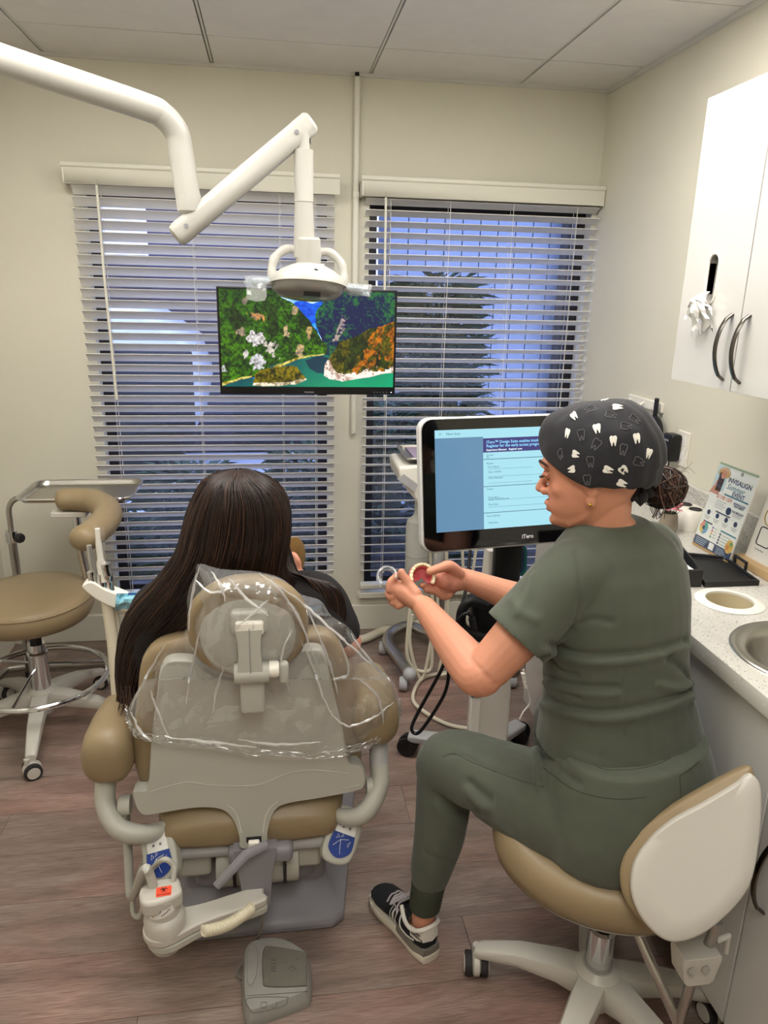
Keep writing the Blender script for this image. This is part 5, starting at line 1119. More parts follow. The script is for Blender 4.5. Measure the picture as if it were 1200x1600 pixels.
dp('mast', MB().tube([(.70, 2.93, .08), (.70, 2.93, .98)], .03, 16), M_steel); dp('head_arm', MB().bar((.70, 2.93, .90), (.64, 2.80, .90), .05, .05), M_white, bevel=.006)
for pts in ([(640, 1052), (606, 1005), (612, 988), (640, 978), (700, 974)],):
    q = [at(x, y, Z=.075) for x, y in pts]; q[-1].y = min(q[-1].y, 2.98)
    dp('base_frame', MB().tube(crom([q[0], q[0].lerp(q[1], .5), q[1], q[2], q[3], V(.70, 2.98, .075), V(.90, 2.98, .075), V(.95, 2.92, .075), V(.96, 2.6, .075)], 6), .024, 14), M_steel)
dp('end_cap', MB().ell(at(640, 1053, Z=.075), (.028, .03, .028)), M_lgrey)
for x, y in ((630, 1068), (598, 1012)):
    q = at(x, y, Z=.03); dp('caster', MB().lathe([(.0, -.016), (.026, -.016), (.03, -.01), (.03, .01), (.026, .016), (0, .016)], (q.x, q.y, .03), (1, -.2, 0), 20), M_lgrey)
for x, y in ((.96, 2.62), (.95, 2.95)): dp('caster', MB().lathe([(.0, -.016), (.026, -.016), (.03, -.01), (.03, .01), (.026, .016), (0, .016)], (x, y, .03), (1, -.2, 0), 20), M_lgrey)
fh = thing('floor_conduit', 'cream flexible conduit along the floor under the window', 'hose', (.2, 3.1, 0))
part('conduit', MB().tube(crom([(-.75, 3.17, .022), (-.2, 3.16, .022), (.15, 3.10, .022), at(560, 1000, Z=.022), at(600, 985, Z=.03), (.56, 3.10, .05), (.66, 3.10, .08)], 8), .02, 12), M_cream, fh, world=True)
part('end_collar', MB().tube([(-.76, 3.17, .022), (-.72, 3.17, .022)], .0215, 12), M_lgrey, fh, world=True)

# ------------------------------------------------------------------ assistant stool (seated woman)
ss = thing('saddle_stool', 'tan saddle stool with cream back shell the woman in green sits on', 'stool', (.688, 1.19, 0))
def sp(name, mb, m, parent=ss, **k): return part(name, mb, m, parent, world=True, **k)
star_base(ss, (150, 228, 296, -10, 70), .275, .135, M_ivory, w0=.036, w1=.021)
part('gas_cylinder', MB().lathe([(.027, .13), (.030, .135), (.030, .245), (.024, .25), (0, .25)], seg=24), M_chrome, ss); part('piston', MB().lathe([(.022, .245), (.022, .26), (.014, .262), (.014, .36)], seg=20), M_black, ss)
part('tilt_plate', MB().box((.02, .0, .37), (.16, .14, .03)), M_ivory, ss, bevel=.006)
# seat: rounded triangle, saddle dish
N = 40; sc0 = V(.692, 1.222, 0); ang = math.radians(150)
def seat_ring(k, z, dish=0):
    out = []
    for i in range(N):
        a = 2*PI*i/N; r = .225*(1+.06*math.cos(a)+.05*math.cos(2*a)); X, Y = r*k*math.cos(a), r*k*math.sin(a)*.98
        zz = z+dish*(.020*math.cos(a)**2*(1 if math.cos(a) > 0 else .6)+.008)
        p = Matrix.Rotation(ang, 3, 'Z') @ V(X, Y, 0); out.append(V(sc0.x+p.x, sc0.y+p.y, zz+.0*k))
    return out
b = MB(); b.loft([seat_ring(.5, .383), seat_ring(.86, .388), seat_ring(.97, .405), seat_ring(1.0, .43, .3), seat_ring(.985, .455, .7), seat_ring(.93, .472, 1), seat_ring(.8, .478, .8), seat_ring(.5, .476, .3), seat_ring(.15, .475, 0)])
sp('seat', b, M_tan, smooth=70)
b = MB(); b.loft([seat_ring(.86, .380), seat_ring(.90, .386), seat_ring(.95, .398)]); sp('seat_pan', b, M_ivory, smooth=50)
# backrest: tan pad and cream shell, outlines placed on a slanted plane facing the camera
BO = [(1178, 1212), (1190, 1235), (1188, 1300), (1176, 1372), (1150, 1415), (1105, 1455), (1065, 1472), (1035, 1468), (1005, 1440), (988, 1405), (985, 1375), (992, 1345), (1015, 1312), (1050, 1282), (1100, 1255), (1150, 1225), (1166, 1212)]
bn = V(-.42, -.80, .42).normalized(); q0 = at(1085, 1350, Y=.985)
def on_plane(px, py, off=0):
    d_ = CR*((px-600)/FPX)-CU*((py-800)/FPX)+CF; o_ = V(0, 0, CAMH); k_ = ((q0+bn*off)-o_).dot(bn)/d_.dot(bn); return o_+d_*k_
ol_ = [on_plane(x, y) for x, y in [tuple(p) for p in crom(BO, 4, closed=True)]]; cB = sum(ol_, V(0, 0, 0))/len(ol_)
def bring(k, off): return [cB+(p-cB)*k+bn*off for p in ol_]
b = MB(); b.loft([bring(.97, -.022), bring(1.0, -.016), bring(1.0, -.004), bring(.985, .003), bring(.95, .006), bring(.7, .0055), bring(.3, .005)]); sp('back_shell', b, M_ivory, smooth=50)
PO = [(1150, 1205), (1172, 1198), (1180, 1210), (1186, 1240), (1184, 1300), (1172, 1372), (1146, 1415), (1100, 1455), (1040, 1462), (1000, 1440), (975, 1405), (968, 1372), (972, 1342), (990, 1310), (1020, 1282), (1060, 1255), (1110, 1226)]
pl_ = [on_plane(x, y, -.022) for x, y in [tuple(p) for p in crom(PO, 4, closed=True)]]; cP = sum(pl_, V(0, 0, 0))/len(pl_)
b = MB(); b.loft([[cP+(p-cP)*k+bn*off for p in pl_] for k, off in ((.92, .004), (.985, .0), (1.0, -.012), (.995, -.028), (.95, -.042), (.85, -.05), (.5, -.052))]); sp('back_pad', b, M_tan, smooth=70)
c1 = at(1085, 1500, Y=1.0)
bk = MB(); bk.loft([[c1+V(x*k, y*.05, z) for x, y in rrect(.075, 1, .02, 3)] for z, k in ((-.035, .6), (-.028, .8), (.02, 1.05), (.03, 1.0))]); sp('back_bracket', bk, M_ivory, bevel=.004)
for dx in (-.022, .006): sp('bracket_bolt', MB().lathe([(0, 0), (.008, 0), (.008, .003), (0, .004)], c1+V(dx, -.026, .006), (0, -1, .2), 14), M_sil)
sp('back_post', MB().tube([at(1060, 1600, Y=1.02), at(1085, 1520, Y=1.01), at(1110, 1470, Y=1.005), at(1120, 1440, Y=1.0)], .0105, 12), M_steel)
sp('post_support', MB().tube([at(1060, 1600, Y=1.02), V(.72, 1.06, .30), V(.70, 1.15, .365)], .0105, 12), M_steel)
sp('height_lever', MB().tube([at(1120, 1470, Y=1.0), at(1138, 1462, Y=1.0), at(1134, 1488, Y=1.0)], .006, 8), M_ivory)
# ------------------------------------------------------------------ people: helpers
def ring_sup(c, a, bf, bb, L, F, n=28, p=.85, tilt=0):
    """body section: half width a along L, depth bf forward and bb backward along F"""
    out = []
    for k in range(n):
        t = 2*PI*k/n; x = math.copysign(abs(math.cos(t))**p, math.cos(t))*a; s = math.sin(t); y = math.copysign(abs(s)**p, s)*(bf if s > 0 else bb)
        out.append(V(c)+V(L)*x+V(F)*y+V(0, 0, tilt*y))
    return out
def limb(mb, pts, rad, seg=18, n=6, flat=None):
    """tapered limb through joints"""
    q = crom([(*p, r) for p, r in zip(pts, rad)], n); mb.tube([V(*x[:3]) for x in q], [x[3] for x in q], seg, flat=flat)
    for x in (q[0], q[-1]): mb.ell(x[:3], (x[3]*.98,)*3, seg=12, rings=8)
def fold(me, pts, w, amp, dirv=None, ray=True):
    """press a crease (amp<0) or a ridge (amp>0) along a polyline of surface points into a mesh"""
    a = verts_np(me); nrm = norms_np(me); P = np.array([tuple(p) for p in pts]); best = np.full(len(a), 9e9)
    for i in range(len(P)-1):
        d = P[i+1]-P[i]; t = np.clip(((a-P[i]) @ d)/max(d @ d, 1e-12), 0, 1); best = np.minimum(best, np.linalg.norm(a-(P[i]+t[:, None]*d), axis=1))
    a += nrm*(amp*np.exp(-(best/w)**2))[:, None]; set_verts(me, a)
from mathutils.bvhtree import BVHTree
def bvh_of(me): return BVHTree.FromPolygons([v.co for v in me.vertices], [p.vertices for p in me.polygons])
def hit(bvh, px, py):
    d = (CR*((px-600)/FPX)-CU*((py-800)/FPX)+CF).normalized(); r = bvh.ray_cast(V(0, 0, CAMH), d)
    return (r[0], r[1]) if r[0] is not None else (None, None)
def surf_line(bvh, pts, n=6):
    out = []
    for q in crom(pts, n):
        h, _ = hit(bvh, q[0], q[1])
        if h is not None: out.append(h)
    return out
def head_mb(c, F, L, U, s=1.0, nose=True):
    """head from stacked sections with brow, nose, lips, chin and ears"""
    b = MB(); rings = []
    for z, f, bk, w, p in ((.118, .015, .045, .028, 1), (.112, .036, .062, .046, 1), (.095, .060, .082, .062, 1), (.07, .079, .094, .071, .98), (.04, .0905, .099, .0755, .96), (.014, .0935, .100, .076, .95), (-.004, .0885, .099, .0752, .93), (-.022, .0885, .096, .074, .93), (-.04, .0895, .090, .072, .92), (-.054, .0905, .082, .069, .92), (-.068, .0925, .072, .0655, .92), (-.078, .0915, .062, .062, .92), (-.090, .0885, .050, .0565, .92), (-.104, .0895, .033, .049, .92), (-.116, .083, .014, .039, 1), (-.125, .062, .0, .022, 1)):
        rings.append([V(c)+(L*(math.copysign(abs(math.cos(t))**p, math.cos(t))*w)+F*((f if math.sin(t) > 0 else bk)*math.sin(t))+U*z)*s for t in [2*PI*k/32 for k in range(32)]])
    b.loft(rings)
    def at_(f, l, u): return V(c)+(F*f+L*l+U*u)*s
    # nose ridge, tip, wings
    b.tube([at_(.083, 0, .014), at_(.089, 0, -.002), at_(.0975, 0, -.018), at_(.105, 0, -.031)], [.006*s, .007*s, .008*s, .0092*s], 12); b.ell(at_(.1085, 0, -.036), (.0092*s,)*3); b.tube([at_(.106, 0, -.040), at_(.094, 0, -.046)], .0065*s, 10)
    for k in (-1, 1): b.ell(at_(.0965, k*.0125, -.041), (.0085*s,)*3); b.ell(at_(.056, k*.040, -.032), (.0205*s, .0205*s, .0205*s)); b.tube([at_(.0895, k*.008, .018), at_(.089, k*.03, .021), at_(.078, k*.048, .016)], .0085*s, 10)
    b.ell(at_(.083, 0, -.105), (.013*s,)*3); b.tube([at_(.083, -.020, -.072), at_(.0955, -.008, -.0665), at_(.0955, .008, -.0665), at_(.083, .020, -.072)], .0058*s, 10); b.tube([at_(.083, -.018, -.0775), at_(.0945, 0, -.0815), at_(.083, .018, -.0775)], .0066*s, 10)
    for k in (-1, 1): b.tube([at_(.05, k*.028, -.105), at_(.015, k*.045, -.088), at_(-.01, k*.055, -.06)], .014*s, 8)
    for k in (-1, 1):
        Me_ = Matrix((L*k, F, U)).transposed(); b.ell(at_(-.008, k*.074, -.022), (.008*s, .015*s, .028*s), Me_); b.ell(at_(-.004, k*.0745, -.056), (.0062*s, .010*s, .012*s), Me_)
    return b, at_
SKIN = '#c5896e'
def skin_cols(me, base, spots):
    a = verts_np(me); col = np.tile(np.array(lin(base)), (len(a), 1)); n = fbm(a[:, 0]*40+9, a[:, 2]*40+9, 3, 6)
    col *= (1+.12*(n-.5))[:, None]
    for p, r, h, k in spots:
        d = np.linalg.norm(a-np.array(tuple(p)), axis=1); wgt = (k*np.exp(-(d/r)**2))[:, None]; col = col*(1-wgt)+np.array(lin(h))*wgt
    set_col(me, col)
M_skin = attr_mat('skin', .5, spec=.35, bump=.05, bscale=260, sss=.12)

# ------------------------------------------------------------------ seated woman in green scrubs
TF = V(-.34, .94, 0).normalized(); TL = V(-.94, -.34, 0).normalized(); UZ = V(0, 0, 1)
sw_ = thing('person', 'person in olive scrubs and tooth-print cap seated on stool, holding a denture model', 'person', (.72, 1.24, 0))
def pp_(name, mb, m, parent=sw_, **k): return part(name, mb, m, parent, world=True, **k)
S_L, E_L, W_L = V(.565, 1.262, 1.045), V(.385, 1.236, .850), at(662, 948, Y=1.452)
S_R, W_R = V(.790, 1.388, 1.04), at(728, 905, Y=1.575); E_R = V(.655, 1.55, .835)
C_pel = V(.716, 1.208, .50); C_sh = V(.69, 1.315, 1.05)
hcn = at(924, 729, Y=1.335); hz_ = math.radians(149); HF = V(math.cos(hz_), math.sin(hz_), 0); HL_ = V(-HF.y, HF.x, 0); tl = math.radians(11)
HF2 = (HF*math.cos(tl)-UZ*math.sin(tl)).normalized(); HU = (UZ*math.cos(tl)+HF*math.sin(tl)).normalized(); HL_ = HU.cross(HF2).normalized()
body, hat_ = head_mb(hcn, HF2, HL_, HU, .98)
limb(body, [hat_(-.02, 0, -.07), hcn+V(.035, -.012, -.13), V(.675, 1.315, 1.09), C_sh+V(0, 0, -.06)], [.052, .054, .060, .07])
limb(body, [C_sh, C_sh+V(.02, -.02, -.2), C_pel+V(0, 0, .05)], [.08, .09, .10])
for S_, E_, W_, k in ((S_L, E_L, W_L, 0), (S_R, E_R, W_R, 1)):
    limb(body, [C_sh+V(0, 0, -.01), S_, S_.lerp(E_, .5), E_.lerp(S_, .08)], [.05, .052, .050, .043])
    limb(body, [E_.lerp(S_, .06), E_.lerp(W_, .04), E_.lerp(W_, .3), E_.lerp(W_, .7), W_], [.042, .043, .042, .032, .0255])
# legs inside the trousers, ankle bare
K_L, A_L = V(.392, 1.455, .495), V(.338, 1.412, .115); K_R, A_R = V(.765, 1.665, .47), V(.76, 1.67, .10)
H_L, H_R = C_pel+TL*.10+V(0, 0, .03), C_pel-TL*.06+TF*.08+V(0, 0, .03)
for H_, K_, A_ in ((H_L, K_L, A_L), (H_R, K_R, A_R)):
    limb(body, [C_pel+V(0, 0, .05), H_, H_.lerp(K_, .5), K_, K_.lerp(A_, .35), K_.lerp(A_, .8), A_, A_-V(0, 0, .06)], [.06, .06, .055, .045, .042, .032, .029, .028])
# left hand: pinch grip seen from its back
def q(px, py, Y): return at(px, py, Y=Y)
def finger(pts, r0=.0088, r1=.0068): limb(body, pts, [r0+(r1-r0)*i/(len(pts)-1) for i in range(len(pts))], seg=12, n=5)
limb(body, [W_L, q(648, 938, 1.475), q(634, 927, 1.495), q(620, 920, 1.508)], [.0245, .027, .029, .022], flat=(.78, (.3, .6, .8)))
limb(body, [q(650, 928, 1.47), q(640, 915, 1.485), q(634, 905, 1.49), q(630, 900, 1.492), q(627, 893.5, 1.495)], [.014, .0125, .0105, .0095, .0085], seg=12)
finger([q(615, 917, 1.50), q(609, 922, 1.498), q(610, 910, 1.500), q(616, 903, 1.503), q(621, 897.5, 1.505)], .0105, .0072)
finger([q(620, 926, 1.502), q(610, 932, 1.500), q(607, 924, 1.516), q(614, 914, 1.524)], .0105, .0075)
finger([q(626, 934, 1.500), q(614, 941, 1.500), q(611, 934, 1.518), q(618, 924, 1.528)], .0100, .0075)
finger([q(634, 940, 1.492), q(622, 947, 1.494), q(619, 941, 1.512), q(626, 931, 1.522)], .0092, .0068)
# right hand: palm towards us, thumb on top of the denture, fingers behind and under it
limb(body, [W_R, q(716, 905, 1.565), q(704, 905, 1.555), q(694, 906, 1.55)], [.0255, .029, .031, .024], flat=(.7, (.2, -.9, .3)))
limb(body, [q(716, 896, 1.555), q(702, 885, 1.538), q(690, 887, 1.528), q(680, 890, 1.522), q(671, 893, 1.518)], [.016, .0145, .0115, .0105, .0090], seg=12)
finger([q(696, 897, 1.56), q(680, 892, 1.585), q(660, 890, 1.59), q(645, 897, 1.578)], .0100, .0074)
finger([q(696, 908, 1.555), q(684, 912, 1.56), q(671, 916, 1.548), q(660, 915, 1.535)], .0100, .0075)
finger([q(702, 917, 1.552), q(690, 924, 1.548), q(677, 924, 1.540), q(666, 922, 1.533)], .0097, .0072)
finger([q(708, 922, 1.555), q(700, 932, 1.55), q(690, 932, 1.542), q(683, 927, 1.538)], .0088, .0066)
bm_ = remesh(body, .0029, 3, .5, 'body')
bmx = bmesh.new(); bmx.from_mesh(bm_)
for k in (-1, 1):
    vs_ = [v for v in bmx.verts if (v.co-hat_(.058, k*.048, -.045)).length < .036]
    for _ in range(22): bmesh.ops.smooth_vert(bmx, verts=vs_, factor=.5, use_axis_x=True, use_axis_y=True, use_axis_z=True)
bmx.to_mesh(bm_); bmx.free(); bm_.update()
skin_cols(bm_, SKIN, [(hat_(.095, 0, -.075), .013, '#b0605a', .9), (hat_(.075, .045, -.03), .035, '#cf8a70', .6), (hat_(.11, 0, -.038), .016, '#cf8a72', .5), (E_L, .05, '#d48f76', .6), (q(700, 905, 1.54), .04, '#dc9080', .6), (q(615, 920, 1.50), .03, '#dd9a84', .5), (A_L, .05, '#d1947c', .6)])
bd = pp_('body', bm_, M_skin)
# eye, lashes, brow
M_brow = mat('brow_hair', '#3a2620', .8); M_eye = mat('eye_white', '#e9e4df', .2); M_iris = mat('iris', '#2c1d16', .2)
for k in (1, -1):
    e = pp_('eye', MB().ell(hat_(.0750, k*.031, -.006), (.0092,)*3), M_eye, bd); pp_('iris', MB().ell(hat_(.0805, k*.031, -.0115), (.0045,)*3, seg=10, rings=6), M_iris, e)
    pp_('eyelid', MB().ell(hat_(.0768, k*.031, -.003), (.0115,)*3, seg=16, rings=10), mat('lid_skin', '#b98068', .5), bd); pp_('eyelid', MB().tube([hat_(.083, k*.019, -.001), hat_(.0885, k*.027, .0005), hat_(.0885, k*.035, -.001), hat_(.079, k*.043, -.004)], .0038, 8), mat('lid', '#b5765e', .5), bd)
    lash = MB()
    for i in range(9): u = i/8; lash.tube([hat_(.0885-.008*abs(u-.4), k*(.020+.022*u), -.003), hat_(.0955-.006*abs(u-.4), k*(.020+.026*u), -.0065), hat_(.100-.006*abs(u-.4), k*(.020+.029*u), -.0045)], [.0007, .0006, .0002], 4)
    pp_('eyelash', lash, M_brow, bd)
    pp_('eyebrow', MB().tube([hat_(.0955, k*.013, .019), hat_(.0945, k*.03, .025), hat_(.083, k*.048, .022), hat_(.075, k*.055, .016)], [.0030, .0036, .0028, .0012], 8), M_brow, bd)
ear = hat_(-.003, .0805, -.059); pp_('earring', MB().ell(ear, (.0032,)*3, seg=12, rings=8), mat('gold', '#d8a94a', .2, metal=1), bd)
# ---- scrub top
GREEN = '#4b5044'
M_scrub = mat('scrub_green', GREEN, .8, var=.05, vscale=30, bump=.10, bscale=420, sheen=.15)
top = MB(); rings = []
for px, py, Y, a, bf, bb in ((975, 1160, 1.262, .190, .160, .134), (973, 1130, 1.265, .180, .153, .124), (969, 1080, 1.275, .160, .138, .112), (966, 1030, 1.288, .158, .130, .112), (964, 980, 1.298, .163, .130, .115), (963, 930, 1.305, .168, .125, .112), (963, 885, 1.312, .160, .112, .104), (962, 850, 1.318, .132, .092, .090), (958, 828, 1.322, .100, .072, .074), (955, 812, 1.322, .076, .062, .062)):
    rings.append(ring_sup(at(px, py, Y=Y), a, bf, bb, TL, TF, 32, .86))
top.loft(rings)
for S_, E_ in ((S_L, E_L), (S_R, E_R)):
    d_ = (E_-S_).normalized(); limb(top, [C_sh+V(0, 0, -.02), S_.lerp(C_sh, .35)+V(0, 0, -.005), S_, S_.lerp(E_, .35), S_.lerp(E_, .60)], [.085, .076, .070, .070, .073], seg=24, flat=(1.0, (0, 0, 1)))
tm = remesh(top, .0048, 8, .5, 'scrub_top')
# hem cut: open the sleeves and the bottom, then wrinkle
def cut(me, p, n):
    bm = bmesh.new(); bm.from_mesh(me); bmesh.ops.bisect_plane(bm, geom=bm.verts[:]+bm.edges[:]+bm.faces[:], plane_co=p, plane_no=n, clear_outer=True); bm.to_mesh(me); bm.free(); me.update()
def cut_local(me, p, n, r):
    """remove faces beyond a plane but only near p (a sleeve end)"""
    bm = bmesh.new(); bm.from_mesh(me); g = [f for f in bm.faces if (f.calc_center_median()-V(p)).length < r and ((f.calc_center_median()-V(p)).cross(V(n))).length < .088]
    gv = set(v for f in g for v in f.verts); ge = set(e for f in g for e in f.edges)
    bmesh.ops.bisect_plane(bm, geom=list(gv)+list(ge)+g, plane_co=p, plane_no=n, clear_outer=True); bm.to_mesh(me); bm.free(); me.update()
cut(tm, rings[0][0]*0+at(975, 1152, Y=1.262), (0, .02, -1))
for S_, E_ in ((S_L, E_L), (S_R, E_R)):
    d_ = (E_-S_).normalized(); pe = S_.lerp(E_, .60); cut_local(tm, pe, d_, .13)
tb_ = bvh_of(tm)
for pts, w, am in (([(858, 1008), (905, 1022), (960, 1024), (1020, 1016), (1072, 1000)], .008, -.006), ([(852, 1016), (905, 1032), (965, 1034), (1030, 1024), (1075, 1008)], .010, .006), ([(845, 1055), (900, 1072), (965, 1075)], .007, -.005), ([(846, 1064), (905, 1082), (965, 1084)], .009, .005), ([(838, 1088), (890, 1106), (950, 1112), (1020, 1100), (1078, 1078)], .009, -.006), ([(842, 1098), (900, 1118), (960, 1122), (1030, 1108), (1080, 1086)], .012, .007), ([(893, 985), (870, 1010), (848, 1030)], .008, -.008), ([(905, 975), (930, 968), (955, 972)], .007, -.004), ([(900, 862), (906, 905), (903, 950), (893, 985)], .0035, -.003), ([(835, 900), (825, 930), (808, 960)], .009, .003), ([(860, 1030), (875, 1048), (900, 1056)], .006, -.005), ([(862, 1062), (880, 1078), (905, 1090)], .006, -.004), ([(1045, 1030), (1065, 1045), (1080, 1062)], .008, -.006), ([(1030, 1070), (1060, 1075), (1082, 1066)], .008, .006), ([(1075, 1000), (1055, 1018), (1035, 1020)], .006, -.004), ([(800, 935), (812, 955), (838, 968)], .01, .003), ([(971, 1028), (972, 1080), (974, 1150)], .0022, -.002)):
    L_ = surf_line(tb_, pts)
    if len(L_) > 2: fold(tm, L_, w, am*1.35)
a_ = verts_np(tm); n_ = norms_np(tm); ns = fbm(a_[:, 0]*9+5+a_[:, 1]*4, a_[:, 2]*16+3, 4, 12); a_ += n_*((ns-.5)*.009*np.clip((1.0-a_[:, 2])/.25, .15, 1))[:, None]; set_verts(tm, a_)
for p in tm.polygons: p.use_smooth = True
st_ = pp_('scrub_top', tm, M_scrub); sol = st_.modifiers.new('s', 'SOLIDIFY'); sol.thickness = .0022; sol.offset = -1
tb_ = bvh_of(tm)
seam = mat('seam_thread', '#3b3f33', .9)
def stitch(bvh, pts, parent, r=.0012, m=seam):
    # parent's mesh is in local space; bvh was built in world space before linking
    L_ = surf_line(bvh, pts, 8)
    if len(L_) > 2: pp_('seam', MB().tube(L_, r, 6), m, parent)
# ---- trousers
pn = MB()
rings = [ring_sup(C_pel+V(.0, 0, z)+TF*dy, a, bf, bb, TL, TF, 32, .9) for z, dy, a, bf, bb in ((-.035, 0, .15, .13, .12), (-.028, 0, .19, .155, .145), (.0, 0, .205, .165, .158), (.05, .0, .205, .16, .155), (.11, .0, .192, .15, .142), (.16, .002, .178, .145, .128), (.20, .004, .165, .14, .112))]
pn.loft(rings)
limb(pn, [C_pel+TL*.08+V(0, 0, .03), H_L.lerp(K_L, .25)+V(0, 0, .008), H_L.lerp(K_L, .6)+V(0, 0, .012), K_L+V(.005, -.005, .010), K_L+V(-.004, .006, -.05), K_L.lerp(A_L, .45)+V(.006, 0, 0), K_L.lerp(A_L, .70), K_L.lerp(A_L, .80)], [.115, .108, .092, .077, .069, .061, .051, .043], seg=24)
limb(pn, [C_pel+TF*.05+V(0, 0, .02), H_R.lerp(K_R, .5), K_R, K_R.lerp(A_R, .4), K_R.lerp(A_R, .85)], [.12, .10, .08, .065, .045], seg=24)
pm = remesh(pn, .0052, 8, .5, 'scrub_trousers')
pb_ = bvh_of(pm)
for pts, w, am in (([(812, 1140), (835, 1148), (858, 1160), (880, 1185)], .008, -.008), ([(808, 1152), (830, 1162), (845, 1185), (850, 1215)], .007, .008), ([(826, 1165), (828, 1190), (828, 1222)], .005, -.006), ([(845, 1160), (868, 1195), (905, 1225)], .006, -.004), ([(838, 1158), (836, 1195), (842, 1232)], .006, .005), ([(812, 1145), (800, 1150), (795, 1160)], .01, .006), ([(700, 1180), (725, 1182), (760, 1200), (800, 1213)], .003, -.002), ([(735, 1225), (752, 1240), (766, 1250)], .010, -.008), ([(728, 1235), (745, 1252), (758, 1262)], .012, .007), ([(690, 1245), (720, 1265), (745, 1268)], .012, -.005), ([(680, 1260), (705, 1280), (735, 1285)], .014, .004), ([(660, 1330), (690, 1345), (715, 1340)], .008, -.003)):
    L_ = surf_line(pb_, pts)
    if len(L_) > 2: fold(pm, L_, w, am)
a_ = verts_np(pm); n_ = norms_np(pm); ns = fbm(a_[:, 0]*8+5+a_[:, 2]*3, a_[:, 1]*10+3, 4, 17); a_ += n_*((ns-.5)*.006)[:, None]; set_verts(pm, a_)
pb_ = bvh_of(pm)
tr_ = pp_('scrub_trousers', pm, M_scrub)
stitch(pb_, [(884, 1148), (930, 1196), (975, 1203), (1030, 1193), (1075, 1165)], tr_, .0009); stitch(pb_, [(850, 1200), (900, 1235), (960, 1248), (1010, 1245)], tr_, .0009); stitch(pb_, [(692, 1182), (712, 1178), (740, 1192), (800, 1215), (850, 1230)], tr_, .0009)
stitch(pb_, [(1062, 1212), (1064, 1248)], tr_, .0012); stitch(pb_, [(1062, 1212), (1080, 1200), (1092, 1190)], tr_, .0012)
cf = K_L.lerp(A_L, .80); cg = K_L.lerp(A_L, .965); ax = (cg-cf)
rb = MB(); rb.loft([[cf+ax*u+(Matrix.Rotation(0, 3, 'Z') @ V(math.cos(t)*r, math.sin(t)*r*1.05, 0)) for t in [2*PI*i/36 for i in range(36)]] for u, r in ((-.15, .040), (0, .0425), (.3, .0405), (1.0, .0385), (1.02, .036), (.4, .034))], cap=False)
pp_('trouser_cuff', rb, mat('rib_green', '#363a2e', .85, bump=.4, bscale=160, stretch=(1, 1, .05)), tr_)
# ---- tooth print cap
capc = hat_(-.012, 0, .02); cap = MB(); NA, NT = 72, 26; G = []
def cap_r(a): return 1
for i in range(NA):
    a = 2*PI*i/NA; ca, sa = math.cos(a), math.sin(a)               # ca forward
    ze = (.010 if ca > 0 else -.012)+.028*ca-.014*(1-abs(ca)) if ca > 0 else -.012-.040*(-ca)**1.0
    ze = -.036+.070*ca**1.25 if ca > 0 else -.036+.020*ca
    row_ = []
    rf = .106 if ca > 0 else .128; rs_ = .0905
    for j in range(NT+1):
        t = j/NT; ph = t*PI/2; h = ze+(.116-ze)*math.sin(ph)**.92+.008*(1-ca)*math.sin(2*ph)*.8
        k = math.cos(ph)**.62 if t < 1 else 0
        bulge = 1+.10*math.sin(PI*min(1, t*1.6))*(.35 if ca > 0 else 1.0)-(.06 if (ca < 0 and t < .1) else 0)
        f = rf*k*bulge*ca; l = rs_*k*bulge*sa*(1+.02*(1-ca))
        if t == 0: f *= .985; l *= .985
        wr = (.0032*math.sin(a*19+3*t)*(1-t)**2*(1 if ca < -.35 else .12))+.0030*(mnoise.noise(V(f*26, l*26, h*26)))
        row_.append(hat_(f+wr*ca-.008, l+wr*sa, h+.012+wr))
    G.append(row_)
G.append(G[0]); cap.grid(G, NA+1, NT+1)
M_cap = mat('cap_charcoal', '#1f1f25', .8, var=.08, vscale=25, bump=.12, bscale=300, sheen=.1)
cmesh = cap.mesh('scrub_cap', 60); cb_ = bvh_of(cmesh)
L_ = surf_line(cb_, [(912, 636), (930, 670), (952, 700), (968, 728), (975, 742)]); 
fold(cmesh, L_, .003, -.0022); L_ = surf_line(cb_, [(880, 660), (905, 640), (930, 632)]); fold(cmesh, L_, .008, .003); cb_ = bvh_of(cmesh)
cp_ = pp_('scrub_cap', cmesh, M_cap); so = cp_.modifiers.new('s', 'SOLIDIFY'); so.thickness = .002; so.offset = -1
so2 = crom([(-.72, -.6), (-.5, -1.15), (-.3, -1.05), (-.17, -.5), (0, -.32), (.17, -.5), (.3, -1.05), (.5, -1.15), (.72, -.6), (.95, .1), (1.0, .7), (.55, 1.02), (0, .88), (-.55, 1.02), (-1.0, .7), (-.95, .1)], 3, closed=True)
M_tooth = mat('tooth_white', '#e6e3da', .6); M_toothg = mat('tooth_line', '#6b6a6e', .7)
def tooth(px, py, rot, sz, solid):
    h, n = hit(cb_, px, py)
    if h is None: return
    M = frame(h+n*.0006, CR, n) @ Matrix.Rotation(rot, 4, 'Z')
    pts = [(p[0]*sz*.5, p[1]*sz*.62) for p in so2]
    Q = []
    for x, y in pts:
        r = cb_.ray_cast(M @ V(x, y, .02), -n); Q.append((r[0] if r[0] is not None else M @ V(x, y, 0))+n*.0007)
    if solid: pp_('tooth_print', MB().loft([Q, [p+n*.0006 for p in Q]]), M_tooth, cp_, smooth=0)
    else: pp_('tooth_print', MB().tube(Q, .0006, 5, closed=True), M_toothg, cp_)
for i, (x, y) in enumerate(((888.6, 653.3), (875, 679), (929, 670), (950.5, 689), (889, 708.5), (883.7, 731), (967, 635.5), (941, 626), (1002, 685), (1016, 708), (981, 734.5), (946, 734), (969, 755))): tooth(x, y, (.4, -.4, .1, .0, 1.4, -1.2, 1.5, -.6, .2, -.3, .8, 1.3, 1.2)[i], .0142, True)
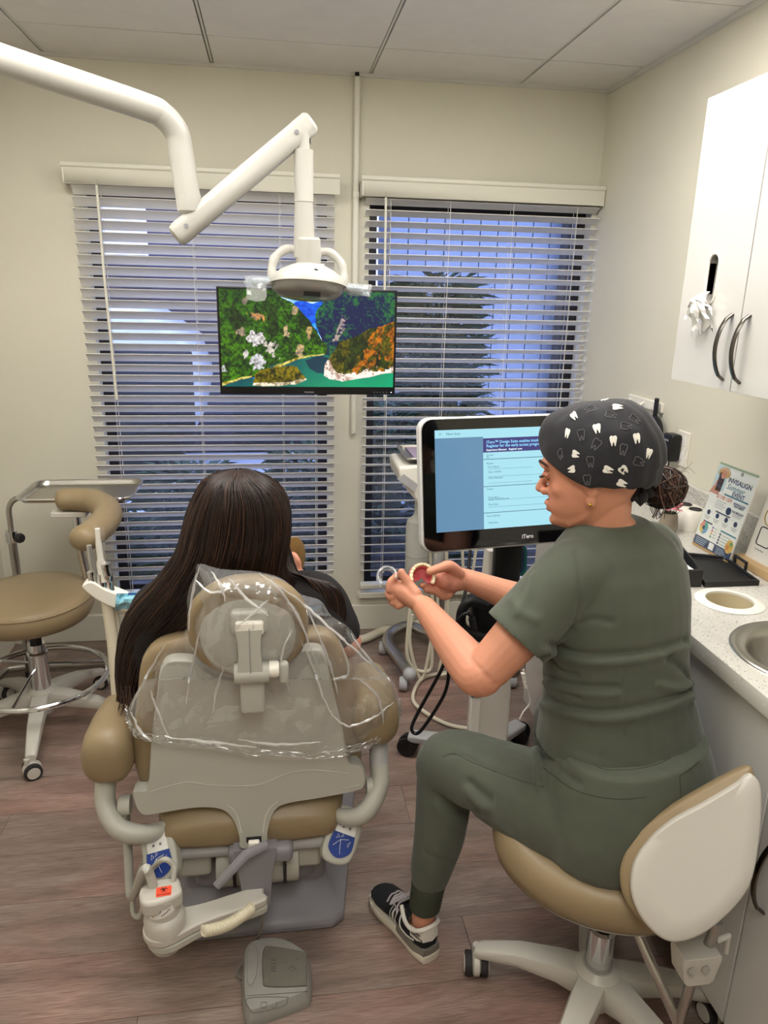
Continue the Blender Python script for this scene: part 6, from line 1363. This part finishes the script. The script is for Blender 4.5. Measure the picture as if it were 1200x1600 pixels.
for i, (x, y) in enumerate(((899, 680), (927, 694), (915.6, 720), (865, 707), (921, 639), (949, 648), (977, 666), (979, 702), (992, 655), (997, 721.5), (909, 748.5))): tooth(x, y, (.1, -.6, .15, .7, -1.3, 1.1, 1.4, -.2, .9, 1.2, .2)[i], .0150, False)
# tie knot at the nape, hair bun
kn = MB(); rs = random.Random(12); kc_ = at(1000, 757, Y=1.30)
for i in range(7):
    p = kc_+V(rs.uniform(-.02, .012), rs.uniform(-.012, .012), rs.uniform(-.03, .018)); kn.ell(p, (rs.uniform(.009, .016), .010, rs.uniform(.009, .015)), Matrix.Rotation(rs.random()*3, 3, 'Y'), seg=10, rings=7)
kn.tube([kc_, kc_+V(.014, -.012, -.012), kc_+V(.022, -.014, -.020)], [.006, .008, .008], 8, flat=(.4, (0, -1, 0))); kn.tube([kc_, kc_+V(-.012, -.012, -.022), kc_+V(.004, -.012, -.036)], [.006, .009, .007], 8, flat=(.4, (0, -1, 0)))
pp_('cap_tie', kn, M_cap, cp_, smooth=40)
M_bun = attr_mat('bun_hair', .45, spec=.4)
bunc = at(1036, 762, Y=1.325); bn_ = MB(); bn_.ell(bunc, (.043, .040, .039), seg=24, rings=14, col=lin('#2e1d17')); rs = random.Random(8)
for i in range(230):
    ax_ = V(rs.gauss(0, 1), rs.gauss(0, .5), rs.gauss(0, .6)).normalized(); a0 = ax_.orthogonal().normalized(); b0_ = ax_.cross(a0); t0 = rs.random()*6.28; t1 = t0+rs.uniform(.8, 2.6); r_ = rs.uniform(.94, 1.10); c_ = rs.choice(('#2a1a15', '#3a251c', '#4d3226', '#241612', '#5d4032'))
    bn_.tube([bunc+V(*(x*y for x, y in zip((a0*math.cos(t)+b0_*math.sin(t)), (.044*r_, .041*r_, .040*r_)))) for t in [t0+(t1-t0)*k/7 for k in range(8)]], rs.uniform(.0007, .0018), 4, col=lin(c_))
for i in range(12):
    d_ = V(rs.uniform(.2, 1), rs.uniform(-.4, .4), rs.uniform(-.9, .9)).normalized(); p = bunc+d_*.038; bn_.tube(crom([p, p+d_*.02+V(0, 0, rs.uniform(-.01, .01)), p+d_*rs.uniform(.025, .05)+V(rs.uniform(-.01, .02), 0, rs.uniform(-.03, .02))], 4), .00022, 4, col=lin('#3a251c'))
for i in range(14):
    p = bunc+V(rs.uniform(-.02, .01), rs.uniform(-.01, .01), -.028); bn_.tube([p, p+V(rs.uniform(-.01, .01), 0, -.018), p+V(rs.uniform(-.02, .02), 0, -.035)], .0008, 4, col=lin('#2a1a15'))
pp_('hair_bun', bn_, M_bun, smooth=60)
# nape hair
# ---- shoes
def shoe(heel, toe, name):
    heel, toe = V(heel), V(toe); d_ = (toe-heel); Lz = d_.length; d_.normalize(); s_ = V(-d_.y, d_.x, 0); s_ = s_*(1 if s_.dot(V(0, -1, 0)) > 0 else -1)   # s_ points to the side we see
    def o(u, w, z): return heel+d_*(u*Lz)+s_*w+V(0, 0, z)
    prof = [(-.02, .012), (.0, .026), (.12, .034), (.3, .034), (.5, .036), (.7, .044), (.85, .043), (.95, .032), (1.0, .014)]
    def sole_ring(z, k=1, u0=0): return [o(u, w*k, z) for u, w in prof]+[o(u, -w*k, z) for u, w in prof[::-1]]
    root = pp_('shoe', MB().loft([sole_ring(.0, .93), sole_ring(.006, 1), sole_ring(.018, 1.02), sole_ring(.024, .98)]), mat('sole_white', '#d8d2c2', .5), bevel=.002)
    md = MB(); md.loft([[o(u, w*kk, z) for u, w in ((-.015, .01), (.0, .024), (.12, .033), (.3, .034), (.42, .034))]+[o(u, -w*kk, z) for u, w in ((.42, .034), (.3, .034), (.12, .033), (.0, .024), (-.015, .01))] for z, kk in ((.020, 1.03), (.036, 1.0), (.042, .95))]); part('midsole', md, mat('midsole_grey', '#77726a', .6), root, world=True)
    md = MB(); md.loft([[o(u, w*kk, z) for u, w in ((.40, .034), (.6, .040), (.8, .042), (.93, .033), (.99, .016))]+[o(u, -w*kk, z) for u, w in ((.99, .016), (.93, .033), (.8, .042), (.6, .040), (.40, .034))] for z, kk in ((.022, 1.0), (.030, .97))]); part('midsole', md, mat('sole_white', '#d8d2c2', .5), root, world=True)
    up_ = MB(); rings = []
    for u, w, zt in ((.01, .014, .075), (.04, .026, .085), (.12, .033, .086), (.24, .034, .078), (.36, .034, .084), (.5, .035, .085), (.62, .039, .072), (.76, .0415, .057), (.88, .037, .050), (.95, .027, .043), (.985, .014, .036)):
        rings.append([o(u, w*math.copysign(abs(math.cos(t))**.7, math.cos(t))*(1-.32*max(0, math.sin(t))**1.5), .026+(zt-.026)*(.5+.5*math.sin(t))) for t in [2*PI*k/24 for k in range(24)]])
    up_.loft(rings); um = remesh(up_, .0025, 3, .5, 'upper'); ub = bvh_of(um); part('upper', um, mat('suede_black', '#16181d', .85, var=.2, vscale=60), root, world=True)
    # collar, heel tab, tongue, laces, letter
    M_off = mat('shoe_white', '#dcd8d0', .6); col_ = crom([o(.42, .019, .092), o(.30, .030, .078), (o(.17, .0335, .080)), o(.06, .028, .094), o(.02, .0, .100), o(.06, -.028, .094), o(.17, -.0335, .08), o(.30, -.030, .078), o(.42, -.019, .092)], 6)
    part('collar', MB().tube(col_, .0055, 10), M_off, root, world=True)
    ht = MB(); ht.loft([[o(u+.0, w, z) for u, w in ((.17, .0355), (.08, .0325), (.02, .022), (-.008, .0), (.02, -.022), (.08, -.0325), (.17, -.0355))] for z in (.062,)]+[[o(u, w*.99, z_) for (u, w), z_ in zip(((.20, .0335), (.09, .0315), (.03, .021), (.004, .0), (.03, -.021), (.09, -.0315), (.20, -.0335)), (.086, .094, .100, .104, .100, .094, .086))], [o(u, w*.9, z_) for (u, w), z_ in zip(((.20, .0335), (.09, .0315), (.03, .021), (.012, .0), (.03, -.021), (.09, -.0315), (.20, -.0335)), (.085, .093, .099, .103, .099, .093, .085))]], closed=False, cap=False); hp_ = part('heel_tab', ht, M_off, root, world=True)
    nn = (o(.06, .032, .08)-o(.10, .0, .08)).normalized()
    for k, (txt, z) in enumerate((('new', .0865), ('balance', .0765))):
        part('heel_print', text_mb(txt, .0125, frame(o(.072, .0338, z), -d_*1.0+s_*-.18, s_-d_*.25), .0005, True), M_ink, hp_, world=True, smooth=0)
    tg = MB(); tg.loft([[o(u, w, z) for w in (-.018, -.009, 0, .009, .018)] for u, z in ((.40, .108), (.46, .094), (.6, .078))]+[[o(u, w, z) for w in (-.018, -.009, 0, .009, .018)] for u, z in ((.6, .074), (.46, .088), (.405, .103))], closed=False, cap=False); part('tongue', tg, M_off, root, world=True)
    lc = MB(); M_lace = mat('lace_mauve', '#a9a0a4', .8)
    for u, z in ((.46, .0955), (.52, .090), (.58, .083), (.64, .076)): lc.tube(crom([o(u, .026, z-.014), o(u+.01, .012, z), o(u+.0, 0, z+.002), o(u+.01, -.012, z), o(u, -.026, z-.014)], 3), .0026, 6, flat=(.5, (0, 0, 1)))
    lc.tube(crom([o(.45, 0, .102), o(.44, .022, .108), o(.49, .042, .094), o(.50, .02, .098), o(.45, 0, .102)], 4), .0026, 6); lc.tube(crom([o(.45, 0, .102), o(.42, -.02, .118), o(.47, -.034, .116), o(.47, -.01, .104), o(.45, 0, .102)], 4), .0026, 6); lc.tube(crom([o(.45, 0, .102), o(.42, .03, .100), o(.36, .044, .090)], 4), .0024, 6)
    part('lace', lc, M_lace, root, world=True)
    # letter N outlined on the visible side, lying on the upper
    lt_ = MB(); NP = [(.42, .040), (.42, .074), (.455, .074), (.475, .052), (.475, .074), (.51, .074), (.51, .040), (.475, .040), (.455, .062), (.455, .040)]
    Q = []
    for u, z in NP:
        r = ub.ray_cast(o(u+.02, .12, z+.002), -s_); Q.append((r[0]+s_*.001) if r[0] is not None else o(u, .038, z))
    Q2 = []
    for i in range(len(Q)): Q2 += [Q[i].lerp(Q[(i+1) % len(Q)], k/4) for k in range(4)]
    Q3 = []
    for p in Q2:
        r = ub.ray_cast(p+s_*.05, -s_); Q3.append(r[0]+s_*.0008 if r[0] is not None else p)
    lt_.tube(Q3, .0011, 5, closed=True); part('side_letter', lt_, M_off, root, world=True)
    sw2 = []
    for u, z in crom([(.40, .082), (.37, .062), (.33, .045), (.22, .047), (.12, .055)], 5):
        r = ub.ray_cast(o(u, .12, z), -s_); 
        if r[0] is not None: sw2.append(r[0]+s_*.0006)
    part('side_stripe', MB().tube(sw2, .0019, 6), M_off, root, world=True)
    return root
shoe((.352, 1.372, 0), (.247, 1.592, 0), 'shoe'); shoe((.765, 1.625, 0), (.73, 1.865, 0), 'shoe')
an = MB(); pc = K_L.lerp(A_L, 1.06)
for i in range(44):
    t = 2*PI*i/44; an.ell(pc+V(.0315*math.cos(t), .0315*math.sin(t), -.006-.006*math.sin(t)), (.0014,)*3, seg=6, rings=4)
pp_('anklet', an, mat('gold', '#d8a94a', .2, metal=1))
# ------------------------------------------------------------------ denture model and clear aligner in her hands
dn = thing('denture_model', 'pink denture model with cream teeth held in the right hand', 'denture', q(660, 902, 1.53))
cD = q(660, 899, 1.530); Md_ = frame(cD, CR*1.0+CU*-.12, (-CF*.80+CU*.30-CR*.35)) @ Matrix.Scale(1.1, 4)
def arch(t, k=1.0): return V(.0235*k*math.sin(t)*(1.0), .026*k*math.cos(t)-.004, 0)
gum = MB(); rings = []
for i in range(25):
    t = -2.05+4.1*i/24; p = arch(t); o_ = arch(t, 1.12)-p; o_.normalize()
    rings.append([Md_ @ (p+o_*(.0062*math.cos(a))+V(0, 0, -.006+.0085*math.sin(a))) for a in [2*PI*k/12 for k in range(12)]])
gum.loft(rings); pal = []
gum.loft([[Md_ @ (V(arch(t, k).x, arch(t, k).y, -.010-.006*(1-k))) for t in [-2.05+4.1*i/16 for i in range(17)]] for k in (1.0, .55, .1)]+[[Md_ @ (V(arch(t, k).x, arch(t, k).y, -.014-.006*(1-k))) for t in [-2.05+4.1*i/16 for i in range(17)]] for k in (.1, 1.0)], closed=False, cap=False)
part('gum_base', gum, mat('gum_pink', '#c9545a', .3, coat=.3), dn, world=True, smooth=60)
M_ivt = mat('tooth_cream', '#e6d6b0', .25)
for i in range(14):
    t = -1.9+3.8*i/13; p = arch(t); sz = .0036+.0012*abs(t)/1.9
    part('tooth', rbox_mb((0, 0, 0), (sz*1.9, sz*1.7, .0085), .0022, None, 2).xform(Md_ @ Matrix.Translation(p+V(0, 0, .0055)) @ Matrix.Rotation(-t, 4, 'Z')), M_ivt, dn, world=True, smooth=60)
al = thing('clear_aligner', 'clear plastic dental aligner pinched in the left hand', 'aligner', q(605, 900, 1.50))
cA = q(605, 901, 1.502); Ma_ = frame(cA, CR+CU*.4, (-CF*.8+CU*.4-CR*.4)); M_clear = film_mat('aligner_plastic', (.93, .95, .97), .08, 1.5, .10, 2.2)
rings = []
for i in range(31):
    t = -2.2+4.4*i/30; p = V(.020*math.sin(t), .023*math.cos(t), 0); o_ = V(math.sin(t), math.cos(t), 0); sc_ = 1+.14*math.sin(i*2.9)
    rings.append([Ma_ @ (p+o_*(x*sc_)+V(0, 0, z)) for x, z in ((.0045, -.006), (.0048, .0), (.0036, .004), (0, .0052*sc_), (-.0036, .004), (-.0048, 0), (-.0045, -.006))])
part('tray', MB().loft(rings, closed=False, cap=False), M_clear, al, world=True, smooth=60)
part('tray_edge', MB().tube([r[0] for r in rings], .0007, 5).tube([r[-1] for r in rings], .0007, 5), M_clear, al, world=True)
# ------------------------------------------------------------------ patient in the dental chair
pt = thing('person', 'person with long dark brown hair sitting in the dental chair, seen from behind', 'person', (-.07, 1.72, .45))
def tp(name, mb, m, parent=pt, **k): return part(name, mb, m, parent, world=True, **k)
pc_ = V(-.066, 1.606, 1.056); az = math.radians(36); PF = V(math.cos(az), math.sin(az), 0); tt = math.radians(9)
PF2 = (PF*math.cos(tt)-UZ*math.sin(tt)).normalized(); PU = (UZ*math.cos(tt)+PF*math.sin(tt)).normalized(); PL = PU.cross(PF2).normalized()
pb, pat = head_mb(pc_, PF2, PL, PU, .97)
nb = V(-.075, 1.615, .90); limb(pb, [pat(-.02, 0, -.07), nb+V(0, 0, .03), nb, nb-V(0, 0, .06)], [.05, .05, .055, .07])
SR, SL = at(502, 940, Y=1.63), at(245, 955, Y=1.63); hip = V(-.073, 1.74, .50)
limb(pb, [nb-V(0, 0, .03), V(-.07, 1.66, .75), hip], [.085, .09, .10])
ER, HR = at(540, 1004, Y=1.60), at(455, 893, Y=1.735); EL, HLh = at(228, 1060, Y=1.66), V(-.20, 1.90, .60)
limb(pb, [nb-V(0, 0, .04), SR, SR.lerp(ER, .5), ER], [.05, .05, .046, .040]); limb(pb, [ER, ER.lerp(HR, .3), ER.lerp(HR, .8), HR], [.040, .040, .029, .025])
limb(pb, [nb-V(0, 0, .04), SL, SL.lerp(EL, .5), EL], [.05, .05, .046, .040]); limb(pb, [EL, EL.lerp(HLh, .3), HLh], [.040, .040, .026]); limb(pb, [HLh, HLh+V(.03, .03, 0), HLh+V(.07, .06, .0)], [.026, .03, .02])
for s in (-1, 1):
    h = hip+V(s*.09, .02, 0); k_ = V(-.073+s*.10, 2.16, .53); a_2 = V(-.073+s*.09, 2.62, .45)
    limb(pb, [hip, h, h.lerp(k_, .5), k_, k_.lerp(a_2, .4), a_2, a_2+V(0, .10, .06)], [.11, .095, .082, .06, .055, .038, .035])
# right hand with bent fingers round the mirror handle
limb(pb, [HR, HR+V(.004, .004, .02), at(455, 882, Y=1.742)], [.024, .026, .020], flat=(.75, (1, 0, 0)))
def fg(pts, r0=.009, r1=.007): limb(pb, pts, [r0+(r1-r0)*i/(len(pts)-1) for i in range(len(pts))], seg=10, n=4)
for k, (y0, x1, y1) in enumerate(((872, 467, 880), (878, 468, 887), (884, 466, 893), (889, 463, 898))): fg([at(451, y0, Y=1.75), at(458, y0-5, Y=1.735), at(464, y1-6, Y=1.725), at(x1, y1, Y=1.722)], .0092, .0072)
fg([at(446, 884, Y=1.73), at(444, 870, Y=1.735), at(448, 860, Y=1.742)], .0105, .008)
pm_ = remesh(pb, .0034, 3, .5, 'body'); skin_cols(pm_, '#c98d75', [(pat(.09, 0, -.074), .014, '#b5605c', .9), (pat(.07, -.04, -.03), .035, '#cf8a72', .5)]); pbd = tp('body', pm_, M_skin)
for k in (1, -1): tp('eye', MB().ell(pat(.0765, k*.031, -.004), (.0105,)*3), M_eye, pbd); tp('eyebrow', MB().tube([pat(.093, k*.013, .019), pat(.092, k*.03, .025), pat(.078, k*.048, .022)], [.003, .0034, .0018], 8), M_brow, pbd)
# black top and trousers
M_btop = mat('black_knit', '#191618', .85, bump=.15, bscale=250)
bt = MB(); PFb = V(0, 1, 0); PLb = V(-1, 0, 0)
bt.loft([ring_sup(V(x, y, z), a, bf, bb, PLb, PFb, 28, .85) for x, y, z, a, bf, bb in ((-.073, 1.74, .47, .17, .13, .12), (-.073, 1.73, .58, .165, .13, .115), (-.072, 1.69, .70, .165, .12, .10), (-.072, 1.66, .79, .175, .11, .09), (-.072, 1.645, .85, .165, .09, .08), (-.073, 1.635, .885, .11, .07, .065), (-.074, 1.63, .905, .07, .06, .058))])
for S_, E_ in ((SR, ER), (SL, EL)): limb(bt, [nb-V(0, 0, .07), S_.lerp(nb, .25), S_, S_.lerp(E_, .45), S_.lerp(E_, .72)], [.08, .068, .062, .058, .055], seg=20)
btm = remesh(bt, .0055, 6, .5, 'black_top'); tp('black_top', btm, M_btop)
lg = MB(); lg.loft([ring_sup(hip+V(0, y, z), a, .1, .1, PLb, V(0, 0, 1), 24, .85) for y, z, a in ((-.10, -.0, .15), (0, 0, .185), (.08, 0, .18))])
for s in (-1, 1):
    h = hip+V(s*.09, .02, 0); k_ = V(-.073+s*.10, 2.16, .53); a_2 = V(-.073+s*.09, 2.62, .45)
    limb(lg, [h, h.lerp(k_, .5), k_, k_.lerp(a_2, .4), k_.lerp(a_2, .95)], [.105, .092, .072, .064, .048])
tp('trousers', remesh(lg, .007, 6, .5, 'trousers'), mat('dark_denim', '#22242c', .85))
for s in (-1, 1):
    b = MB(); c = V(-.073+s*.09, 2.63, .43); b.loft([[c+V(.04*k*math.cos(t), y, .01+.045*k*math.sin(t)) for t in [2*PI*i/16 for i in range(16)]] for y, k in ((-.03, .7), (0, .9), (.04, .95))]); b.loft([[c+V(.04*k*math.cos(t), .05+.02*math.sin(t), z+.02*math.sin(t)*k) for t in [2*PI*i/16 for i in range(16)]] for z, k in ((-.04, .8), (0, 1), (.1, 1), (.17, .8), (.2, .4))])
    tp('shoe', b, M_black, smooth=60)
# ---- long hair: body of hair plus strands
LV = [(738, 352, 392, 1.56, 1.62), (746, 326, 412, 1.525, 1.66), (760, 313, 434, 1.508, 1.695), (782, 301, 447, 1.497, 1.705), (812, 291, 452, 1.493, 1.700), (842, 284, 450, 1.494, 1.690), (868, 272, 446, 1.500, 1.675), (890, 256, 444, 1.510, 1.665), (912, 237, 456, 1.520, 1.66), (935, 214, 462, 1.535, 1.655), (960, 197, 440, 1.555, 1.65), (990, 188, 360, 1.585, 1.66), (1025, 184, 300, 1.60, 1.665), (1060, 184, 272, 1.605, 1.665), (1090, 188, 250, 1.61, 1.66), (1112, 194, 228, 1.615, 1.65)]
HN = 64; HR_ = []
for py, l, r, y0, y1 in LV:
    A, B = at(l, py, Y=(y0+y1)/2), at(r, py, Y=(y0+y1)/2); c = (A+B)/2; hw = (B-A).length/2; ring = []
    for k in range(HN):
        t = 2*PI*k/HN; ring.append(V(c.x+hw*math.copysign(abs(math.cos(t))**.9, math.cos(t)), (y0+y1)/2+(y1-y0)/2*math.copysign(abs(math.sin(t))**.9, math.sin(t)), c.z))
    HR_.append(ring)
fine = []
for k in range(HN): fine.append(crom([tuple(HR_[i][k]) for i in range(len(LV))], 4))
NL = len(fine[0]); hb2 = MB(); top_c = V(*np.mean([fine[k][0] for k in range(HN)], 0))+V(0, 0, .004)
rings = [[top_c.lerp(V(*fine[k][0]), .3) for k in range(HN)]]
for i in range(NL):
    ring = []
    for k in range(HN):
        p = V(*fine[k][i]); n = (p-V(*np.mean([fine[j][i] for j in range(0, HN, 8)], 0))); n.z = 0; g = .0022*math.sin(k*5.1+1.3*math.sin(i*.11+k))+.0016*math.sin(k*11.7)
        ring.append(p-n.normalized()*(.004+abs(g)))
    rings.append(ring)
HC_ = [lin(x) for x in ('#1a100d', '#241611', '#301e17', '#41291e', '#543829', '#6d4b38')]
hb2.loft(rings[:NL-12], col=HC_[0])
rs = random.Random(21)
def hair_pt(kf, i): k0 = int(math.floor(kf)) % HN; u = kf-math.floor(kf); return V(*(fine[k0][i]*(1-u)+fine[(k0+1) % HN][i]*u))
cen = [V(*np.mean([fine[j][i] for j in range(0, HN, 4)], 0)) for i in range(NL)]
for sidx in range(1500):
    kf = (HN*.5+rs.random()*HN*.5+rs.uniform(-3, 3)) if rs.random() < .86 else rs.random()*HN
    off = rs.uniform(-.003, .0045); i0 = 0 if rs.random() < .75 else rs.randint(0, 14); i1 = NL-1-int(abs(rs.gauss(0, 9))) if rs.random() < .7 else rs.randint(20, NL-1); ph = rs.random()*6; am = rs.uniform(.0, .5); pts = []
    for i in list(range(i0, i1, 3))+[i1]:
        p = hair_pt(kf+am*math.sin(ph+i*.09), i); n = p-cen[i]; n.z *= .3; n.normalize(); pts.append(p+n*(off+.0015*math.sin(ph*3+i*.2)))
    if i0 == 0: pts = [top_c.lerp(pts[0], .25)+V(0, 0, .003)]+pts
    if i1 > NL-9:
        d_ = (pts[-1]-pts[-2]).normalized(); pts.append(pts[-1]+d_*rs.uniform(.005, .05)+V(rs.uniform(-.008, .008), 0, -.01))
    w_ = rs.uniform(.0007, .0017); hi = kf % HN; colr = HC_[min(5, int(abs(rs.gauss(1.35, 1.25))))]
    hb2.tube(pts, [w_]*(len(pts)-1)+[w_*.25], 4, cap=False, col=colr)
for sidx in range(60):                                        # loose tips trailing over the armrest
    p = at(rs.uniform(186, 225), rs.uniform(1070, 1100), Y=1.60); hb2.tube(crom([p, p+V(rs.uniform(-.01, .01), -.03, -.04), p+V(rs.uniform(-.03, .02), -.06, -.075)], 4), .0005, 4, col=HC_[rs.randint(1, 4)])
for sidx in range(170):                                       # locks falling over the right shoulder
    x0 = rs.uniform(440, 452); u = rs.random(); pts = crom([at(x0, rs.uniform(850, 880), Y=1.63), at(452+20*u, 893+8*u, Y=1.60), at(478+45*u*rs.uniform(.7, 1), 903+10*u, Y=1.585), at(500+38*u, 930+10*rs.random(), Y=1.575), at(512+28*u, 965+20*rs.random(), Y=1.57)], 4)
    hb2.tube(pts, rs.uniform(.001, .0022), 4, cap=False, col=HC_[min(5, int(abs(rs.gauss(1.2, 1.2))))])
hm_ = bpy.data.meshes.new('hair'); hm_.from_pydata([tuple(v) for v in hb2.v], [], hb2.f); 
for p in hm_.polygons: p.use_smooth = True
set_col(hm_, np.array(hb2.c)); tp('hair', hm_, attr_mat('long_hair', .42, spec=.35))
# ---- hand mirror
mi = thing('hand_mirror', 'round brown hand mirror held up by the patient', 'mirror', at(456, 870, Y=1.765))
mc = at(457, 869, Y=1.775); nm = V(.78, -.58, .12).normalized()
part('mirror_back', MB().lathe([(0, 0), (.043, 0), (.050, .004), (.050, .008), (.046, .010), (0, .010)], mc, nm, 36, sx=.92), mat('mirror_brown', '#7a5a2c', .3, var=.2, vscale=15), mi, world=True)
part('mirror_glass', MB().lathe([(0, -.001), (.038, -.001), (.038, .0005), (0, .0005)], mc, nm, 36), M_chrome, mi, world=True)
part('handle', MB().tube([mc-V(0, 0, .042), mc-V(.004, .012, .10)], [.008, .007], 10), mat('mirror_brown', '#7a5a2c', .3), mi, world=True)

# ------------------------------------------------------------------ clear plastic cover over headrest and chair back
pcv = thing('plastic_cover', 'crumpled clear plastic barrier bag over the headrest and chair back', 'plastic cover', (-.06, 1.45, .6))
BND = crom([(311, 881), (345, 889), (400, 893), (440, 904), (470, 928), (500, 938), (518, 962), (548, 984), (575, 1028), (612, 1062), (626, 1100), (622, 1136), (590, 1166), (540, 1184), (480, 1190), (400, 1185), (330, 1173), (260, 1166), (214, 1156), (197, 1130), (202, 1104), (226, 1060), (262, 1015), (290, 985), (293, 930), (304, 900)], 8, closed=True)
cpx = np.array((398., 1050.)); NBD = len(BND); NRD = 46; rng = np.random.RandomState(5)
sites = np.stack([rng.uniform(180, 640, 130), rng.uniform(870, 1200, 130)], 1); sh_ = rng.uniform(.5, 1.0, 130)
sites2 = np.stack([rng.uniform(180, 640, 420), rng.uniform(870, 1200, 420)], 1)
uv = np.array([[cpx+(np.array(b_)-cpx)*(j/NRD)**.9 for b_ in BND] for j in range(NRD+1)])      # rings x boundary x 2
d1 = np.sort(np.linalg.norm((uv[:, :, None, :]-sites[None, None])*np.array([1.0, .62]), axis=3), axis=2)
d2 = np.sort(np.linalg.norm((uv[:, :, None, :]-sites2[None, None])*np.array([1.0, .75]), axis=3), axis=2)
wob = np.abs(d1[..., 1]-d1[..., 0])/40*.019+(d2[..., 1]-d2[..., 0])/20*.006
Gc = []
for j in range(NRD+1):
    row_ = []; u = j/NRD
    for i in range(NBD):
        x, y = uv[j, i]
        yb = 1.387+.061*(.5-.5*math.cos(PI*min(1, max(0, (y-985)/110))))
        if y < 1060 and abs(x-388) > 45: yb += min(.05, (abs(x-388)-45)*.0011)
        if y > 1150: yb = 1.448
        Yv = yb-min(.034, wob[j, i])+.075*max(0, (u-.72)/.28)**2*(1 if (x < 240 or x > 545 or y < 960) else .12)-.004
        p = at(x, y, Y=Yv); row_.append(p)
    Gc.append(row_+[row_[0]])
M_bag = film_mat('plastic_bag', (.985, .985, .98), .10, 1.5, .10, 3.4)
bgm = MB().grid(Gc, NRD+1, NBD+1); part('bag_sheet', bgm, M_bag, pcv, world=True, smooth=18)
# gathered hem: thin crinkled band along the lower edge
hem = [p for p in BND if p[1] > 1095]
hs = [tuple(p) for p in crom([(198, 1115), (199, 1132), (216, 1156), (262, 1164), (330, 1171), (400, 1182), (480, 1188), (540, 1182), (590, 1164), (621, 1136), (625, 1105)], 10)]
rs = random.Random(31)
for s_i in range(4):
    pts = [at(x+rs.uniform(-1.5, 1.5), y-3-s_i*3.2+rs.uniform(-1.6, 1.6), Y=1.437+rs.uniform(-.004, .004)+(.07*max(0, (abs(x-400)-150)/75)**1.5)) for x, y in hs]
    part('hem_gather', MB().tube(pts, [rs.uniform(.0012, .003) for _ in pts], 6, flat=(.35, (0, 0, 1))), M_bag, pcv, world=True, smooth=20)
# whitish strips added along folds of the film, standing in for highlight lines
M_highlight = film_mat('fold_highlight', (.97, .97, .97), .12, 1.5, .42, 6.0)
def film_y(x, y):
    yb = 1.387+.061*(.5-.5*math.cos(PI*min(1, max(0, (y-985)/110))))
    if y < 1060 and abs(x-388) > 45: yb += min(.05, (abs(x-388)-45)*.0011)
    return yb-.022
for pts in ([(430, 912), (470, 940), (520, 985), (560, 1020), (604, 1058)], [(470, 1000), (488, 1040), (505, 1090), (520, 1118)], [(312, 884), (300, 930), (294, 985)], [(358, 903), (385, 935), (420, 962)], [(418, 938), (400, 955), (372, 978)], [(258, 1006), (226, 1062), (203, 1110)], [(548, 990), (580, 1034), (618, 1072)], [(480, 950), (505, 1010), (520, 1052), (528, 1085)], [(312, 985), (300, 1040), (290, 1100)], [(350, 1040), (338, 1080), (332, 1115)], [(520, 1118), (545, 1135), (585, 1120), (615, 1098)], [(330, 893), (345, 915), (352, 940)], [(405, 895), (440, 925), (468, 970), (500, 1050)], [(530, 1000), (545, 1050), (520, 1060)], [(305, 905), (330, 925), (362, 920)], [(455, 985), (440, 1030), (452, 1080)], [(560, 1060), (590, 1090), (600, 1130)], [(235, 1080), (250, 1120), (262, 1150)], [(205, 1112), (218, 1140), (236, 1158)], [(372, 1155), (430, 1163), (500, 1160)], [(260, 1152), (330, 1160), (400, 1168)]):
    q_ = crom(pts, 7); n_q = len(q_)
    part('crease_highlight', MB().tube([at(x+rs.uniform(-1, 1), y+rs.uniform(-1, 1), Y=film_y(x, y)+(.05*max(0, (abs(x-400)-150)/75)**1.5 if y > 1040 else 0)) for x, y in q_], [.0007+.0026*math.sin(PI*i/(n_q-1))*rs.uniform(.4, 1.2) for i in range(n_q)], 6, flat=(.4, (.3, -.8, .4))), M_highlight, pcv, world=True, smooth=20)
